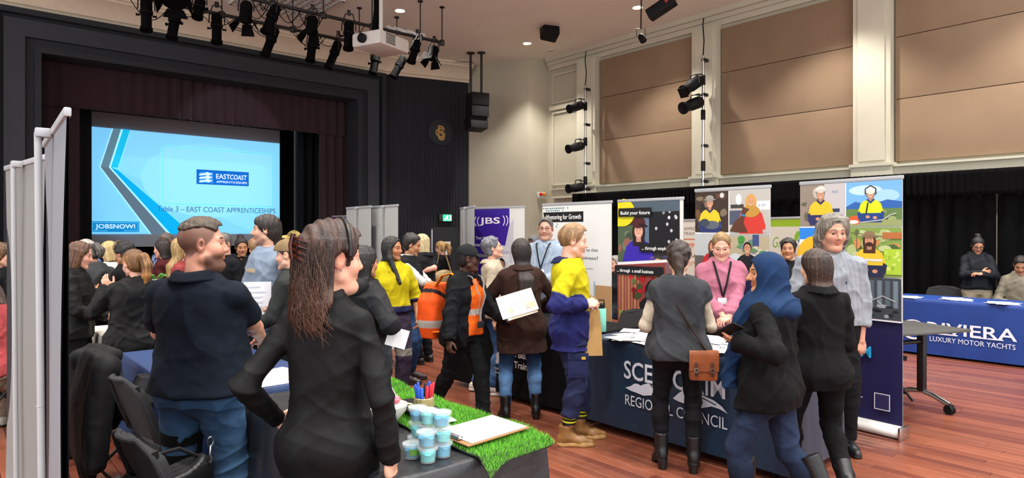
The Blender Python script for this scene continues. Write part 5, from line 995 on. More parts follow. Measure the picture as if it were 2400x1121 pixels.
chair(UV(2.3, .76), FW+.15, 'charcoal folding chair nearest the bottom edge of the picture'); chair(atpx(1458, Y=6.3), math.radians(135), 'charcoal chair behind the council table, below the future banner'); chair(atpx(1690, Y=5.7), math.radians(120), 'charcoal chair behind the council table, beside the woman in pink'); chair(UV(3.0, 10.55), TH+math.pi/2, 'charcoal chair at the blue yacht table by the standing woman'); chair(UV(1.28, 10.72), TH+math.pi/2, 'charcoal chair occupied by the seated man in cream'); chair((-4.08, 5.2, 0), 2.4, 'charcoal chair occupied by the person in coral at the left edge')
chair((3.5, 6.36, 0), -math.pi/2, 'charcoal chair under the grey flip-top table, beside the tall banner')
# grey flip-top table on castors
ft = empty('flip_top_table', (3.36, 5.86, 0), math.radians(18), 'grey flip-top table on castors beside the tall collage banner', 'table'); k = MB(); k.bevbox((0, 0, .732), (1.25, .62, .026), .006); k.build('tabletop', mat('grey_top', '#4c4c4a', rough=.35, noise=.08), ft)
for s in (-1, 1):
    k = MB(); k.bevbox((s*.42, 0, .43), (.05, .07, .58), .012); k.build('leg', M_BLACK, ft); k = MB(); k.tube([(s*.42, -.27, .08), (s*.42, -.12, .13), (s*.42, 0, .15), (s*.42, .12, .13), (s*.42, .27, .08)], .024, 10); fo = k.build('foot', M_CHROME, ft)
    for q in (-1, 1):
        k = MB()
        for d in (-.016, .016): k.cyl((s*.42+d-.011, q*.27, .042), (s*.42+d+.011, q*.27, .042), .04, 18)
        k.box((s*.42, q*.27, .075), (.05, .04, .02)); k.build('castor', M_BLKPL, fo)
k = MB(); k.cyl((-.42, 0, .6), (.42, 0, .6), .02); k.build('cross_bar', M_BLACK, ft)
paper(2.98, 5.9, .7455, .6, 'white sheet lying on the grey flip-top table')
# ------------------------------------------------ lighting bars, lanterns, speakers, projector
def bar_pt(px, u, z): t = (px-CX)/F; Y = u/(D1.x*t+D1.y); return Vector((t*Y, Y, z))
UA, UB, ZB = 11.6, 10.5, 5.3
def bar(px0, px1, u, hang, label):
    a, b = bar_pt(px0, u, ZB), bar_pt(px1, u, ZB); e = empty('lighting_bar', a, 0, label, 'lighting bar'); k = MB(); k.cyl((0, 0, 0), b-a, .03, 12); k.build('pipe', M_BLACK, e)
    for p in hang: q = bar_pt(p, u, ZB)-a; k = MB(); k.cyl(q, (q.x, q.y, ZC-ZB), .012, 8); k.bevbox((q.x, q.y, 0), (.09, .09, .1), .01); k.lathe([(.05, ZC-ZB-.02), (.05, ZC-ZB)], 12, c=(q.x, q.y, 0)); k.build('hanger', M_BLACK, e)
    k = MB()
    rr = random.Random(int(px0))
    q0_, L_ = a, (b-a)
    for i in range(9):
        s0, s1 = sorted((rr.random(), rr.random())); s1 = min(s1, s0+.12); d_ = rr.uniform(.1, .35); k.tube([tuple(L_*(s0+(s1-s0)*j/8)+Vector((0, .03, -d_*math.sin(j/8*math.pi)+.02))) for j in range(9)], .007, 6)
    k.build('cable', M_LANT, e)['kind'] = 'stuff'; return e
bar(240, 950, UA, (300, 520, 686, 842, 930), 'front black lighting bar nearest the stage'); bar(560, 1040, UB, (640, 758, 872, 985, 1036), 'rear black lighting bar above the white projector')
def aim(a, b): return (Vector(b)-Vector(a)).to_track_quat('Z', 'Y')
def lantern(px0, py0, px1, py1, u, label, r=.085, kind='profile', L=None, name='stage_lantern'):
    t = (px0-CX)/F; Y = u/(D1.x*t+D1.y); a = P(px0, py0, Y); b = P(px1, py1, Y-.12); e = empty(name, a, 0, label, 'stage light', 'stage lanterns'); d = (b-a); Ln = d.length; R = aim(a, b).to_matrix(); k = MB()
    if kind == 'profile':
        k.lathe([(0, -.02), (r*.7, -.01), (r, .02), (r, Ln*.34), (r*1.12, Ln*.36), (r*1.12, Ln*.42), (r*.92, Ln*.44)], 18, R=R); k.build('body', M_LANT, e); k = MB(); k.lathe([(r*.9, Ln*.43), (r*.9, Ln*.9), (r*1.08, Ln*.92), (r*1.08, Ln), (r*.9, Ln), (r*.85, Ln*.96), (0, Ln*.95)], 18, R=R); k.build('lens_tube', M_LANT, e)
        k = MB(); k.tube([tuple(R @ Vector((r*1.05*math.cos(x), r*1.05*math.sin(x), Ln*.43))) for x in np.linspace(0, 6.283, 19)[:-1]], .006, 6, closed=True); k.build('gate_ring', M_BLACK, e)
        for s in (-1, 1): k = MB(); k.cyl(R @ Vector((s*r, 0, Ln*.5)), R @ Vector((s*(r+.05), 0, Ln*.5)), .016, 10); k.cyl(R @ Vector((s*(r+.05), 0, Ln*.5)), R @ Vector((s*(r+.06), 0, Ln*.5)), .028, 10); k.build('knob', M_LANT, e)
    else:
        k.lathe([(0, -.02), (r*.8, -.01), (r*1.1, .04), (r*1.1, Ln*.55), (r*1.25, Ln*.6), (r*1.25, Ln*.68), (r*1.1, Ln*.68), (0, Ln*.66)], 18, R=R); k.build('body', M_LANT, e)
        for i in range(4):
            an = i*math.pi/2; k = MB(); o_ = R @ Vector((math.cos(an)*r*1.2, math.sin(an)*r*1.2, Ln*.68)); x_ = R @ Vector((-math.sin(an), math.cos(an), 0)); z_ = R @ Vector((math.cos(an)*.55, math.sin(an)*.55, .83)); n_ = x_.cross(z_)*.004
            q = [o_-x_*r*.8, o_+x_*r*.8, o_+x_*r*1.2+z_*Ln*.4, o_-x_*r*1.2+z_*Ln*.4]; k.add([p-n_ for p in q]+[p+n_ for p in q], [(3, 2, 1, 0), (4, 5, 6, 7)]+[(i_, (i_+1) % 4, 4+(i_+1) % 4, 4+i_) for i_ in range(4)]); k.build('barn_door', M_LANT, e)
    top = Vector((0, 0, max(.16, min(ZB-a.z, .5)))) if u in (UA, UB) else Vector((.1, .1, .14)); pv = R @ Vector((0, 0, Ln*.3)); s_ = R @ Vector((1, 0, 0))*(r+.035); k = MB(); k.tube([pv-s_, pv-s_*.95+top*.55-pv*.3, top-s_*.5, top+s_*.5, pv+s_*.95+top*.55-pv*.3, pv+s_], .011, 6); k.build('yoke', M_BLACK, e)
    k = MB(); k.bevbox(top+Vector((0, 0, .02)), (.06, .06, .09), .012); k.build('hook_clamp', M_BLACK, e); return e
for px0, py0, px1, py1, u, kd, lb in ((343, 2, 343, 72, UA, 'profile', 'black profile lantern at the left end of the front bar'), (414, 22, 402, 90, UA, 'profile', 'black tilted profile lantern, second from left on the front bar'), (470, 0, 462, 42, UA, 'profile', 'black lantern cut by the top edge, third from left on the front bar'),
    (508, 36, 508, 101, UA, 'profile', 'black upright profile lantern, fourth from left on the front bar'), (578, 8, 573, 68, UB, 'fresnel', 'black lantern draped with shiny cables near the air grille'), (648, 15, 622, 78, UB, 'profile', 'black tilted profile lantern in front of the air grille'),
    (645, 68, 621, 131, UA, 'profile', 'black tilted lantern hanging below the air grille on the front bar'), (733, 42, 727, 92, UB, 'fresnel', 'black wide lantern with barn doors midway on the rear bar'), (735, 84, 727, 144, UA, 'profile', 'black upright lantern directly below the barn door lantern'),
    (818, 54, 816, 116, UB, 'profile', 'black upright lantern left of the white projector'), (793, 100, 770, 160, UA, 'profile', 'black tilted lantern left below the projector'), (883, 122, 874, 173, UA, 'profile', 'black lantern directly under the white projector'),
    (946, 136, 921, 181, UA, 'profile', 'black tilted lantern at the right end of the front bar'), (978, 97, 963, 146, UB, 'profile', 'black lantern right of the projector with white cable wrap')): lantern(px0, py0, px1, py1, u, lb, kind=kd)
lf = lantern(1018, 112, 1010, 150, UB, 'black barn door lantern at the right end of the rear bar', kind='fresnel'); k = MB(); k.bevbox((-.16, -.02, -.16), (.15, .01, .13), .003, R=Matrix.Rotation(.5, 3, 'Y')); k.build('white_flap', M_WHITEPL, lf)
fl_ = lantern(410, -22, 408, 16, UB+.6, 'black flood lantern cut by the top of the picture', kind='fresnel', r=.15)
wc = MB(); rr = random.Random(8)
for j in range(3): wc.tube([tuple(bar_pt(905+i*8, UB, ZB+.05+.03*math.sin(i*1.7+j*2))+Vector((.02*j, 0, 0))) for i in range(12)], .012, 6)
for j in range(3): wc.tube([tuple(bar_pt(985-i*.9-j*4, UB, ZB+.05-.07*i)+Vector((.03*math.sin(i+j), -.05, 0))) for i in range(8)], .011, 6)
tag(wc.build('cable_wrap', mat('white_cable', '#d8dcdc', rough=.4)), 'white cables taped along the rear lighting bar beside the projector', 'cable')
# projector
pj = empty('projector', P(893, 103, bar_pt(893, UB-.56, 5).y), TH+math.pi/2+.35, 'large white ceiling projector hung between the lighting bars', 'projector'); k = MB(); k.bevbox((0, 0, 0), (.62, .78, .24), .05); k.build('case', M_WHITEPL, pj)
for sx in (-1, 1):
    k = MB()
    for i in range(7): k.box((sx*.311, .12, -.07+i*.026), (.006, .24, .012))
    k.build('vent_slots', M_BLKPL, pj)['kind'] = 'stuff'
k = MB(); 
for i in range(7): k.box((-.1+.03*i, -.391, 0), (.014, .006, .13))
k.build('vent_slots', M_BLKPL, pj)['kind'] = 'stuff'
k = MB(); k.lathe([(.075, 0), (.08, .06), (.07, .07), (.05, .05), (0, .055)], 20, c=(.05, .39, 0), R=Matrix.Rotation(-math.pi/2, 3, 'X')); k.build('lens', M_BLKPL, pj); k = MB(); k.cyl((0, 0, .1), (0, 0, ZC-pj.location.z), .035, 14); k.box((0, 0, .14), (.3, .3, .05)); k.build('mount', M_WHITEPL, pj)
k = MB(); k.tube([(.1, 0, .1), (.13, 0, .3), (.09, 0, .6), (.1, 0, ZC-pj.location.z)], .055, 12); k.build('cable_sleeve', M_BLKCLOTH, pj)
pl2 = bpy.data.lights.new('projector_beam', 'SPOT'); pl2.energy = 260; pl2.color = (.75, .9, 1); pl2.spot_size = math.radians(34); pl2.spot_blend = .3; pl2.shadow_soft_size = .05
plo = bpy.data.objects.new('projector_beam', pl2); COL.objects.link(plo); plo.location = UV(11.0, 4.79, 4.75); plo.rotation_euler = (UV(18, 4.79, 2.85)-plo.location).to_track_quat('-Z', 'Y').to_euler()
# wall booms
for px, zt, lanterns, lb in ((1372, 5.0, ((1364, 246, 1334, 256), (1365, 341, 1331, 350), (1366, 438, 1331, 443)), 'nearest the corner'), (1648, 5.06, ((1640, 188, 1602, 214), (1642, 238, 1600, 254)), 'between the tan panels')):
    t = (px-CX)/F; v = 11.2; Y = v/(D2.x*t+D2.y); b = Vector((t*Y, Y, 0)); e = empty('wall_boom', b, TH, 'vertical lantern boom pipe on the pilaster '+lb, 'boom'); k = MB(); k.cyl((0, 0, 2.48), (0, 0, zt), .025, 12); k.build('pipe', M_CHROME, e)
    k = MB(); k.tube([(0, 0, zt), (.03, 0, zt+.3), (-.01, .0, zt+.6), (.02, 0, ZC-.2)], .012, 6); k.build('power_cable', M_BLKPL, e)
    for z in (zt-.08, 4.3 if px > 1500 else 4.1, 3.3 if px > 1500 else 3.2, 2.6): k = MB(); k.bevbox((.06, 0, z), (.16, .07, .06), .01); k.build('bracket', M_BLACK, e); k = MB(); k.bevbox((0, 0, z-.4), (.07, .07, .2), .015); k.build('pipe_clamp', M_BLACK, e)
    for i, (a0, b0, a1, b1) in enumerate(lanterns):
        p0, p1 = P(a0, b0, Y), P(a1, b1, Y-.25); o = lantern(a0, b0, a1, b1, 1.0, ('top', 'middle', 'lowest')[i]+' black wall lantern on the boom '+lb) if False else None
        e2 = empty('stage_lantern', p0, 0, ('top', 'lower' if px > 1500 else 'middle', 'lowest')[i]+' black wall lantern on the boom '+lb, 'stage light', 'stage lanterns'); d = p1-p0; Ln = d.length; R = aim(p0, p1).to_matrix(); r = .1 if px < 1500 else .115; k = MB(); k.lathe([(0, -.03), (r*.6, -.02), (r, .03), (r, Ln*.55), (r*.85, Ln*.6), (r*.85, Ln*.9), (r*1.05, Ln*.93), (r*1.05, Ln), (r*.8, Ln*.97), (0, Ln*.95)], 18, R=R); k.build('body', M_BLKPL, e2)
        k = MB(); cl = Vector((b.x-p0.x, b.y-p0.y, .12)); k.tube([R @ Vector((r+.02, 0, Ln*.35)), R @ Vector((r*.9, 0, Ln*.3))+Vector((0, 0, .17)), R @ Vector((-r*.9, 0, Ln*.3))+Vector((0, 0, .17)), R @ Vector((-r-.02, 0, Ln*.35))], .012, 6); k.tube([R @ Vector((0, 0, Ln*.3))+Vector((0, 0, .17)), cl], .014, 6); k.build('yoke', M_BLACK, e2)
        if i == 0 and px > 1500: k = MB(); k.bevbox(R @ Vector((0, -.02, Ln*1.05)), (.2, .2, .012), .003, R=R); k.build('colour_frame', M_BLKPL, e2)
# speakers
sp = empty('line_array_speaker', P(1119, 262, 16.0), math.radians(28), 'tall black speaker array hung beside the corner wall', 'speaker')
for i in range(3): k = MB(); k.bevbox((0, .02*i*i, .29-.29*i), (.46, .4, .295), .008, R=Matrix.Rotation(-.07*i, 3, 'X')); k.build('speaker_cabinet', M_BLKPL, sp)
for x in (-.16, .06): k = MB(); k.cyl((x, .05 if x < 0 else -.1, .4), (x, .05 if x < 0 else -.1, ZC-sp.location.z), .03, 10); k.lathe([(.1, ZC-sp.location.z-.03), (.1, ZC-sp.location.z)], 14, c=(x, .05 if x < 0 else -.1, 0)); k.build('hanging_rod', M_BLACK, sp)
s2 = empty('ceiling_speaker', P(1288, 70, 14.0), math.radians(20), 'black box speaker hung from the ceiling, left of the hanging spot', 'speaker'); R_ = Matrix.Rotation(-.5, 3, 'X') @ Matrix.Rotation(.15, 3, 'Y'); k = MB(); k.bevbox((0, 0, 0), (.36, .3, .42), .04, R=R_); k.build('cabinet', M_BLKPL, s2)
k = MB(); k.tube([(-.12, .1, .15), (-.2, .15, .3), (-.22, .15, ZC-s2.location.z)], .014, 8); k.tube([(.1, .1, .15), (.35, .2, .1), (.3, .2, ZC-s2.location.z)], .008, 6); k.build('bracket', M_BLACK, s2)
hs_ = empty('hanging_spot', P(1502, 85, 12.2), 0, 'small black spotlight dangling on a thin black cable', 'spotlight'); k = MB(); R_ = Matrix.Rotation(2.6, 3, 'X') @ Matrix.Rotation(.3, 3, 'Y'); k.lathe([(0, -.03), (.05, -.02), (.065, .02), (.065, .13), (.05, .14), (0, .13)], 16, R=R_); k.build('body', M_BLKPL, hs_); k = MB(); k.tube([(-.08, 0, 0), (-.08, 0, .14), (.08, 0, .14), (.08, 0, 0)], .008, 6); k.build('yoke', M_BLACK, hs_); k = MB(); k.cyl((0, 0, .14), (.01, 0, ZC-hs_.location.z), .014, 8); k.build('drop_cable', M_BLACK, hs_)
hb = empty('ceiling_box_light', P(1550, 18, 11.6), math.radians(-30), 'black box lantern near the ceiling above the first tan panel', 'spotlight'); k = MB(); R_ = Matrix.Rotation(-.45, 3, 'Y'); k.bevbox((0, 0, 0), (.52, .2, .2), .02, R=R_); k.build('body', M_BLKPL, hb); k = MB(); k.box((.12, -.102, .07), (.05, .004, .05), R=R_); k.build('warning_label', mat('red_label', '#b03028'), hb); k = MB(); k.cyl((0, 0, .05), (0, 0, ZC-hb.location.z), .015, 8); k.build('hanger', M_BLACK, hb)
# ------------------------------------------------ the near table: turf, tubs, pens, sweets, clipboard
TZ = .748
def turf():
    nu, nv = 110, 26; u0, u1, v0, v1 = 1.865, 3.6, 1.5, 1.885; r = np.random.RandomState(3)
    def hgt(u, v): return TZ+.006+.009*(np.sin(u*19+v*3)+1)*.5*(1+.6*np.sin(u*7))+.004*np.sin(v*16+u*4)**2+np.where(u > 3.0, .02*np.sin((u-3.0)*9)**2, 0)
    e = empty('turf_runner', UV(2.7, 1.69, TZ), 0, 'bright green artificial turf runner along the black plastic table', 'turf mat')
    def pos(u, v):
        z = hgt(u, v); ov = np.clip(1.93-u, 0, 1)+np.clip(v-1.90, 0, 1); z = z-ov*.55; uu = np.where(u < 1.93, 1.93-(1.93-u)*.75, u); return uu, v, z
    k = MB()
    def fn(a, b):
        u = u0+(u1-u0)*a+.02*math.sin(b*5)*(1-a)-.10*(b-.5)*(1-a)**3*-1; v = v0+(v1-v0)*b+.012*math.sin(a*21)*(1-b); uu, vv, z = pos(u, v); q = UV(float(uu), vv, float(z)); return q-e.location
    k.grid(lambda a, b: fn(a, 1-b), nu, nv, thick=.006); k.build('backing', mat('turf_backing', '#1d2a18', rough=.9), e, ang=180)
    n = 46000; a, b = r.rand(n), r.rand(n); base = np.array([tuple(fn(x, y)) for x, y in zip(a, b)]); h = r.uniform(.010, .018, n)[:, None]; an = r.rand(n)*6.283; w = np.stack([np.cos(an), np.sin(an), np.zeros(n)], 1)*.0012; tip = np.stack([r.normal(size=n)*.45, r.normal(size=n)*.45, np.ones(n)], 1)*h
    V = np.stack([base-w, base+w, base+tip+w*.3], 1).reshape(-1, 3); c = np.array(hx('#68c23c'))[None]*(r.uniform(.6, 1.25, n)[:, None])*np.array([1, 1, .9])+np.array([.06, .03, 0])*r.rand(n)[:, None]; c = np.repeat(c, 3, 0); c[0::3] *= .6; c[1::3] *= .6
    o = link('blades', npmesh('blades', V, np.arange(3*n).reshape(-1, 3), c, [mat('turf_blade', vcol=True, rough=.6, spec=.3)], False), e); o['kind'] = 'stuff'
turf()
def tz(px, py, z): Y = (CH-z)*F/(py-HY); return P(px, py, Y)
M_TUB = mat('clear_plastic', '#e8f2f2', rough=.12, alpha=.13, spec=.4); M_LID = mat('clear_lid', '#e4eef0', rough=.15, alpha=.2); TUBC = ('#1a9fc4', '#35bcc0', '#1288b0', '#58ccd0')
def tub(p, c, label, sticker=False):
    e = empty('slime_tub', p, random.uniform(0, 6), label, 'tub', 'tubs of blue slime'); s = .95; k = MB(); k.lathe([(0, .002), (.027*s, .002), (.029*s, .0), (.036*s, .05), (.038*s, .052), (.0365*s, .0505), (.0345*s, .05), (.0275*s, .004), (0, .004)], 26); k.build('cup', M_TUB, e)
    k = MB(); n = 26; k.lathe([(.0, .05), (.0355*s, .05), (.0385*s, .0515), (.0395*s, .047), (.0405*s, .047), (.0405*s, .056), (.036*s, .057), (.034*s, .0545), (0, .0545)], n); k.build('lid', M_LID, e)
    k = MB(); q = random.random()*6; hh = random.uniform(.036, .046); k.lathe([(0, .005), (.026*s, .005), (.0285*s, hh*.5), (.0315*s, hh*.85), (.025*s, hh), (.012*s, hh*1.05+.003), (0, hh*1.08)], 24)
    k.v = [(x*(1+.03*math.sin(9*z*100+q)), y, z+(.006*math.sin(x*120+q)*math.cos(y*100) if z > hh*.8 else 0)) for x, y, z in k.v]; k.build('slime', mat('slime'+c[1:], c, rough=.35, noise=.2, nscale=60, bump=.3, bscale=120), e)
    if sticker: k = MB(); k.lathe([(.0335, .016), (.0345, .04)], 24); k.f = [f for f in k.f if all(16 <= i % 24 <= 22 for i in f)]; k.m = [0]*len(k.f); k.build('sticker', mat('green_sticker', '#5c8c3c', rough=.5), e)
for (px, py, n, lb, st_) in ((979, 1056, 3, 'rear left stack', 0), (1004, 1064, 3, 'middle rear stack', 1), (1037, 1070, 3, 'right hand stack', 2), (1001, 1082, 2, 'front stack', 3), (967, 1073, 1, '', 0)):
    p = tz(px, py, TZ+.001)
    for i in range(n): tub(p+Vector((.003*math.sin(i*2.1+px), .003*math.cos(i*3+px), .0575*i)), TUBC[(i+st_+(2 if i == 0 else 0)) % 4], 'lidded tub of blue slime, %s of the %s on the table' % (('bottom', 'middle' if n == 3 else 'top', 'top')[i], lb) if n > 1 else 'single low tub of blue slime with a round green sticker', n == 1)
cb = empty('clipboard', tz(1128, 1008, .783), math.atan2(.19, .198), 'brown clipboard holding a white form on the green turf', 'clipboard'); k = MB(); k.bevbox((0, 0, 0), (.335, .235, .005), .002); k.build('board', mat('hardboard', '#8a6238', rough=.6, noise=.1), cb); k = MB(); k.bevbox((.008, 0, .005), (.3, .215, .003), .001); k.build('form', M_PAPER, cb)
k = MB(); 
for i in range(9): k.box((-.09+.026*i, 0, .0068), (.003, .17-.02*(i % 3), .0004))
k.build('print_lines', mat('grey_ink', '#a9acb2'), cb)['kind'] = 'stuff'
k = MB(); k.bevbox((-.148, 0, .009), (.03, .1, .008), .003); k.cyl((-.155, -.05, .014), (-.155, .05, .014), .007); k.build('clip', M_CHROME, cb); cb.rotation_euler = (.02, -.01, math.atan2(.19, .198))
pc = tz(994, 974, .768); e = empty('pen_cup', pc, 0, 'gold patterned pen cup on the turf', 'cup'); k = MB(); k.lathe([(.045, 0), (.046, .002), (.047, .082), (.044, .084), (.042, .08), (.041, .006), (0, .005)], 28); k.build('cup', mat('gold_pattern', '#b9a878', rough=.4, metal=.3, noise=.5, nscale=70, stretch=(1, 1, .4)), e)
for i, (c, dx, dy, h) in enumerate((('#1d4ab0', -.03, -.012, .13), ('#2356c0', -.018, -.02, .12), ('#1b429c', -.024, .01, .135), ('#2a5ec8', -.006, -.024, .118), ('#15161c', .004, .004, .132), ('#c42230', .014, -.02, .125), ('#b01c2c', .026, -.006, .13), ('#2348a8', .018, .012, .138), ('#c8283a', .033, .008, .134))):
    q = empty('pen', pc+Vector((dx*.7, dy*.7, .012)), 0, ('blue', 'blue', 'blue', 'blue', 'black', 'red', 'red', 'blue', 'red')[i]+' pen standing in the gold cup', 'pen', 'pens in the gold cup'); tx = Vector((dx*.55, dy*.55, h)); k = MB(); k.cyl((0, 0, 0), tx*.7, .0055, 10); k.build('barrel', M_WHITEPL, q); k = MB(); k.tube([tx*.55, tx*.98, tx*1.02], [.0075, .0072, .003], 10); k.build('pen_cap', mat('pen'+c[1:], c, rough=.35), q)
    if i < 4: q['label'] = 'blue pen in the gold cup, left of the black pen'
    elif i == 7: q['label'] = 'blue pen in the gold cup, among the red pens'
bw = tz(903, 990, .765); e = empty('sweet_bowl', bw, 0, 'white bowl of wrapped sweets beside the woman in black', 'bowl'); k = MB(); k.lathe([(0, .006), (.045, .0), (.05, .004), (.09, .05), (.098, .078), (.094, .079), (.086, .052), (.045, .014), (0, .012)], 30); k.build('shell', M_WHITEPL, e)
for i in range(12):
    an, rr_ = i*2.4, .068*math.sqrt((i+.5)/12); c = ('#e8a0b0', '#c84c50', '#f0e6d8', '#8a4a2c', '#e0b060', '#9ac4d0')[i % 6]; q = empty('sweet', bw+Vector((math.cos(an)*rr_, math.sin(an)*rr_, .066+.012*(1-rr_/.07))), an, 'small wrapped sweet in the white bowl', 'sweet', 'sweets in the white bowl'); k = MB(); k.lathe([(0, -.014), (.009, -.011), (.013, 0), (.009, .011), (0, .014)], 10, R=Matrix.Rotation(1.57, 3, 'Y')); k.build('candy', mat('candy'+c[1:], c, rough=.35), q)
    for s in (-1, 1): k = MB(); k.tube([(s*.012, 0, 0), (s*.026, 0, .002)], [.002, .009], 8, flat=.3); k.build('wrapper_twist', mat('candy'+c[1:]), q)
q = empty('lollipop', bw+Vector((.045, .02, .095)), 0, 'pink striped lollipop sticking up from the sweet bowl', 'lollipop'); k = MB(); k.lathe([(0, -.02), (.012, -.016), (.02, 0), (.014, .014), (0, .02)], 14); k.build('candy', mat('lolly', '#d8707c', rough=.3, noise=.4, nscale=40), q); k = MB(); k.cyl((0, 0, .015), (-.05, .03, .09), .0022, 6); k.build('stick', M_WHITEPL, q)
tr = tag(MB().bevbox((0, 0, 0), (.26, .15, .012), .005).build('black_tray', M_BLKPL, loc=tz(975, 952, .79), rot=(.02, 0, TH+1.4)), 'flat black tray lying on the turf behind the pen cup', 'tray')
for i in range(7): tag(MB().bevbox((0, 0, 0), (.04, .018, .004), .0015).build('mint_packet', mat('mint', '#b9c890', rough=.5), loc=tr.location+Vector((-.06+.022*i-.02, -.03+.018*(i % 3), .009)), rot=(0, 0, i*1.3)), 'pale green wrapped mint on the black tray', 'mint', 'mints on the black tray')
paper(*tz(1042, 986, .775), .5, 'small white card lying behind the stacked tubs', w=.09, l=.06, cat='card')
# leaflets
rp = random.Random(21); T6 = []
for i in range(16):
    u = rp.uniform(2.95, 3.55) if i < 10 else rp.uniform(2.4, 2.8); v = rp.uniform(4.08, 4.55); paperUV(u, v, .7465+.0022*i, rp.uniform(-.7, .7)+1.57, ('%s white leaflet spread on the council table, left of the grey vested woman' % ('small' if i % 3 == 0 else 'topmost large' if i == 8 else 'large')) if i < 10 else ('%s white leaflet on the council table, beside the hijab wearer' % ('small' if i % 3 == 0 else 'large')), 'leaflets on the council table', ink='#b4b8bc', c=('#f2f2f0', '#e8e8e6', '#dcdcdc')[i % 3], w=.21 if i % 3 else .15, l=.297 if i % 3 else .21)
for i in range(22):
    u = (3.15 if i < 11 else 2.55)+rp.uniform(-.14, .14); v = 4.1+rp.uniform(-.05, .08); k = MB(); k.cc = hx('#d6d6d2'); k.bevbox((0, 0, 0), (.034, .02, .008), .002); k.cc = hx('#3c4650'); k.box((0, 0, .0045), (.02, .008, .0004)); o = k.build('wrapped_mint', M_PRINT, loc=UV(u, v, .785+.004*(i % 5)), rot=(rp.uniform(-.4, .4), rp.uniform(-.4, .4), rp.uniform(0, 6)), col=True); tag(o, 'small white wrapped mint on the council table, %s' % ('left heap by the leaflets' if i < 11 else 'right heap by the brown satchel'), 'mint', 'wrapped mints on the council table')
for i, (u, v, n) in enumerate(((3.1, 9.75, 2), (2.55, 9.85, 5), (2.05, 9.75, 4), (1.55, 9.72, 4))):
    for j in range(n): paperUV(u+.02*j, v+.03*math.sin(j*2.), .7315+.0025*j, .4*math.sin(j*1.7+i)+1.57, ('topmost' if j == n-1 else 'covered')+' white brochure on the yacht table, in the %s' % ('leftmost pair', 'stack before the standing woman', 'stack between the two staff', 'stack before the seated man')[i], 'brochures on the yacht table', ink='#c4c8cc', w=.24, l=.32)
for i in range(3): paperUV(4.9+.17*i, 4.2, .7465, .2*i+1.57, ('white sheet on the department table nearest the green bottle', 'middle white sheet on the department table', 'white sheet on the department table farthest from the bottle')[i], 'sheets on the department table')
bt = empty('water_bottle', tz(1408, 777, .746), 0, 'mint green insulated bottle with black lid on the department table', 'bottle'); k = MB(); k.lathe([(0, 0), (.045, .0), (.047, .006), (.047, .19), (.042, .2), (0, .2)], 26); k.build('body', mat('mint_green', '#7cc9b4', rough=.45), bt); k = MB(); k.lathe([(.036, .2), (.036, .235), (.03, .24), (0, .24)], 20); k.tube([(-.03, 0, .235), (-.028, 0, .27), (.028, 0, .27), (.03, 0, .235)], .006, 8); k.build('lid', M_BLKPL, bt)
for i in range(7): paperUV(6.15+.1*i, 1.3+.2*(i % 3), .7465+.002*i, rp.uniform(-.5, .5)+1.57, 'pale green brochure on the white spotted table', 'brochures on the white table', c=('#e6ecd8', '#f0f0ec', '#dce8c8')[i % 3], banner=('#5cae3c' if i % 2 else None), ink='#9cb48c')
st_h = empty('brochure_holder', UV(6.4, 1.22, .75), TH-.6, 'clear acrylic holder with green brochures on the white table', 'holder'); k = MB(); k.bevbox((0, .03, .1), (.2, .004, .2), .001, R=Matrix.Rotation(-.15, 3, 'X')); k.bevbox((0, 0, .05), (.2, .004, .1), .001); k.bevbox((0, .03, .003), (.2, .1, .005), .001); k.build('acrylic', mat('acrylic', '#dfe8e8', rough=.1, alpha=.3), st_h); k = MB(); k.cc = hx('#4c9c3c'); k.bevbox((0, .018, .1), (.18, .008, .18), .001); k.cc = hx('#a8d0e0'); k.box((0, .012, .15), (.17, .004, .05)); k.build('brochures', M_PRINT, st_h, col=True)
for i in range(4): paperUV(3.72+.2*i, 1.4+.1*(i % 2), .7465+.002*i, .3*i+1.57, ('white sheet on the blue table nearest the black plastic', 'second white sheet on the blue table, counted from the black plastic', 'third white sheet on the blue table, counted from the black plastic', 'white sheet on the blue table farthest from the black plastic')[i], 'sheets on the blue table', c='#e6e8ee')
paper(*(-1.86, 3.72, .472), TH+1.5, 'white paper lying on the charcoal chair seat')
# coat, bags on and under the chairs
f = Field((-.5, -.5, -.1), (.5, .5, 1.0), .011); bc = Vector((-2.32, 4.27, -.05))
f.u(cone((-.2, -.33, .87), (.22, -.33, .86), .045, .045)); f.u(ello((0, -.37, .62), (.27, .06, .3)), .05); f.u(ello((0.02, -.27, .66), (.2, .04, .22)), .05)
f.u(cone((-.22, -.37, .84), (-.3, -.4, .35), .06, .045), .05); f.u(cone((.24, -.37, .84), (.27, -.42, .3), .065, .05), .05); f.u(ello((-.03, -.4, .4), (.26, .04, .28)), .05); f.u(cone((-.2, -.3, .88), (.1, -.27, .9), .05, .03), .04)
V, Q = f.mesh(); N = vnormals(V, Q); V = V+N*(wsin(V*[1, 1, .35], 5, 30)*.014+(1-np.abs(wsin(V*[1, 1, .3], 9, 22)))[:, None][:, 0]**3*.012)[:, None]
o = link('black_coat', npmesh('black_coat', V, Q, np.tile(A_(hx('#111113')), (len(V), 1)), [M_SATIN]), None, bc, (0, 0, FW+.1)); tag(o, 'black coat draped over the back of a charcoal chair', 'coat')
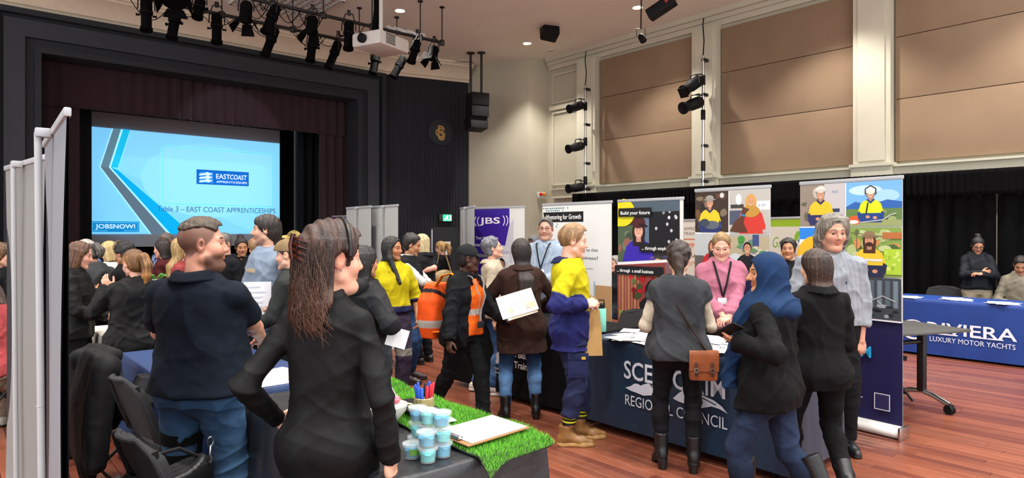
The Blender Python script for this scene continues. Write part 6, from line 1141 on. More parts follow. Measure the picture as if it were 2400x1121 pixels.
hb_ = empty('black_handbag', UV(3.0, .7, .455), TH+.2, 'black handbag with silver snap hook on the charcoal chair', 'handbag'); f = Field((-.22, -.12, -.05), (.22, .12, .3), .008); f.u(ello((0, 0, .1), (.2, .085, .13))); f.cut(lambda X, Y, Z: Z-.2+.06*np.cos(X*9)+Y*0); V, Q = f.mesh(); V = V+vnormals(V, Q)*(wsin(V, 3, 25)*.006)[:, None]; link('bag_body', npmesh('bag_body', V, Q, np.tile(A_(hx('#0e0e10')), (len(V), 1)), [M_LEATHER]), hb_); k = MB(); k.tube([(-.17, 0, .14), (-.1, .02, .22), (.05, 0, .23), (.17, 0, .15)], .009, 8); k.build('handle', M_BLKPL, hb_)
k = MB(); k.tube([(.16+.014*math.cos(x), -.05, .24+.02*math.sin(x)) for x in np.linspace(0, 6.28, 13)[:-1]], .0035, 6, closed=True); k.tube([(.16, -.05, .22), (.155, -.055, .19), (.165, -.055, .17), (.16, -.05, .15)], .006, 8); k.build('snap_hook', M_CHROME, hb_)
bp = empty('black_backpack', (-2.2, 4.05, .455), TH, 'black backpack lying on the seats below the blue table', 'backpack'); f = Field((-.22, -.2, 0), (.22, .2, .4), .01); f.u(stack([(.005, .15, .1, 0), (.1, .165, .115, 0), (.2, .15, .1, 0), (.27, .1, .06, .0)], (0, 0, 0), np.eye(3), 0, 4)); f.u(stack([(.01, .12, .05, -.1), (.13, .12, .055, -.1), (.17, .09, .03, -.08)], (0, 0, 0), np.eye(3), 0, 4), .015); V, Q = f.mesh(); V = V+vnormals(V, Q)*(wsin(V, 8, 26)*.007)[:, None]; link('bag_body', npmesh('bag_body', V, Q, np.tile(A_(hx('#101012')), (len(V), 1)), [M_SATIN]), bp)
for s in (-1, 1): k = MB(); k.tube([(s*.08, .08, .26), (s*.1, .13, .2), (s*.1, .11, .06)], .02, 8, flat=.35); k.build('shoulder_strap', M_BLKPL, bp)
bx = empty('black_case', UV(5.75, .58, 0), TH, 'black equipment case behind the coat-draped chair', 'case'); k = MB(); k.bevbox((0, 0, .3), (.4, .5, .6), .02); k.build('case_body', M_BLKPL, bx); k = MB(); k.bevbox((0, 0, .58), (.42, .52, .03), .008); k.build('case_lid', M_BLACK, bx); k = MB(); k.tube([(-.08, -.26, .45), (-.08, -.29, .45), (.08, -.29, .45), (.08, -.26, .45)], .01, 8); k.build('handle', M_CHROME, bx)
# ------------------------------------------------ the people in the hall
def two(top, low, zs, ts=9., cuff=None, band=None):
    a, b = hx(top), hx(low)
    def f(V, I):
        d, t = I['armt'](V); z = I['z'](V); x = np.abs(I['x'](V)); arm = (d < .075) & ((x > .145) | (t > .9)) & (t > .02); m = np.where(arm, sst(t, ts-.02, ts+.02), sst(-z, -zs-.004, -zs+.004))[:, None]; c = A_(a)[None]*(1-m)+A_(b)[None]*m
        if band: zb, w, cb = band; c = np.where(((np.abs(z-zb) < w) & ~arm)[:, None], A_(hx(cb))[None], c)
        return c
    return f
def checks(base, line, n=110):
    a, b = hx(base), hx(line)
    def f(V, I):
        m = .5+.5*np.sin(np.arctan2(I['x'](V), I['y'](V)+.001)*n*.5); return mixc(np.tile(A_(a), (len(V), 1)), b, np.clip(m, 0, 1)*.6)
    return f
def sleeves(body, sl, t0=.0):
    a, b = hx(body), hx(sl)
    def f(V, I):
        d, t = I['armt'](V); x = np.abs(I['x'](V)); m = (d < .07) & (x > .15) & (t > t0); return np.where(m[:, None], A_(b)[None], A_(a)[None])
    return f
def jeans(c, fade='#5f86b8', at=.42, w=.16, k=.6):
    a, b = hx(c), hx(fade)
    def f(V, I): z = V[:, 2]/I['sc']; return mixc(np.tile(A_(a), (len(V), 1)), b, k*np.exp(-((z-at)/w)**2))
    return f
BLK = dict(color='#0b0b0d'); BOOT = dict(color='#121214', shaft=.1, heel=.03); DJ = dict(color='#1b2a44', mat=M_DENIM)
def ring(R, pts, r, c, name, m=None, flat=1.):
    mb = MB(); mb.cc = hx(c); mb.tube([tuple(R['L2H'](A_([p]))[0]) for p in pts], r, 8, flat=flat); return mb.build(name, m or M_LEATHER, R['root'], col=True)
def headarc(y, z, rx=.094, rz=.105, t0=-.25, t1=3.39, n=18, zc=.03, tilt=0.): return [(rx*math.cos(t), y+tilt*math.sin(t), zc+rz*math.sin(t)) for t in np.linspace(t0, t1, n)]
# the woman in black in front
R = person('w_black', 770, 2.36, 1.605, -10, 'woman in black jacket, hand on hip, seen from behind in front', head=(-44, -2, 0), hs=1.08, earclear=1, w=.97, fat=.15, hair='long', hlen=.25, flare=.02, hw=1.1, hvol=.03, strand=.0042, hairc='#20130e', hairc2='#4c2e20', ends='#5e3826', skin='fair', noface=False,
    armL=dict(world=(652, 985, 2.42), worlde=(552, 872, 2.22), curl=.5, palm=(1, .6, 0)), armR=dict(world=(916, 1082, 2.3), worlde=(922, 905, 2.15), curl=.5), top=dict(name='jacket', color='#08080a', mat=M_SATIN, off=.012, hem=.8, neck='high', wrinkle=.006, loose=.02, wf=15), pants=dict(color='#0c0c0e'), shoes=BLK)
# black headband, tortoiseshell claw clip, and separate locks
ring(R, headarc(.022, 0, .105, .124, -.1, 3.24), .0075, '#0c0b0c', 'headband')
mb = MB(); mb.cc = hx('#3a140c')
for s_ in (-1, 1):
    for q_ in range(4): mb.tube([tuple(R['L2H'](A_([p]))[0]) for p in ((s_*(.012), -.15, .075-.02*q_), (s_*.045, -.142, .07-.022*q_), (s_*.06, -.118, .06-.024*q_))], [.007, .007, .004], 7)
mb.tube([tuple(R['L2H'](A_([p]))[0]) for p in ((0, -.150, .09), (0, -.158, .05), (0, -.150, .0))], .009, 8); mb.build('claw_clip', mat('tortoiseshell', vcol=True, rough=.2, noise=.6, nscale=40), R['root'], col=True)
rr = np.random.RandomState(4); lk = MB()
for i in range(1500):
    low = i > 700; a0 = rr.uniform(-2.3, 2.3); z0 = rr.uniform(-.16, -.03) if low else rr.uniform(-.03, .075); L = rr.uniform(.08, .14) if low else rr.uniform(.13, .31)*(1 if z0 > .02 else .85); ca, sa = math.cos(a0), math.sin(a0); top = A_([sa*.112, -ca*.128-.010, z0])
    if top[1] > .018 or (sa > .45 and ca < .5): continue
    sgn = rr.uniform(-.012, .012); wv_ = rr.uniform(.003, .014); f0 = rr.uniform(0, 6); pts = []; fw_ = rr.uniform(.04, .13) if low else rr.uniform(.03, .09)
    for t in np.linspace(0, 1, 10):
        q = top+A_([sa*fw_*t*t+sgn*t+wv_*math.sin(t*7+f0)*t, -ca*.012*math.sin(t*3.1)+(.035 if ca > 0 else .0)*t*t*ca*.3+wv_*math.cos(t*6+f0)*t, -L*t]); q[1] = min(q[1], .03); pts.append(tuple(q))
    c = A_(hx('#3c2418' if low else '#20130e'))+(A_(hx('#452a1d'))-A_(hx('#20130e')))*rr.rand()**1.5; w_ = R['L2H'](A_(pts)); lk.tube([tuple(p) for p in w_], [(.0006+.0013*math.sin(min(t*1.15+.1, 1)*3.05)) for t in np.linspace(0, 1, 10)], 4, flat=.7); e_ = A_(hx('#6a4430'))*rr.uniform(.5, 1.3)
    for j_ in range(10):
        for m_i in range(4): lk.c[len(lk.c)-40+j_*4+m_i] = tuple(c*(1-(j_/9)**2)+e_*(j_/9)**2)
lk.build('hair_locks', M_HAIR, R['root'], col=True, ang=180)['kind'] = 'stuff'
mb = MB(); mb.cc = hx('#d8d4cc'); p = R['L2H'](A_([(.083, -.004, -.036)]))[0]; mb.lathe([(0, -.004), (.004, 0), (0, .004)], 8, c=p); mb.build('earring', M_CHROME, R['root'], col=False)
# the man in the polo
R = person('m_polo', 468, 3.1, 1.645, -8, 'man in navy polo shirt and jeans with a knee brace', sex='m', head=(-58, 2, 0), w=1.2, fat=.75, hair='quiff', hvol=.006, hairc='#1e1712', hairc2='#5a4838', stubble=.72, beard=.75, skin='#c98f78', hs=1.05, jaw=1.05,
    armR=dict(world=(612, 792, 3.5), worlde=(585, 775, 2.95), curl=.5, palm=(0, 0, -1)), armL=dict(world=(400, 790, 3.5), worlde=(345, 745, 3.0), curl=.5, palm=(0, 0, -1)), legL=dict(f=(-.16, .0, .085)), legR=dict(f=(.13, .06, .085)), top=dict(color='#101722', sleeve=.75, bell=.012, neck='collar', hem=.9, off=.016, loose=.03, wrinkle=.005, mat=M_CLOTH), pants=dict(color=jeans('#2a4260', '#4f7296', .5, .3), mat=M_DENIM, off=.018, wrinkle=.007), shoes=dict(color='#2a2420'))
H_, K_, f_, *_ = R['legs'][-1]; k = MB(); k.cc = hx('#101012')
br = None
for t0, t1, rr_ in ((.52, .66, .1), (.78, .9, .092)): a, b = H_+(K_-H_)*t0, H_+(K_-H_)*t1; k.tube([a, b], rr_, 16)
for t0, t1 in ((.12, .24), (.42, .54)): a, b = K_+(f_-K_)*t0, K_+(f_-K_)*t1; k.tube([a, b], .078, 16)
for s in (-1, 1): k.tube([H_+(K_-H_)*.5+A_([s*.1, 0, 0]), K_+A_([s*.092, 0, 0]), K_+(f_-K_)*.55+A_([s*.08, 0, 0])], .013, 8)
k.build('knee_brace', M_CLOTH, R['root'], col=True)
# left crowd
person('w_pony', 320, 4.98, 1.46, 25, 'woman with honey ponytail and black coat, back to the camera', head=(38, -14, 0), w=1.22, hair='ponytail', hlen=.2, hairc='#4a2e1a', hairc2='#b07c40', ends='#b9803c', roots='#5a3a22', skin='fair', armL=dict(world=(256, 676, 5.05), worlde=(236, 728, 4.85), curl=.35, dir=(-.45, .1, .9), palm=(.3, 1, .2)), armR=dict(w=(.16, .34, 1.02), curl=.5), top=dict(name='coat', color='#0c0c0d', off=.03, hem=.80, neck='high', loose=.05, wrinkle=.008, mat=M_SATIN, cuff=.01), pants=dict(color='#0d0d10'), shoes=BLK)
person('w_left', 176, 5.4, 1.52, -68, 'woman with brown bob in black jacket, half hidden by the banner', head=(5, -14, 0), w=1.12, hair='bob', hlen=.17, hairc='#3a2418', hairc2='#7a5238', skin='pink', armR=dict(w=(.16, .3, 1.05), curl=.5), armL=dict(w=(-.14, .34, 1.1), curl=.5), top=dict(name='jacket', color='#0d0d0e', off=.025, hem=.85, neck='collar', mat=M_SATIN, wrinkle=.007), pants=dict(color='#0e0e10'), shoes=BLK)
R = person('w_hood', 232, 6.5, 1.5, 72, 'woman in grey hoodie with patterned headband and glasses', lean=8, head=(0, -28, 0), w=1.15, hair='ponytail', hlen=.12, hairc='#2a2624', hairc2='#6a645c', skin='tan', armL=dict(w=(-.14, .34, 1.1), curl=.5, palm=(0, 0, -1)), armR=dict(w=(.14, .34, 1.08), curl=.5, palm=(0, 0, -1)), top=dict(name='hoodie', color='#3c3f40', off=.028, hem=.86, neck='high', wrinkle=.007), pants=dict(color='#14161c'), shoes=BLK)
glasses(R, '#201818'); ring(R, [(.092*math.cos(t), -.012+.108*math.sin(t), .055+.02*math.sin(t)) for t in np.linspace(-.2, 3.35, 18)], .017, '#16181e', 'headband', M_CLOTH, .35)
person('p_white', 208, 7.7, 1.5, 105, 'older person with white hair behind the grey hoodie woman', head=(0, -10, 0), hair='short', hvol=.016, hairc='#a8a49c', hairc2='#dcd8d0', skin='pink', top=dict(color='#5a6e96', neck='collar'), pants=DJ, shoes=BLK)
person('w_blond', 262, 7.0, 1.5, 78, 'blond woman in white top between headband woman and black-haired woman', head=(0, -16, 0), hair='bob', hlen=.13, hairc='#a88a54', hairc2='#e0c890', skin='fair', top=dict(color=sleeves('#c9c9c4', '#c9c9c4'), neck='crew', off=.02), pants=dict(color='#15151a'), shoes=BLK)
R = person('w_scarf', 297, 6.35, 1.5, 80, 'black-haired woman in black with sunglasses on her head', head=(0, -14, 0), w=1.1, hair='curlylong', hlen=.1, hvol=.02, hairc='#0c0a0a', hairc2='#221d1c', skin='tan', armL=dict(w=(-.12, .3, 1.2), curl=.4), top=dict(color='#121214', off=.018), pants=dict(color='#111114'), shoes=BLK)
ring(R, headarc(.03, 0, .1, .118, .3, 2.84), .008, '#6a5438', 'sunglasses')
person('m_blue', 396, 8.7, 1.6, 175, 'balding man in blue patterned shirt in front of the screen', sex='m', head=(0, -26, 0), w=1.15, fat=.5, hair='short', hvol=.004, hdz=.02, hairc='#5a5048', hairc2='#8c8074', stubble=.3, skin='ruddy', top=dict(color=lambda V, I: np.where((wsin(V, 3, 60) > .1)[:, None], A_(hx('#8a9cc0'))[None], A_(hx('#1c2c54'))[None]), sleeve=.8, neck='collar'), pants=DJ, shoes=BLK)
person('w_prof', 384, 7.6, 1.51, 92, 'dark-haired woman in profile facing left beside the blond girl', head=(0, -6, 0), hair='long', hlen=.2, hairc='#17100e', hairc2='#2e211c', skin='pink', top=dict(color='#4a1c20', neck='vee'), pants=DJ, shoes=BLK)
person('g_blond', 424, 6.5, 1.545, -62, 'girl with long straight blond hair behind the polo man', head=(8, -4, 0), hair='long', hlen=.33, hairc='#8a6a3c', hairc2='#cfb27c', skin='fair', top=dict(color='#8a3c3c'), pants=DJ, shoes=BLK)
R = person('m_grey', 527, 7.2, 1.575, 150, 'grey haired man in glasses peeking past the polo man', sex='m', head=(0, 0, 0), hair='short', hairc='#3c3a38', hairc2='#8c8880', skin='fair', top=dict(color='#16181c', neck='collar'), pants=DJ, shoes=BLK); glasses(R)
person('w_smile', 566, 8.0, 1.53, -160, 'smiling woman with dark bun and black top by the screen', head=(14, -12, 4), w=1.15, hair='bun', hairc='#0d0a0a', hairc2='#241c1a', skin='tan', lip='#b0605c', top=dict(color='#131316', neck='vee', off=.018), pants=DJ, shoes=BLK)
person('p_tan', 601, 8.4, 1.5, 20, 'person in tan hood, back turned, left of the sweatshirt youth', head=(30, -10, 0), hair='short', hvol=.03, hairc='#8a6644', hairc2='#b08a62', skin='fair', top=dict(name='hoodie', color=two('#b09070', '#c4bcae', 1.3), off=.03), pants=dict(color='#6a5c4c'), shoes=BLK)
R = person('m_sweat', 628, 5.25, 1.735, 146, 'tall youth in pale blue sweatshirt holding papers', sex='m', head=(-44, 0, 0), w=.98, hair='mullet', hvol=.014, hdz=-.012, hairc='#15100d', hairc2='#33261e', skin='#cf9f86', beard=.28, nose=1.5, armR=dict(world=(576, 702, 5.15), worlde=(575, 700, 5.5), curl=.8, palm=(-.3, -.6, -.5)), armL=dict(world=(650, 720, 5.0), worlde=(690, 700, 5.3), curl=.5, palm=(0, 1, 0)), top=dict(name='sweatshirt', color='#7c8a9c', off=.03, hem=.80, loose=.045, wrinkle=.008, cuff=.01), inner=dict(color='#6e7076', off=.006, sleeve=.3, hem=.9, name='undershirt'), pants=dict(color='#22242c', off=.02), shoes=BLK)
pr = Print(0, 0, 0); pr.text('NISSY', 0, 0, .028, '#d8b878', align='CENTER', bold=.002, fit=.13) if False else pr.text('VERSE', 0, 0, .026, '#d8b878', align='CENTER', bold=.002, fit=.12)
q = chest(R, 0, 1.3, .04); o = pr.build('chest_print', M_PRINT, R['root'], loc=q, rot=(0, 0, math.pi))
pp_ = P(603, 707, 5.0); paper(pp_.x, pp_.y, pp_.z, .25, 'white papers held by the sweatshirt youth', w=.2, l=.3, tilt=(1.45, 0), name='held_papers', c='#e6e6ea', curl=.01, ink='#c9ccd4')
R = person('b_cap', 682, 5.0, 1.525, 84, 'boy in backwards tan cap and dark jacket', sex='m', head=(4, -4, 0), w=.92, hair='short', hvol=.004, hairc='#3a2618', hairc2='#5e4430', skin='fair', armL=dict(w=(-.14, .3, 1.0), curl=.5), top=dict(name='jacket', color='#262a28', off=.025, hem=.84, neck='high', mat=M_SATIN), pants=dict(color='#1c1e24'), shoes=BLK); ballcap(R, '#7d684c', back=True)
R = person('p_bucket', 690, 7.1, 1.6, -150, 'person in straw bucket hat with floral band', head=(-20, -6, 0), hair='short', hairc='#3a2a20', skin='tan', top=dict(color='#2c3430'), pants=DJ, shoes=BLK); brimhat(R, '#b09858', '#3c3824', .17)
R = person('p_yellow', 724, 6.3, 1.53, 30, 'person in yellow straw hat beside the bucket hat', head=(20, -6, 0), hair='long', hlen=.2, hairc='#14100e', skin='tan', top=dict(color='#1c1e20'), pants=DJ, shoes=BLK); brimhat(R, '#d0b04c', '#b89838', .13)
person('p_cream', 803, 6.2, 1.6, 10, 'person with messy cream hair behind the woman in black', hair='curly', hvol=.022, hairc='#b9ac98', hairc2='#efe8dc', skin='fair', top=dict(color='#3c4450'), pants=DJ, shoes=BLK)
R = person('w_puffer', 852, 4.3, 1.5, -40, 'person in dark hooded jacket right behind the woman in black', w=1.15, hair='long', hlen=.2, hairc='#0e0c0c', hairc2='#1e1a1a', skin='tan', armR=dict(world=(912, 770, 4.25), worlde=(900, 720, 3.9), curl=.6), top=dict(name='jacket', color=two('#1a1b1e', '#2c3036', 1.15), off=.035, hem=.82, neck='high', mat=M_SATIN, wrinkle=.01), pants=dict(color='#17181c'), shoes=BLK)
f = Field((-.2, -.3, 1.2), (.2, .1, 1.6), .012); f.u(cone(R['U'](-.09, -.1, 1.46), R['U'](.09, -.1, 1.46), .06, .06)); f.u(ello(R['U'](0, -.13, 1.4), (.11, .06, .09)), .04); V, Q = f.mesh(); link('hood', npmesh('hood', V, Q, np.tile(A_(hx('#17181a')), (len(V), 1)), [M_SATIN]), R['root'])
pp_ = P(931, 792, 4.15); paper(pp_.x, pp_.y, pp_.z, .2, 'white sheet hanging from the hooded person by the yellow shirt woman', w=.13, l=.12, tilt=(1.4, .3), name='held_sheet', c='#e8e8ea')
# middle group
R = person('w_hivis', 916, 6.05, 1.555, -152, 'woman with long black hair in yellow work shirt', head=(42, -2, 0), w=1.08, hair='long', hlen=.36, lobes=.34, hw=.9, hairc='#0a0809', hairc2='#1d1718', skin='olive', lip='#a0584c', armL=dict(w=(-.26, .08, .9), curl=.45, pole=(-.6, -.8, 0)), armR=dict(w=(.2, -.1, 1.02), curl=.4, pole=(1, -.4, 0)), top=dict(name='work_shirt', color=two('#b4a714', '#23254a', 1.045, 1.22), sleeve=1.3, bell=.0, neck='collar', hem=.98, off=.03, loose=.045, wrinkle=.009, cuff=.03),
    pants=dict(color=lambda V, I: np.where((np.abs(V[:, 2]/I['sc']-.56) < .035)[:, None], A_(hx('#8a867c'))[None], A_(hx('#3c3446'))[None]), off=.022, waist=1.1, wrinkle=.008), legR=dict(f=(.1, .12, .085)), shoes=dict(color='#3a2a20', shaft=.08))
person('w_vest', 958, 7.0, 1.58, -96, 'woman with short dark curls, white shirt and black vest', head=(6, -16, 0), w=1.1, hair='curly', hvol=.014, hairc='#0f0c0b', hairc2='#2c2420', skin='tan', armL=dict(w=(-.12, .42, 1.08), curl=.5, palm=(0, 0, -1)), armR=dict(w=(.14, .42, 1.04), curl=.5, palm=(0, 0, -1)), inner=dict(name='shirt', color='#c9c9c6', sleeve=1.05, off=.014, neck='collar', hem=.86), top=dict(name='vest', color='#17181b', sleeve=0, off=.026, neck='vee', hem=.86), pants=dict(color=jeans('#1c3050', '#3c5c88', .6, .2), mat=M_DENIM), shoes=dict(color='#2c1a14', shaft=.24))
person('w_blonde2', 992, 8.0, 1.575, 62, 'blonde woman in black polo raising her hand', head=(24, -8, 0), w=1.22, fat=.5, hair='bob', hlen=.18, hairc='#b09a68', hairc2='#ecdcb0', skin='pink', armR=dict(world=(975, 640, 7.85), worlde=(1030, 650, 7.6), curl=.2, dir=(-.3, .1, .9), palm=(0, 1, 0)), armL=dict(w=(-.15, .3, 1.1), curl=.4), top=dict(color='#1a1a1d', sleeve=.9, neck='collar', off=.02), pants=dict(color='#111114'), shoes=BLK)
person('w_bagback', 1037, 10.4, 1.45, 62, 'blond woman in black with tan shoulder bag at the dark door', head=(10, -14, 0), hair='ponytail', hlen=.16, hairc='#8a6234', hairc2='#d8b070', skin='fair', top=dict(color='#121214'), pants=dict(color='#15151a'), shoes=BLK)
R = person('w_orange', 1088, 5.45, 1.5, -124, 'woman in black cap and open dark jacket over orange hi-vis', head=(40, 2, 0), w=1.1, fat=.2, lean=3, hair='tied', hvol=.004, hairc='#0c0a0a', hairc2='#1a1614', skin='dark', lip='#5c3430', iris='#1a0f0a', armR=dict(world=(1050, 826, 5.1), worlde=(1020, 740, 5.1), curl=.6, palm=(-1, .3, 0)), armL=dict(world=(1188, 748, 5.35), worlde=(1150, 760, 5.6), curl=.75, palm=(.2, 0, 1)),
    inner=dict(name='hi_vis_shirt', color=two('#e8641c', '#e8641c', 0, 9, band=(1.13, .03, '#b0aca4')), sleeve=.3, off=.02, neck='collar', hem=.9), top=dict(name='parka', color='#0f1013', off=.036, hem=.80, open=.125, neck='collar', loose=.03, wrinkle=.009, cuff=.012), pants=dict(color='#0f1013', off=.018, wrinkle=.007), legL=dict(f=(-.02, .22, .085)), legR=dict(f=(.02, -.36, .13), pitch=20), drop=.02, shoes=dict(color='#151516', shaft=.06))
ballcap(R, '#1b1c1e'); glasses(R, '#2a1c14'); lanyard(R, '#8a8480', .05, 1.05, '#2a2a30')
b_ = empty('backpack', (R['X']-.17, R['Y']+.09, .95), math.radians(-114), 'orange and black backpack worn by the woman in the cap', 'backpack'); f = Field((-.2, -.3, -.32), (.2, .1, .3), .009); f.u(stack([(-.24, .13, .09, -.1), (-.1, .165, .12, -.1), (.08, .16, .11, -.1), (.22, .11, .07, -.08)], (0, 0, 0), np.eye(3), 0, 3)); f.u(ello((0, -.19, -.09), (.12, .05, .11)), .02); V, Q = f.mesh(); V = V+vnormals(V, Q)*(wsin(V, 2, 22)*.006)[:, None]; c = np.where((np.abs(V[:, 2]+.12) < .03)[:, None], A_(hx('#b4b0a6'))[None], np.where((np.abs(V[:, 2]-.5*V[:, 0]-.1) < .02)[:, None], A_(hx('#1a1a1c'))[None], A_(hx('#e2541a'))[None])); link('bag_body', npmesh('bag_body', V, Q, c, [M_SATIN]), b_)
k = MB(); k.cc = hx('#e27a24'); 
for s in (-1, 1): k2 = MB(); k2.cc = hx('#e87a1c'); k2.tube([(s*.1, -.03, .2), (s*.11, .04, .29), (s*.115, .13, .31), (s*.12, .23, .24), (s*.125, .275, .1), (s*.14, .27, -.05), (s*.17, .12, -.16), (s*.13, -.03, -.18)], .022, 8, flat=.35); k2.build('shoulder_strap', M_CLOTH, b_, col=True)
for j, (dx, dy, w_, l_, tl, c) in enumerate(((0, 0, .3, .21, .9, '#f0f0f2'), (6, 12, .24, .17, 1.0, '#e6e8ec'), (14, 22, .22, .1, 1.1, '#c8b89c'))):
    pp_ = P(1212+dx*1.0, 712+dy*.7, 5.25-.02*j); paper(pp_.x, pp_.y, pp_.z, .12, ('large white brochure', 'folded white leaflet', 'tan printed leaflet')[j]+' held by the woman in the black cap', w=w_, l=l_, tilt=(tl, -.28), name='held_leaflet', c=c, ink='#c4c8d0' if j else None)
person('w_cream', 1156, 6.5, 1.545, -88, 'woman in cream jacket, profile beyond the black cap', head=(4, 10, 0), hair='curly', hvol=.012, hairc='#4a4a50', hairc2='#8a8c94', skin='fair', top=dict(name='jacket', color='#aca08c', off=.022, hem=.86, neck='collar'), pants=dict(color=jeans('#27446c', '#5c82b4', .35, .25), mat=M_DENIM), legL=dict(f=(-.1, -.2, .085)), shoes=dict(color='#c9c2b4', solec='#d8d4cc', sole=.015))
person('w_brown', 1222, 5.58, 1.535, 6, 'woman in brown suede jacket with long dark hair, back turned', head=(12, -4, 0), w=1.12, hair='long', hlen=.44, hw=.84, hvol=.015, hairc='#0e0a09', hairc2='#2a1e1a', ends='#3a2a24', skin='olive', armL=dict(w=(-.2, .26, 1.06), curl=.5, pole=(-1, -.6, 0)), armR=dict(w=(.22, .26, 1.06), curl=.5, pole=(1, -.6, 0)), top=dict(name='suede_jacket', color='#33211b', off=.03, hem=.665, loose=.03, neck='collar', wrinkle=.008, cuff=.01), pants=dict(color=jeans('#1c3a5c', '#6f9cd0', .36, .13, .9), mat=M_DENIM, off=.01, ankle=.12), legL=dict(f=(-.16, 0, .085)), legR=dict(f=(.15, .05, .085)), shoes=BOOT)
R = person('m_check', 1280, 7.2, 1.76, 158, 'man in glasses and light checked shirt behind the department table', sex='m', head=(8, -3, 0), w=1.2, fat=.8, hair='short', hvol=.007, hdz=.012, hairc='#2c2a2a', hairc2='#75706c', skin='#c99882', stubble=.3, beard=.15, armR=dict(w=(.06, .33, 1.1), curl=.6, palm=(0, 0, -1), dir=(-.8, .3, .2)), armL=dict(w=(-.06, .35, 1.08), curl=.6, palm=(0, 0, -1), dir=(.8, .3, .1)), top=dict(color=checks('#7c8ca0', '#a9b4c0', 130), neck='collar', vdepth=.1, off=.02, hem=.84, loose=.03, wrinkle=.006), inner=dict(color='#15151a', off=.008, sleeve=.3, hem=.95, name='undershirt'), pants=dict(color='#15161c'), shoes=BLK); glasses(R, '#3a2418'); lanyard(R, '#1c1c20', .03, 1.2)
person('p_beanie', 1253, 9.2, 1.53, 120, 'person in grey beanie far behind the checked shirt', hair='short', hvol=.022, hdz=.0, hairc='#4c4c50', hairc2='#6a6a70', skin='brown', top=dict(color='#2a2a30'), pants=DJ, shoes=BLK)
R = person('m_youth', 1336, 4.98, 1.635, -92, 'youth in yellow and navy work shirt holding a paper bag', sex='m', head=(2, -6, 0), w=1.05, hair='short', hvol=.013, hairc='#6e4e30', hairc2='#b08a5c', browc='#8a6440', skin='#dca58e', hs=1.06, armR=dict(world=(1372, 712, 4.78), worlde=(1318, 708, 4.72), curl=.75, palm=(-.6, .1, -.6), dir=(-.1, 1, .05)), armL=dict(world=(1376, 706, 5.08), worlde=(1330, 730, 5.2), curl=.75, palm=(.6, .1, -.6)),
    top=dict(name='work_shirt', color=two('#b6aa16', '#22255a', 1.09, .72), neck='collar', collarc='#22254a', hem=.77, off=.026, loose=.035, wrinkle=.009, cuff=.006), pants=dict(color='#252a48', off=.026, wrinkle=.011, ankle=.2), legR=dict(f=(.09, -.03, .085), yaw=0), legL=dict(f=(-.1, .09, .085), yaw=5), shoes=dict(color='#8a6234', solec='#b08a54', sole=.018, shaft=.07, size=1.1))
for s in (-1, 1):
    H_, K_, f_, *_ = R['legs'][s]; k = MB()
    for i, c in enumerate(('#1c1c20', '#c4c834', '#1c1c20', '#c4c834', '#1c1c20')): k.cc = hx(c); z = .165+.014*i; q = f_+(K_-f_)*((z-.085)/max(K_[2]-f_[2], .1)); k.tube([q, q+A_([0, 0, .014])], .052, 14)
    k.build('sock', M_CLOTH, R['root'], col=True, ang=180)
for s in (-1, 1):
    ft, yw = R['legs'][s][2], R['legs'][s][3]; Rf = RZ(yw); k = MB(); k.cc = hx('#4a3418')
    for i in range(5):
        yy, zz = .035+.02*i, .055-.021*i
        for d in (-1, 1): k.tube([tuple(Rf @ A_([d*.026, yy, zz-.004])+ft), tuple(Rf @ A_([0, yy+.008, zz+.006])+ft), tuple(Rf @ A_([-d*.026, yy+.016, zz-.012])+ft)], .003, 5)
    k.build('laces', M_CLOTH, R['root'], col=True)
k = MB(); V_ = R['legs'][1]; q = V_[0]+(V_[1]-V_[0])*.62; k.cc = hx('#22274a'); k.bevbox((q[0]+.085, q[1]+.02, q[2]), (.02, .15, .18), .008); k.bevbox((q[0]+.09, q[1]+.02, q[2]+.07), (.02, .155, .05), .006); k.cc = hx('#c9a83c'); k.box((q[0]+.1, q[1]+.06, q[2]+.06), (.004, .03, .02)); k.build('cargo_pocket', M_CLOTH, R['root'], col=True)
pb = empty('paper_bag', P(1384, 832, 4.9), .12, 'brown paper carrier bag hanging from the youth in yellow', 'paper bag'); M_KR = mat('kraft_paper', '#b08a52', rough=.8, noise=.08, nscale=6); k = MB(); w_, d_, h_ = .082, .045, .34; v = [(-w_, -d_, 0), (w_, -d_, 0), (w_, d_, 0), (-w_, d_, 0), (-w_*.94, -d_*.7, h_*.5), (w_*.94, -d_*.7, h_*.5), (w_*.9, d_*.7, h_*.5), (-w_*.9, d_*.7, h_*.5), (-w_*.8, -d_*.3, h_), (w_*.8, -d_*.3, h_), (w_*.8, d_*.3, h_), (-w_*.8, d_*.3, h_), (w_*.6, 0, h_*.02), (w_*.8, 0, h_*.5), (w_*.6, 0, h_), (-w_*.6, 0, h_*.02), (-w_*.8, 0, h_*.5), (-w_*.6, 0, h_)]
k.add(v, [(3, 2, 1, 0), (0, 1, 5, 4), (4, 5, 9, 8), (2, 3, 7, 6), (6, 7, 11, 10), (1, 12, 13, 5), (12, 2, 6, 13), (5, 13, 14, 9), (13, 6, 10, 14), (15, 0, 4, 16), (3, 15, 16, 7), (16, 4, 8, 17), (7, 16, 17, 11)]); k.build('bag_body', M_KR, pb, ang=10)
for s in (-1, 1): k = MB(); k.tube([(-.05, s*.014, h_-.02), (-.04, s*.01, h_+.08), (0, s*.004, h_+.11), (.04, s*.01, h_+.08), (.05, s*.014, h_-.02)], .004, 6); k.build('handle', M_KR, pb)
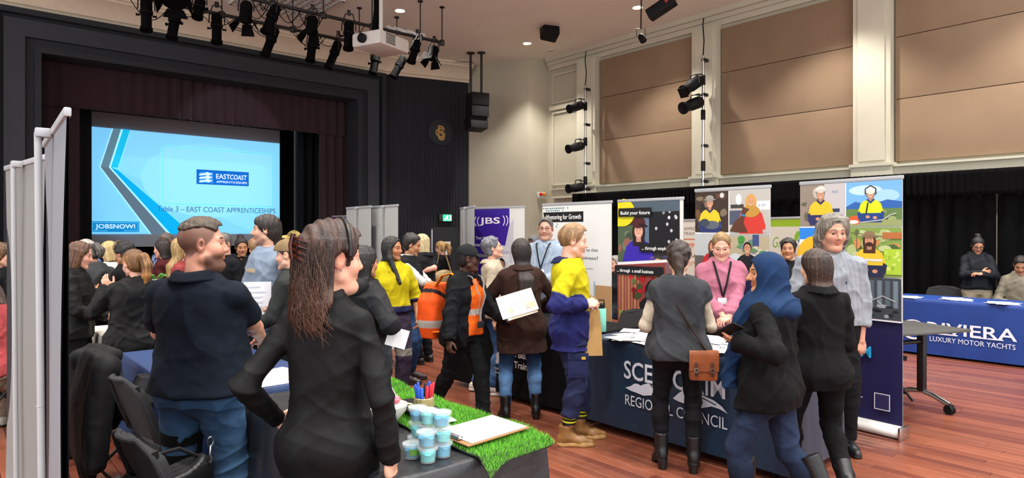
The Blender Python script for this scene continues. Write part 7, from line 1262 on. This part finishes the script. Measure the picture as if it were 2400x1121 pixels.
# council table group
R = person('w_grey', 1590, 4.42, 1.525, -8, 'woman in grey vest with cream sleeves and brown satchel', head=(-10, -10, 0), w=1.1, hair='curlylong', hvol=.014, hairc='#1a110d', hairc2='#3c2a20', skin='fair', armL=dict(w=(-.16, .24, 1.08), curl=.5, pole=(-.5, -.9, -.4)), armR=dict(w=(.16, .26, 1.08), curl=.5, pole=(.5, -.9, -.4)), inner=dict(name='blouse', color='#b5a995', off=.012, hem=.9, cuff=.012, wrinkle=.005), top=dict(name='knit_vest', color='#36383b', sleeve=.3, hem=.86, off=.044, loose=.02, wrinkle=.007), pants=dict(color='#121215', off=.006, wrinkle=.005), legL=dict(f=(-.13, .03, .085)), legR=dict(f=(.11, -.03, .085)), shoes=dict(color='#121214', shaft=.1, heel=.05))
f = Field((-.15, -.3, -.3), (.15, .1, .2), .01); f.u(ello((0, -.06, 0), (.055, .05, .09))); f.u(cone((0, -.09, .0), (.01, -.11, -.14), .05, .03), .03); V, Q = f.mesh(); V = V+vnormals(V, Q)*(wsin(V, 2, 60)*.008)[:, None]; link('hair_tail', npmesh('hair_tail', R['L2H'](V), Q, mixc(np.tile(A_(hx('#1a110d')), (len(V), 1)), hx('#3c2a20'), np.clip(.5+wsin(V, 4, 70), 0, 1)), [M_HAIR]), R['root'])
sb = empty('satchel', P(1648, 890, 4.27), -.15, 'tan leather satchel hanging at the grey vested woman\'s hip', 'bag'); M_TANL = mat('tan_leather', '#8a4a26', rough=.4, noise=.25, nscale=14, bump=.2, bscale=50); k = MB(); k.bevbox((0, 0, .09), (.18, .075, .19), .022); k.build('bag_body', M_TANL, sb)
k = MB(); k.grid(lambda a, b: ((a-.5)*.186, .03-.075*min(1, b*3)-.004*math.sin(b*3), .19-.0*b-.13*max(0, b-.3)/.7+.006*math.sin(b*3.1)+.02*max(0, b-.8)*5*abs(a-.5)**2), 10, 10, thick=-.008); k.build('flap', M_TANL, sb, ang=60)
for s in (-1, 1):
    k = MB(); k.bevbox((s*.05, -.055, .075), (.018, .008, .09), .003); b2 = k.build('buckle_strap', mat('dark_leather', '#3a2016', rough=.5), sb); k = MB(); k.tube([(s*.05+.012*math.cos(t), -.062, .07+.014*math.sin(t)) for t in np.linspace(0, 6.28, 9)[:-1]], .003, 6, closed=True); k.build('buckle', M_CHROME, b2)
inv = Matrix.Translation(sb.location) @ Matrix.Rotation(-.15, 4, 'Z'); inv = inv.inverted(); Wm = Matrix.Translation((R['X'], R['Y'], 0)) @ Matrix.Rotation(math.radians(-8), 4, 'Z'); U = R['U']
k = MB(); k.tube([inv @ (Wm @ Vector(p)) for p in (tuple(U(.2, -.16, .93)), tuple(U(.1, -.175, 1.08)), tuple(U(.0, -.155, 1.24)), tuple(U(-.08, -.14, 1.36)), tuple(U(-.11, -.07, 1.465)), tuple(U(-.09, .06, 1.44)), tuple(U(.0, .15, 1.3)), tuple(U(.14, .16, 1.05)), tuple(U(.22, .05, .93)))], .011, 8, flat=.4); k.build('strap', mat('dark_leather'), sb)
R = person('w_pink', 1690, 5.5, 1.61, 168, 'woman in pink shirt with lanyard behind the council table', head=(-4, -24, 0), w=1.16, fat=.4, hair='tied', hvol=.007, hdz=.012, hairc='#6e5030', hairc2='#b8965e', browc='#8a6a48', skin='#e0a892', fatface=1, armR=dict(w=(.03, .34, 1.04), curl=.55, dir=(-.75, .4, -.4), palm=(0, -.5, -1)), armL=dict(w=(-.03, .36, 1.02), curl=.55, dir=(.75, .4, -.4), palm=(0, -.5, -1)), top=dict(color='#a86679', neck='collar', vdepth=.1, off=.022, hem=.86, loose=.03, wrinkle=.008), pants=dict(color='#0f0f12'), shoes=BLK); lanyard(R, '#1a1a1e', .03, 1.16)
R = person('w_hijab', 1804, 3.5, 1.5, 50, 'woman in blue hijab, black sweater and jeans holding a phone', head=(34, -4, 0), w=1.14, fat=.25, hair='covered', skin='#b9805e', browc='#14100e', nose=1.6, armL=dict(world=(1730, 802, 3.38), worlde=(1790, 880, 3.16), curl=.6, palm=(.2, .2, 1)), armR=dict(w=(.22, .2, 1.0), curl=.5), top=dict(name='sweater', color='#0b0b0d', off=.026, hem=.80, loose=.03, wrinkle=.007, cuff=.008), pants=dict(color=jeans('#141c2b', '#2c3a55', .6, .2), mat=M_DENIM, off=.012, wrinkle=.006), legL=dict(f=(-.06, .14, .085), yaw=5), legR=dict(f=(.1, -.34, .14), pitch=25), drop=.02, shoes=dict(color='#121214', shaft=.3, shaftw=.01))
def hijab(R, c):
    h = .0075; hc = R['hcn']; f = Field(hc+A_([-.32, -.3, -.62]), hc+A_([.32, .3, .2]), h); L = lambda p: tuple(R['L2H'](A_([p]))[0]); k = R['k']; Rh = R['Rh']
    f.u(ello(L((0, -.014, .034)), A_([.094, .112, .1])*k, Rh)); f.u(ello(L((0, .0, -.035)), A_([.085, .088, .1])*k, Rh), .03); f.u(cone(L((0, -.03, -.03)), L((0, -.01, -.13)), .088, .1), .04); f.u(ello(R['U'](0, -.03, 1.42), (.17, .13, .08)), .05); f.u(ello(R['U'](-.02, .07, 1.36), (.12, .09, .12)), .05)
    f.op(ello(L((0, .12, -.018)), A_([.062, .1, .094])*k, Rh), .008, 's'); f.u(cone(R['U'](-.07, .14, 1.32), R['U'](-.1, .22, .98), .06, .035), .04); f.u(cone(R['U'](-.1, .22, .98), R['U'](-.1, .21, .84), .04, .05), .02)
    V, Q = f.mesh(); N = vnormals(V, Q); q = V-hc; fold = (1-np.abs(np.sin(q[:, 2]*30+q[:, 1]*38+1.5*wsin(V, 6, 12))))**2*.012; fold *= sst(-q[:, 2], -.08, .06); V = V+N*(fold-.002+wsin(V, 5, 18)*.003)[:, None]
    link('hijab', npmesh('hijab', V, Q, np.tile(A_(hx(c)), (len(V), 1)), [M_CLOTH]), R['root'])
hijab(R, '#152c4c')
ph = empty('phone', P(1708, 775, 3.38), .5, 'dark smartphone held by the woman in the blue hijab', 'phone'); k = MB(); R_ = Matrix.Rotation(-.5, 3, 'X') @ Matrix.Rotation(.5, 3, 'Y'); k.bevbox((0, 0, 0), (.072, .15, .009), .004, R=R_); k.build('phone_body', M_BLKPL, ph); k = MB(); k.bevbox(R_ @ Vector((0, 0, .0046)), (.066, .14, .001), .0004, R=R_); k.build('screen', mat('phone_glass', '#22202c', rough=.08), ph)
person('w_blazer', 1916, 3.93, 1.505, 2, 'woman with straight brown hair in black blazer, walking away', head=(18, -3, 0), w=1.06, hair='long', hlen=.27, hw=.9, hvol=.014, hairc='#20140f', hairc2='#4a3020', ends='#6e4a32', skin='fair', noface=True, armR=dict(w=(.15, .24, 1.04), curl=.45, pole=(.35, -1, -.2)), armL=dict(w=(-.2, .2, 1.0), curl=.45), top=dict(name='blazer', color='#0b0b0d', off=.024, hem=.80, neck='collar', wrinkle=.006, loose=.01), pants=dict(color='#0e0e10', off=.012, wrinkle=.005), legR=dict(f=(.1, -.2, .16), pitch=38), legL=dict(f=(-.08, .2, .085)), drop=.02, shoes=dict(color='#141416', shaft=.1, heel=.02))
R = person('m_check2', 1946, 4.82, 1.71, 168, 'grey-haired man in pale checked shirt by the tall banner', sex='m', head=(12, -8, 0), w=1.12, fat=.25, hair='swept', hlen=.14, hvol=.014, hairc='#4c463e', hairc2='#9c9486', browc='#4c443c', skin='#c08a72', hs=1.08, nose=1.4, armL=dict(world=(2018, 800, 4.72), worlde=(2068, 690, 4.9), curl=.5, palm=(.4, -1, 0)), armR=dict(w=(.2, .22, 1.0), curl=.5), top=dict(color=checks('#7c8086', '#8c9097', 60), neck='collar', off=.024, hem=.95, tuckin=1, loose=.03, wrinkle=.009, cuff=.008), pants=dict(color='#0f1013', off=.024, waist=1.04, wrinkle=.007), shoes=dict(color='#0e0e10', size=1.1))
mb = MB(); mb.cc = hx('#1c2440'); mb.box(chest(R, -.07, 1.27, .032), (.008, .004, .02)); mb.build('chest_logo', M_PRINT, R['root'], col=True)
# back wall and edges
R = person('w_watch', 2290, 9.0, 1.545, 158, 'woman in dark jacket checking her watch at the yacht table', head=(-4, -28, 0), w=1.08, hair='bun', hvol=.01, hairc='#0c0a0b', hairc2='#221c1c', skin='#b98466', armR=dict(w=(.0, .27, 1.2), curl=.5, dir=(-1, .1, .1), palm=(0, -1, 0), pole=(1, -.2, -.6)), armL=dict(w=(.02, .3, 1.18), curl=.5, dir=(1, .1, .1), palm=(0, -.3, -1), pole=(-1, -.2, -.6)), top=dict(name='jacket', color='#12151c', neck='collar', off=.026, hem=.93, loose=.02, mat=M_SATIN, wrinkle=.007), pants=dict(color='#a0927c'), shoes=BLK); glasses(R)
person('m_seated', 2394, 8.72, 1.72, 140, 'seated man in cream shirt at the right edge', sex='m', sitz=.5, lean=10, head=(0, -20, 0), hair='short', hairc='#14100e', hairc2='#2c221e', skin='tan', armR=dict(w=(.16, .34, 1.1), curl=.5, palm=(0, 0, -1)), armL=dict(w=(-.14, .36, 1.1), curl=.5, palm=(0, 0, -1)), legL=dict(f=(-.12, .42, .085)), legR=dict(f=(.12, .42, .085)), top=dict(color='#8a8270', neck='collar', off=.022, hem=.95, wrinkle=.008), pants=dict(color='#22242c'), shoes=BLK)
person('p_edge', -4, 5.8, 1.5, -60, 'person in dark clothes cut by the left picture edge', head=(0, -8, 0), hair='long', hlen=.22, hairc='#3a2618', hairc2='#8a6238', skin='fair', top=dict(color='#14161a', off=.025), pants=dict(color='#121216'), shoes=BLK)
person('p_coral', 10, 5.08, 1.62, 55, 'seated person in coral top at the left edge', sitz=.5, lean=24, head=(0, -20, 0), w=1.2, fat=.5, hair='bob', hlen=.15, hairc='#2c1c14', skin='fair', armR=dict(w=(.16, .3, .95), curl=.5), armL=dict(w=(-.14, .36, .95), curl=.5), legL=dict(f=(-.12, .45, .085)), legR=dict(f=(.12, .45, .085)), top=dict(color='#8e3a3c', off=.024, hem=.86, wrinkle=.008), pants=dict(color='#8a7a6c'), shoes=dict(color='#b9b4a8'))
person('p_behind', 1848, 6.9, 1.525, 150, 'dark haired person between the hijab and landscaping banner', hair='curlylong', hvol=.014, hairc='#0e0b0a', hairc2='#2a2220', skin='tan', top=dict(color='#16161a'), pants=DJ, shoes=BLK)
person('p_gap', 1444, 9.2, 1.6, 120, 'grey haired person sitting in the gap between two banners', sitz=.5, hair='short', hvol=.014, hairc='#6a6660', hairc2='#a8a49c', skin='fair', top=dict(color='#1c1c20'), pants=DJ, legL=dict(f=(-.12, .42, .085)), legR=dict(f=(.12, .42, .085)), shoes=BLK)
hb2 = empty('shoulder_bag', P(1040, 652, 10.15), .5, 'tan shoulder bag on the blond woman at the dark door', 'bag'); f = Field((-.22, -.12, -.18), (.22, .12, .2), .014); f.u(ello((0, 0, 0), (.19, .09, .13))); V, Q = f.mesh(); V = V+vnormals(V, Q)*(wsin(V, 3, 28)*.006)[:, None]; link('bag_body', npmesh('bag_body', V, Q, np.tile(A_(hx('#9a8258')), (len(V), 1)), [M_LEATHER]), hb2); k = MB(); k.tube([(-.13, 0, .08), (-.08, .03, .32), (0, .1, .5), (.06, .05, .34), (.13, 0, .08)], .012, 8, flat=.5); k.build('strap', mat('tan_strap', '#8a744c', rough=.6), hb2)
# white planter box with greens on the far white table
pl_ = empty('planter_box', P(352, 690, 6.9), TH, 'white box of green leaves beside the ponytailed woman', 'planter'); k = MB(); k.bevbox((0, 0, .0), (.34, .3, .3), .012); k.build('box', M_WHITEPL, pl_); rr = random.Random(6)
for i in range(16):
    x, y, a = rr.uniform(-.14, .14), rr.uniform(-.12, .12), rr.uniform(0, 6.28); k = MB(); k.grid(lambda u, v: (x+math.cos(a)*u*.1+math.sin(a)*(v-.5)*.05*math.sin(u*3.1), y+math.sin(a)*u*.1-math.cos(a)*(v-.5)*.05*math.sin(u*3.1), .15+.06*math.sin(u*2.4)), 5, 2, thick=.002); k.build('leaf', mat('leaf_green', '#4c8c34', rough=.6, noise=.2), pl_)
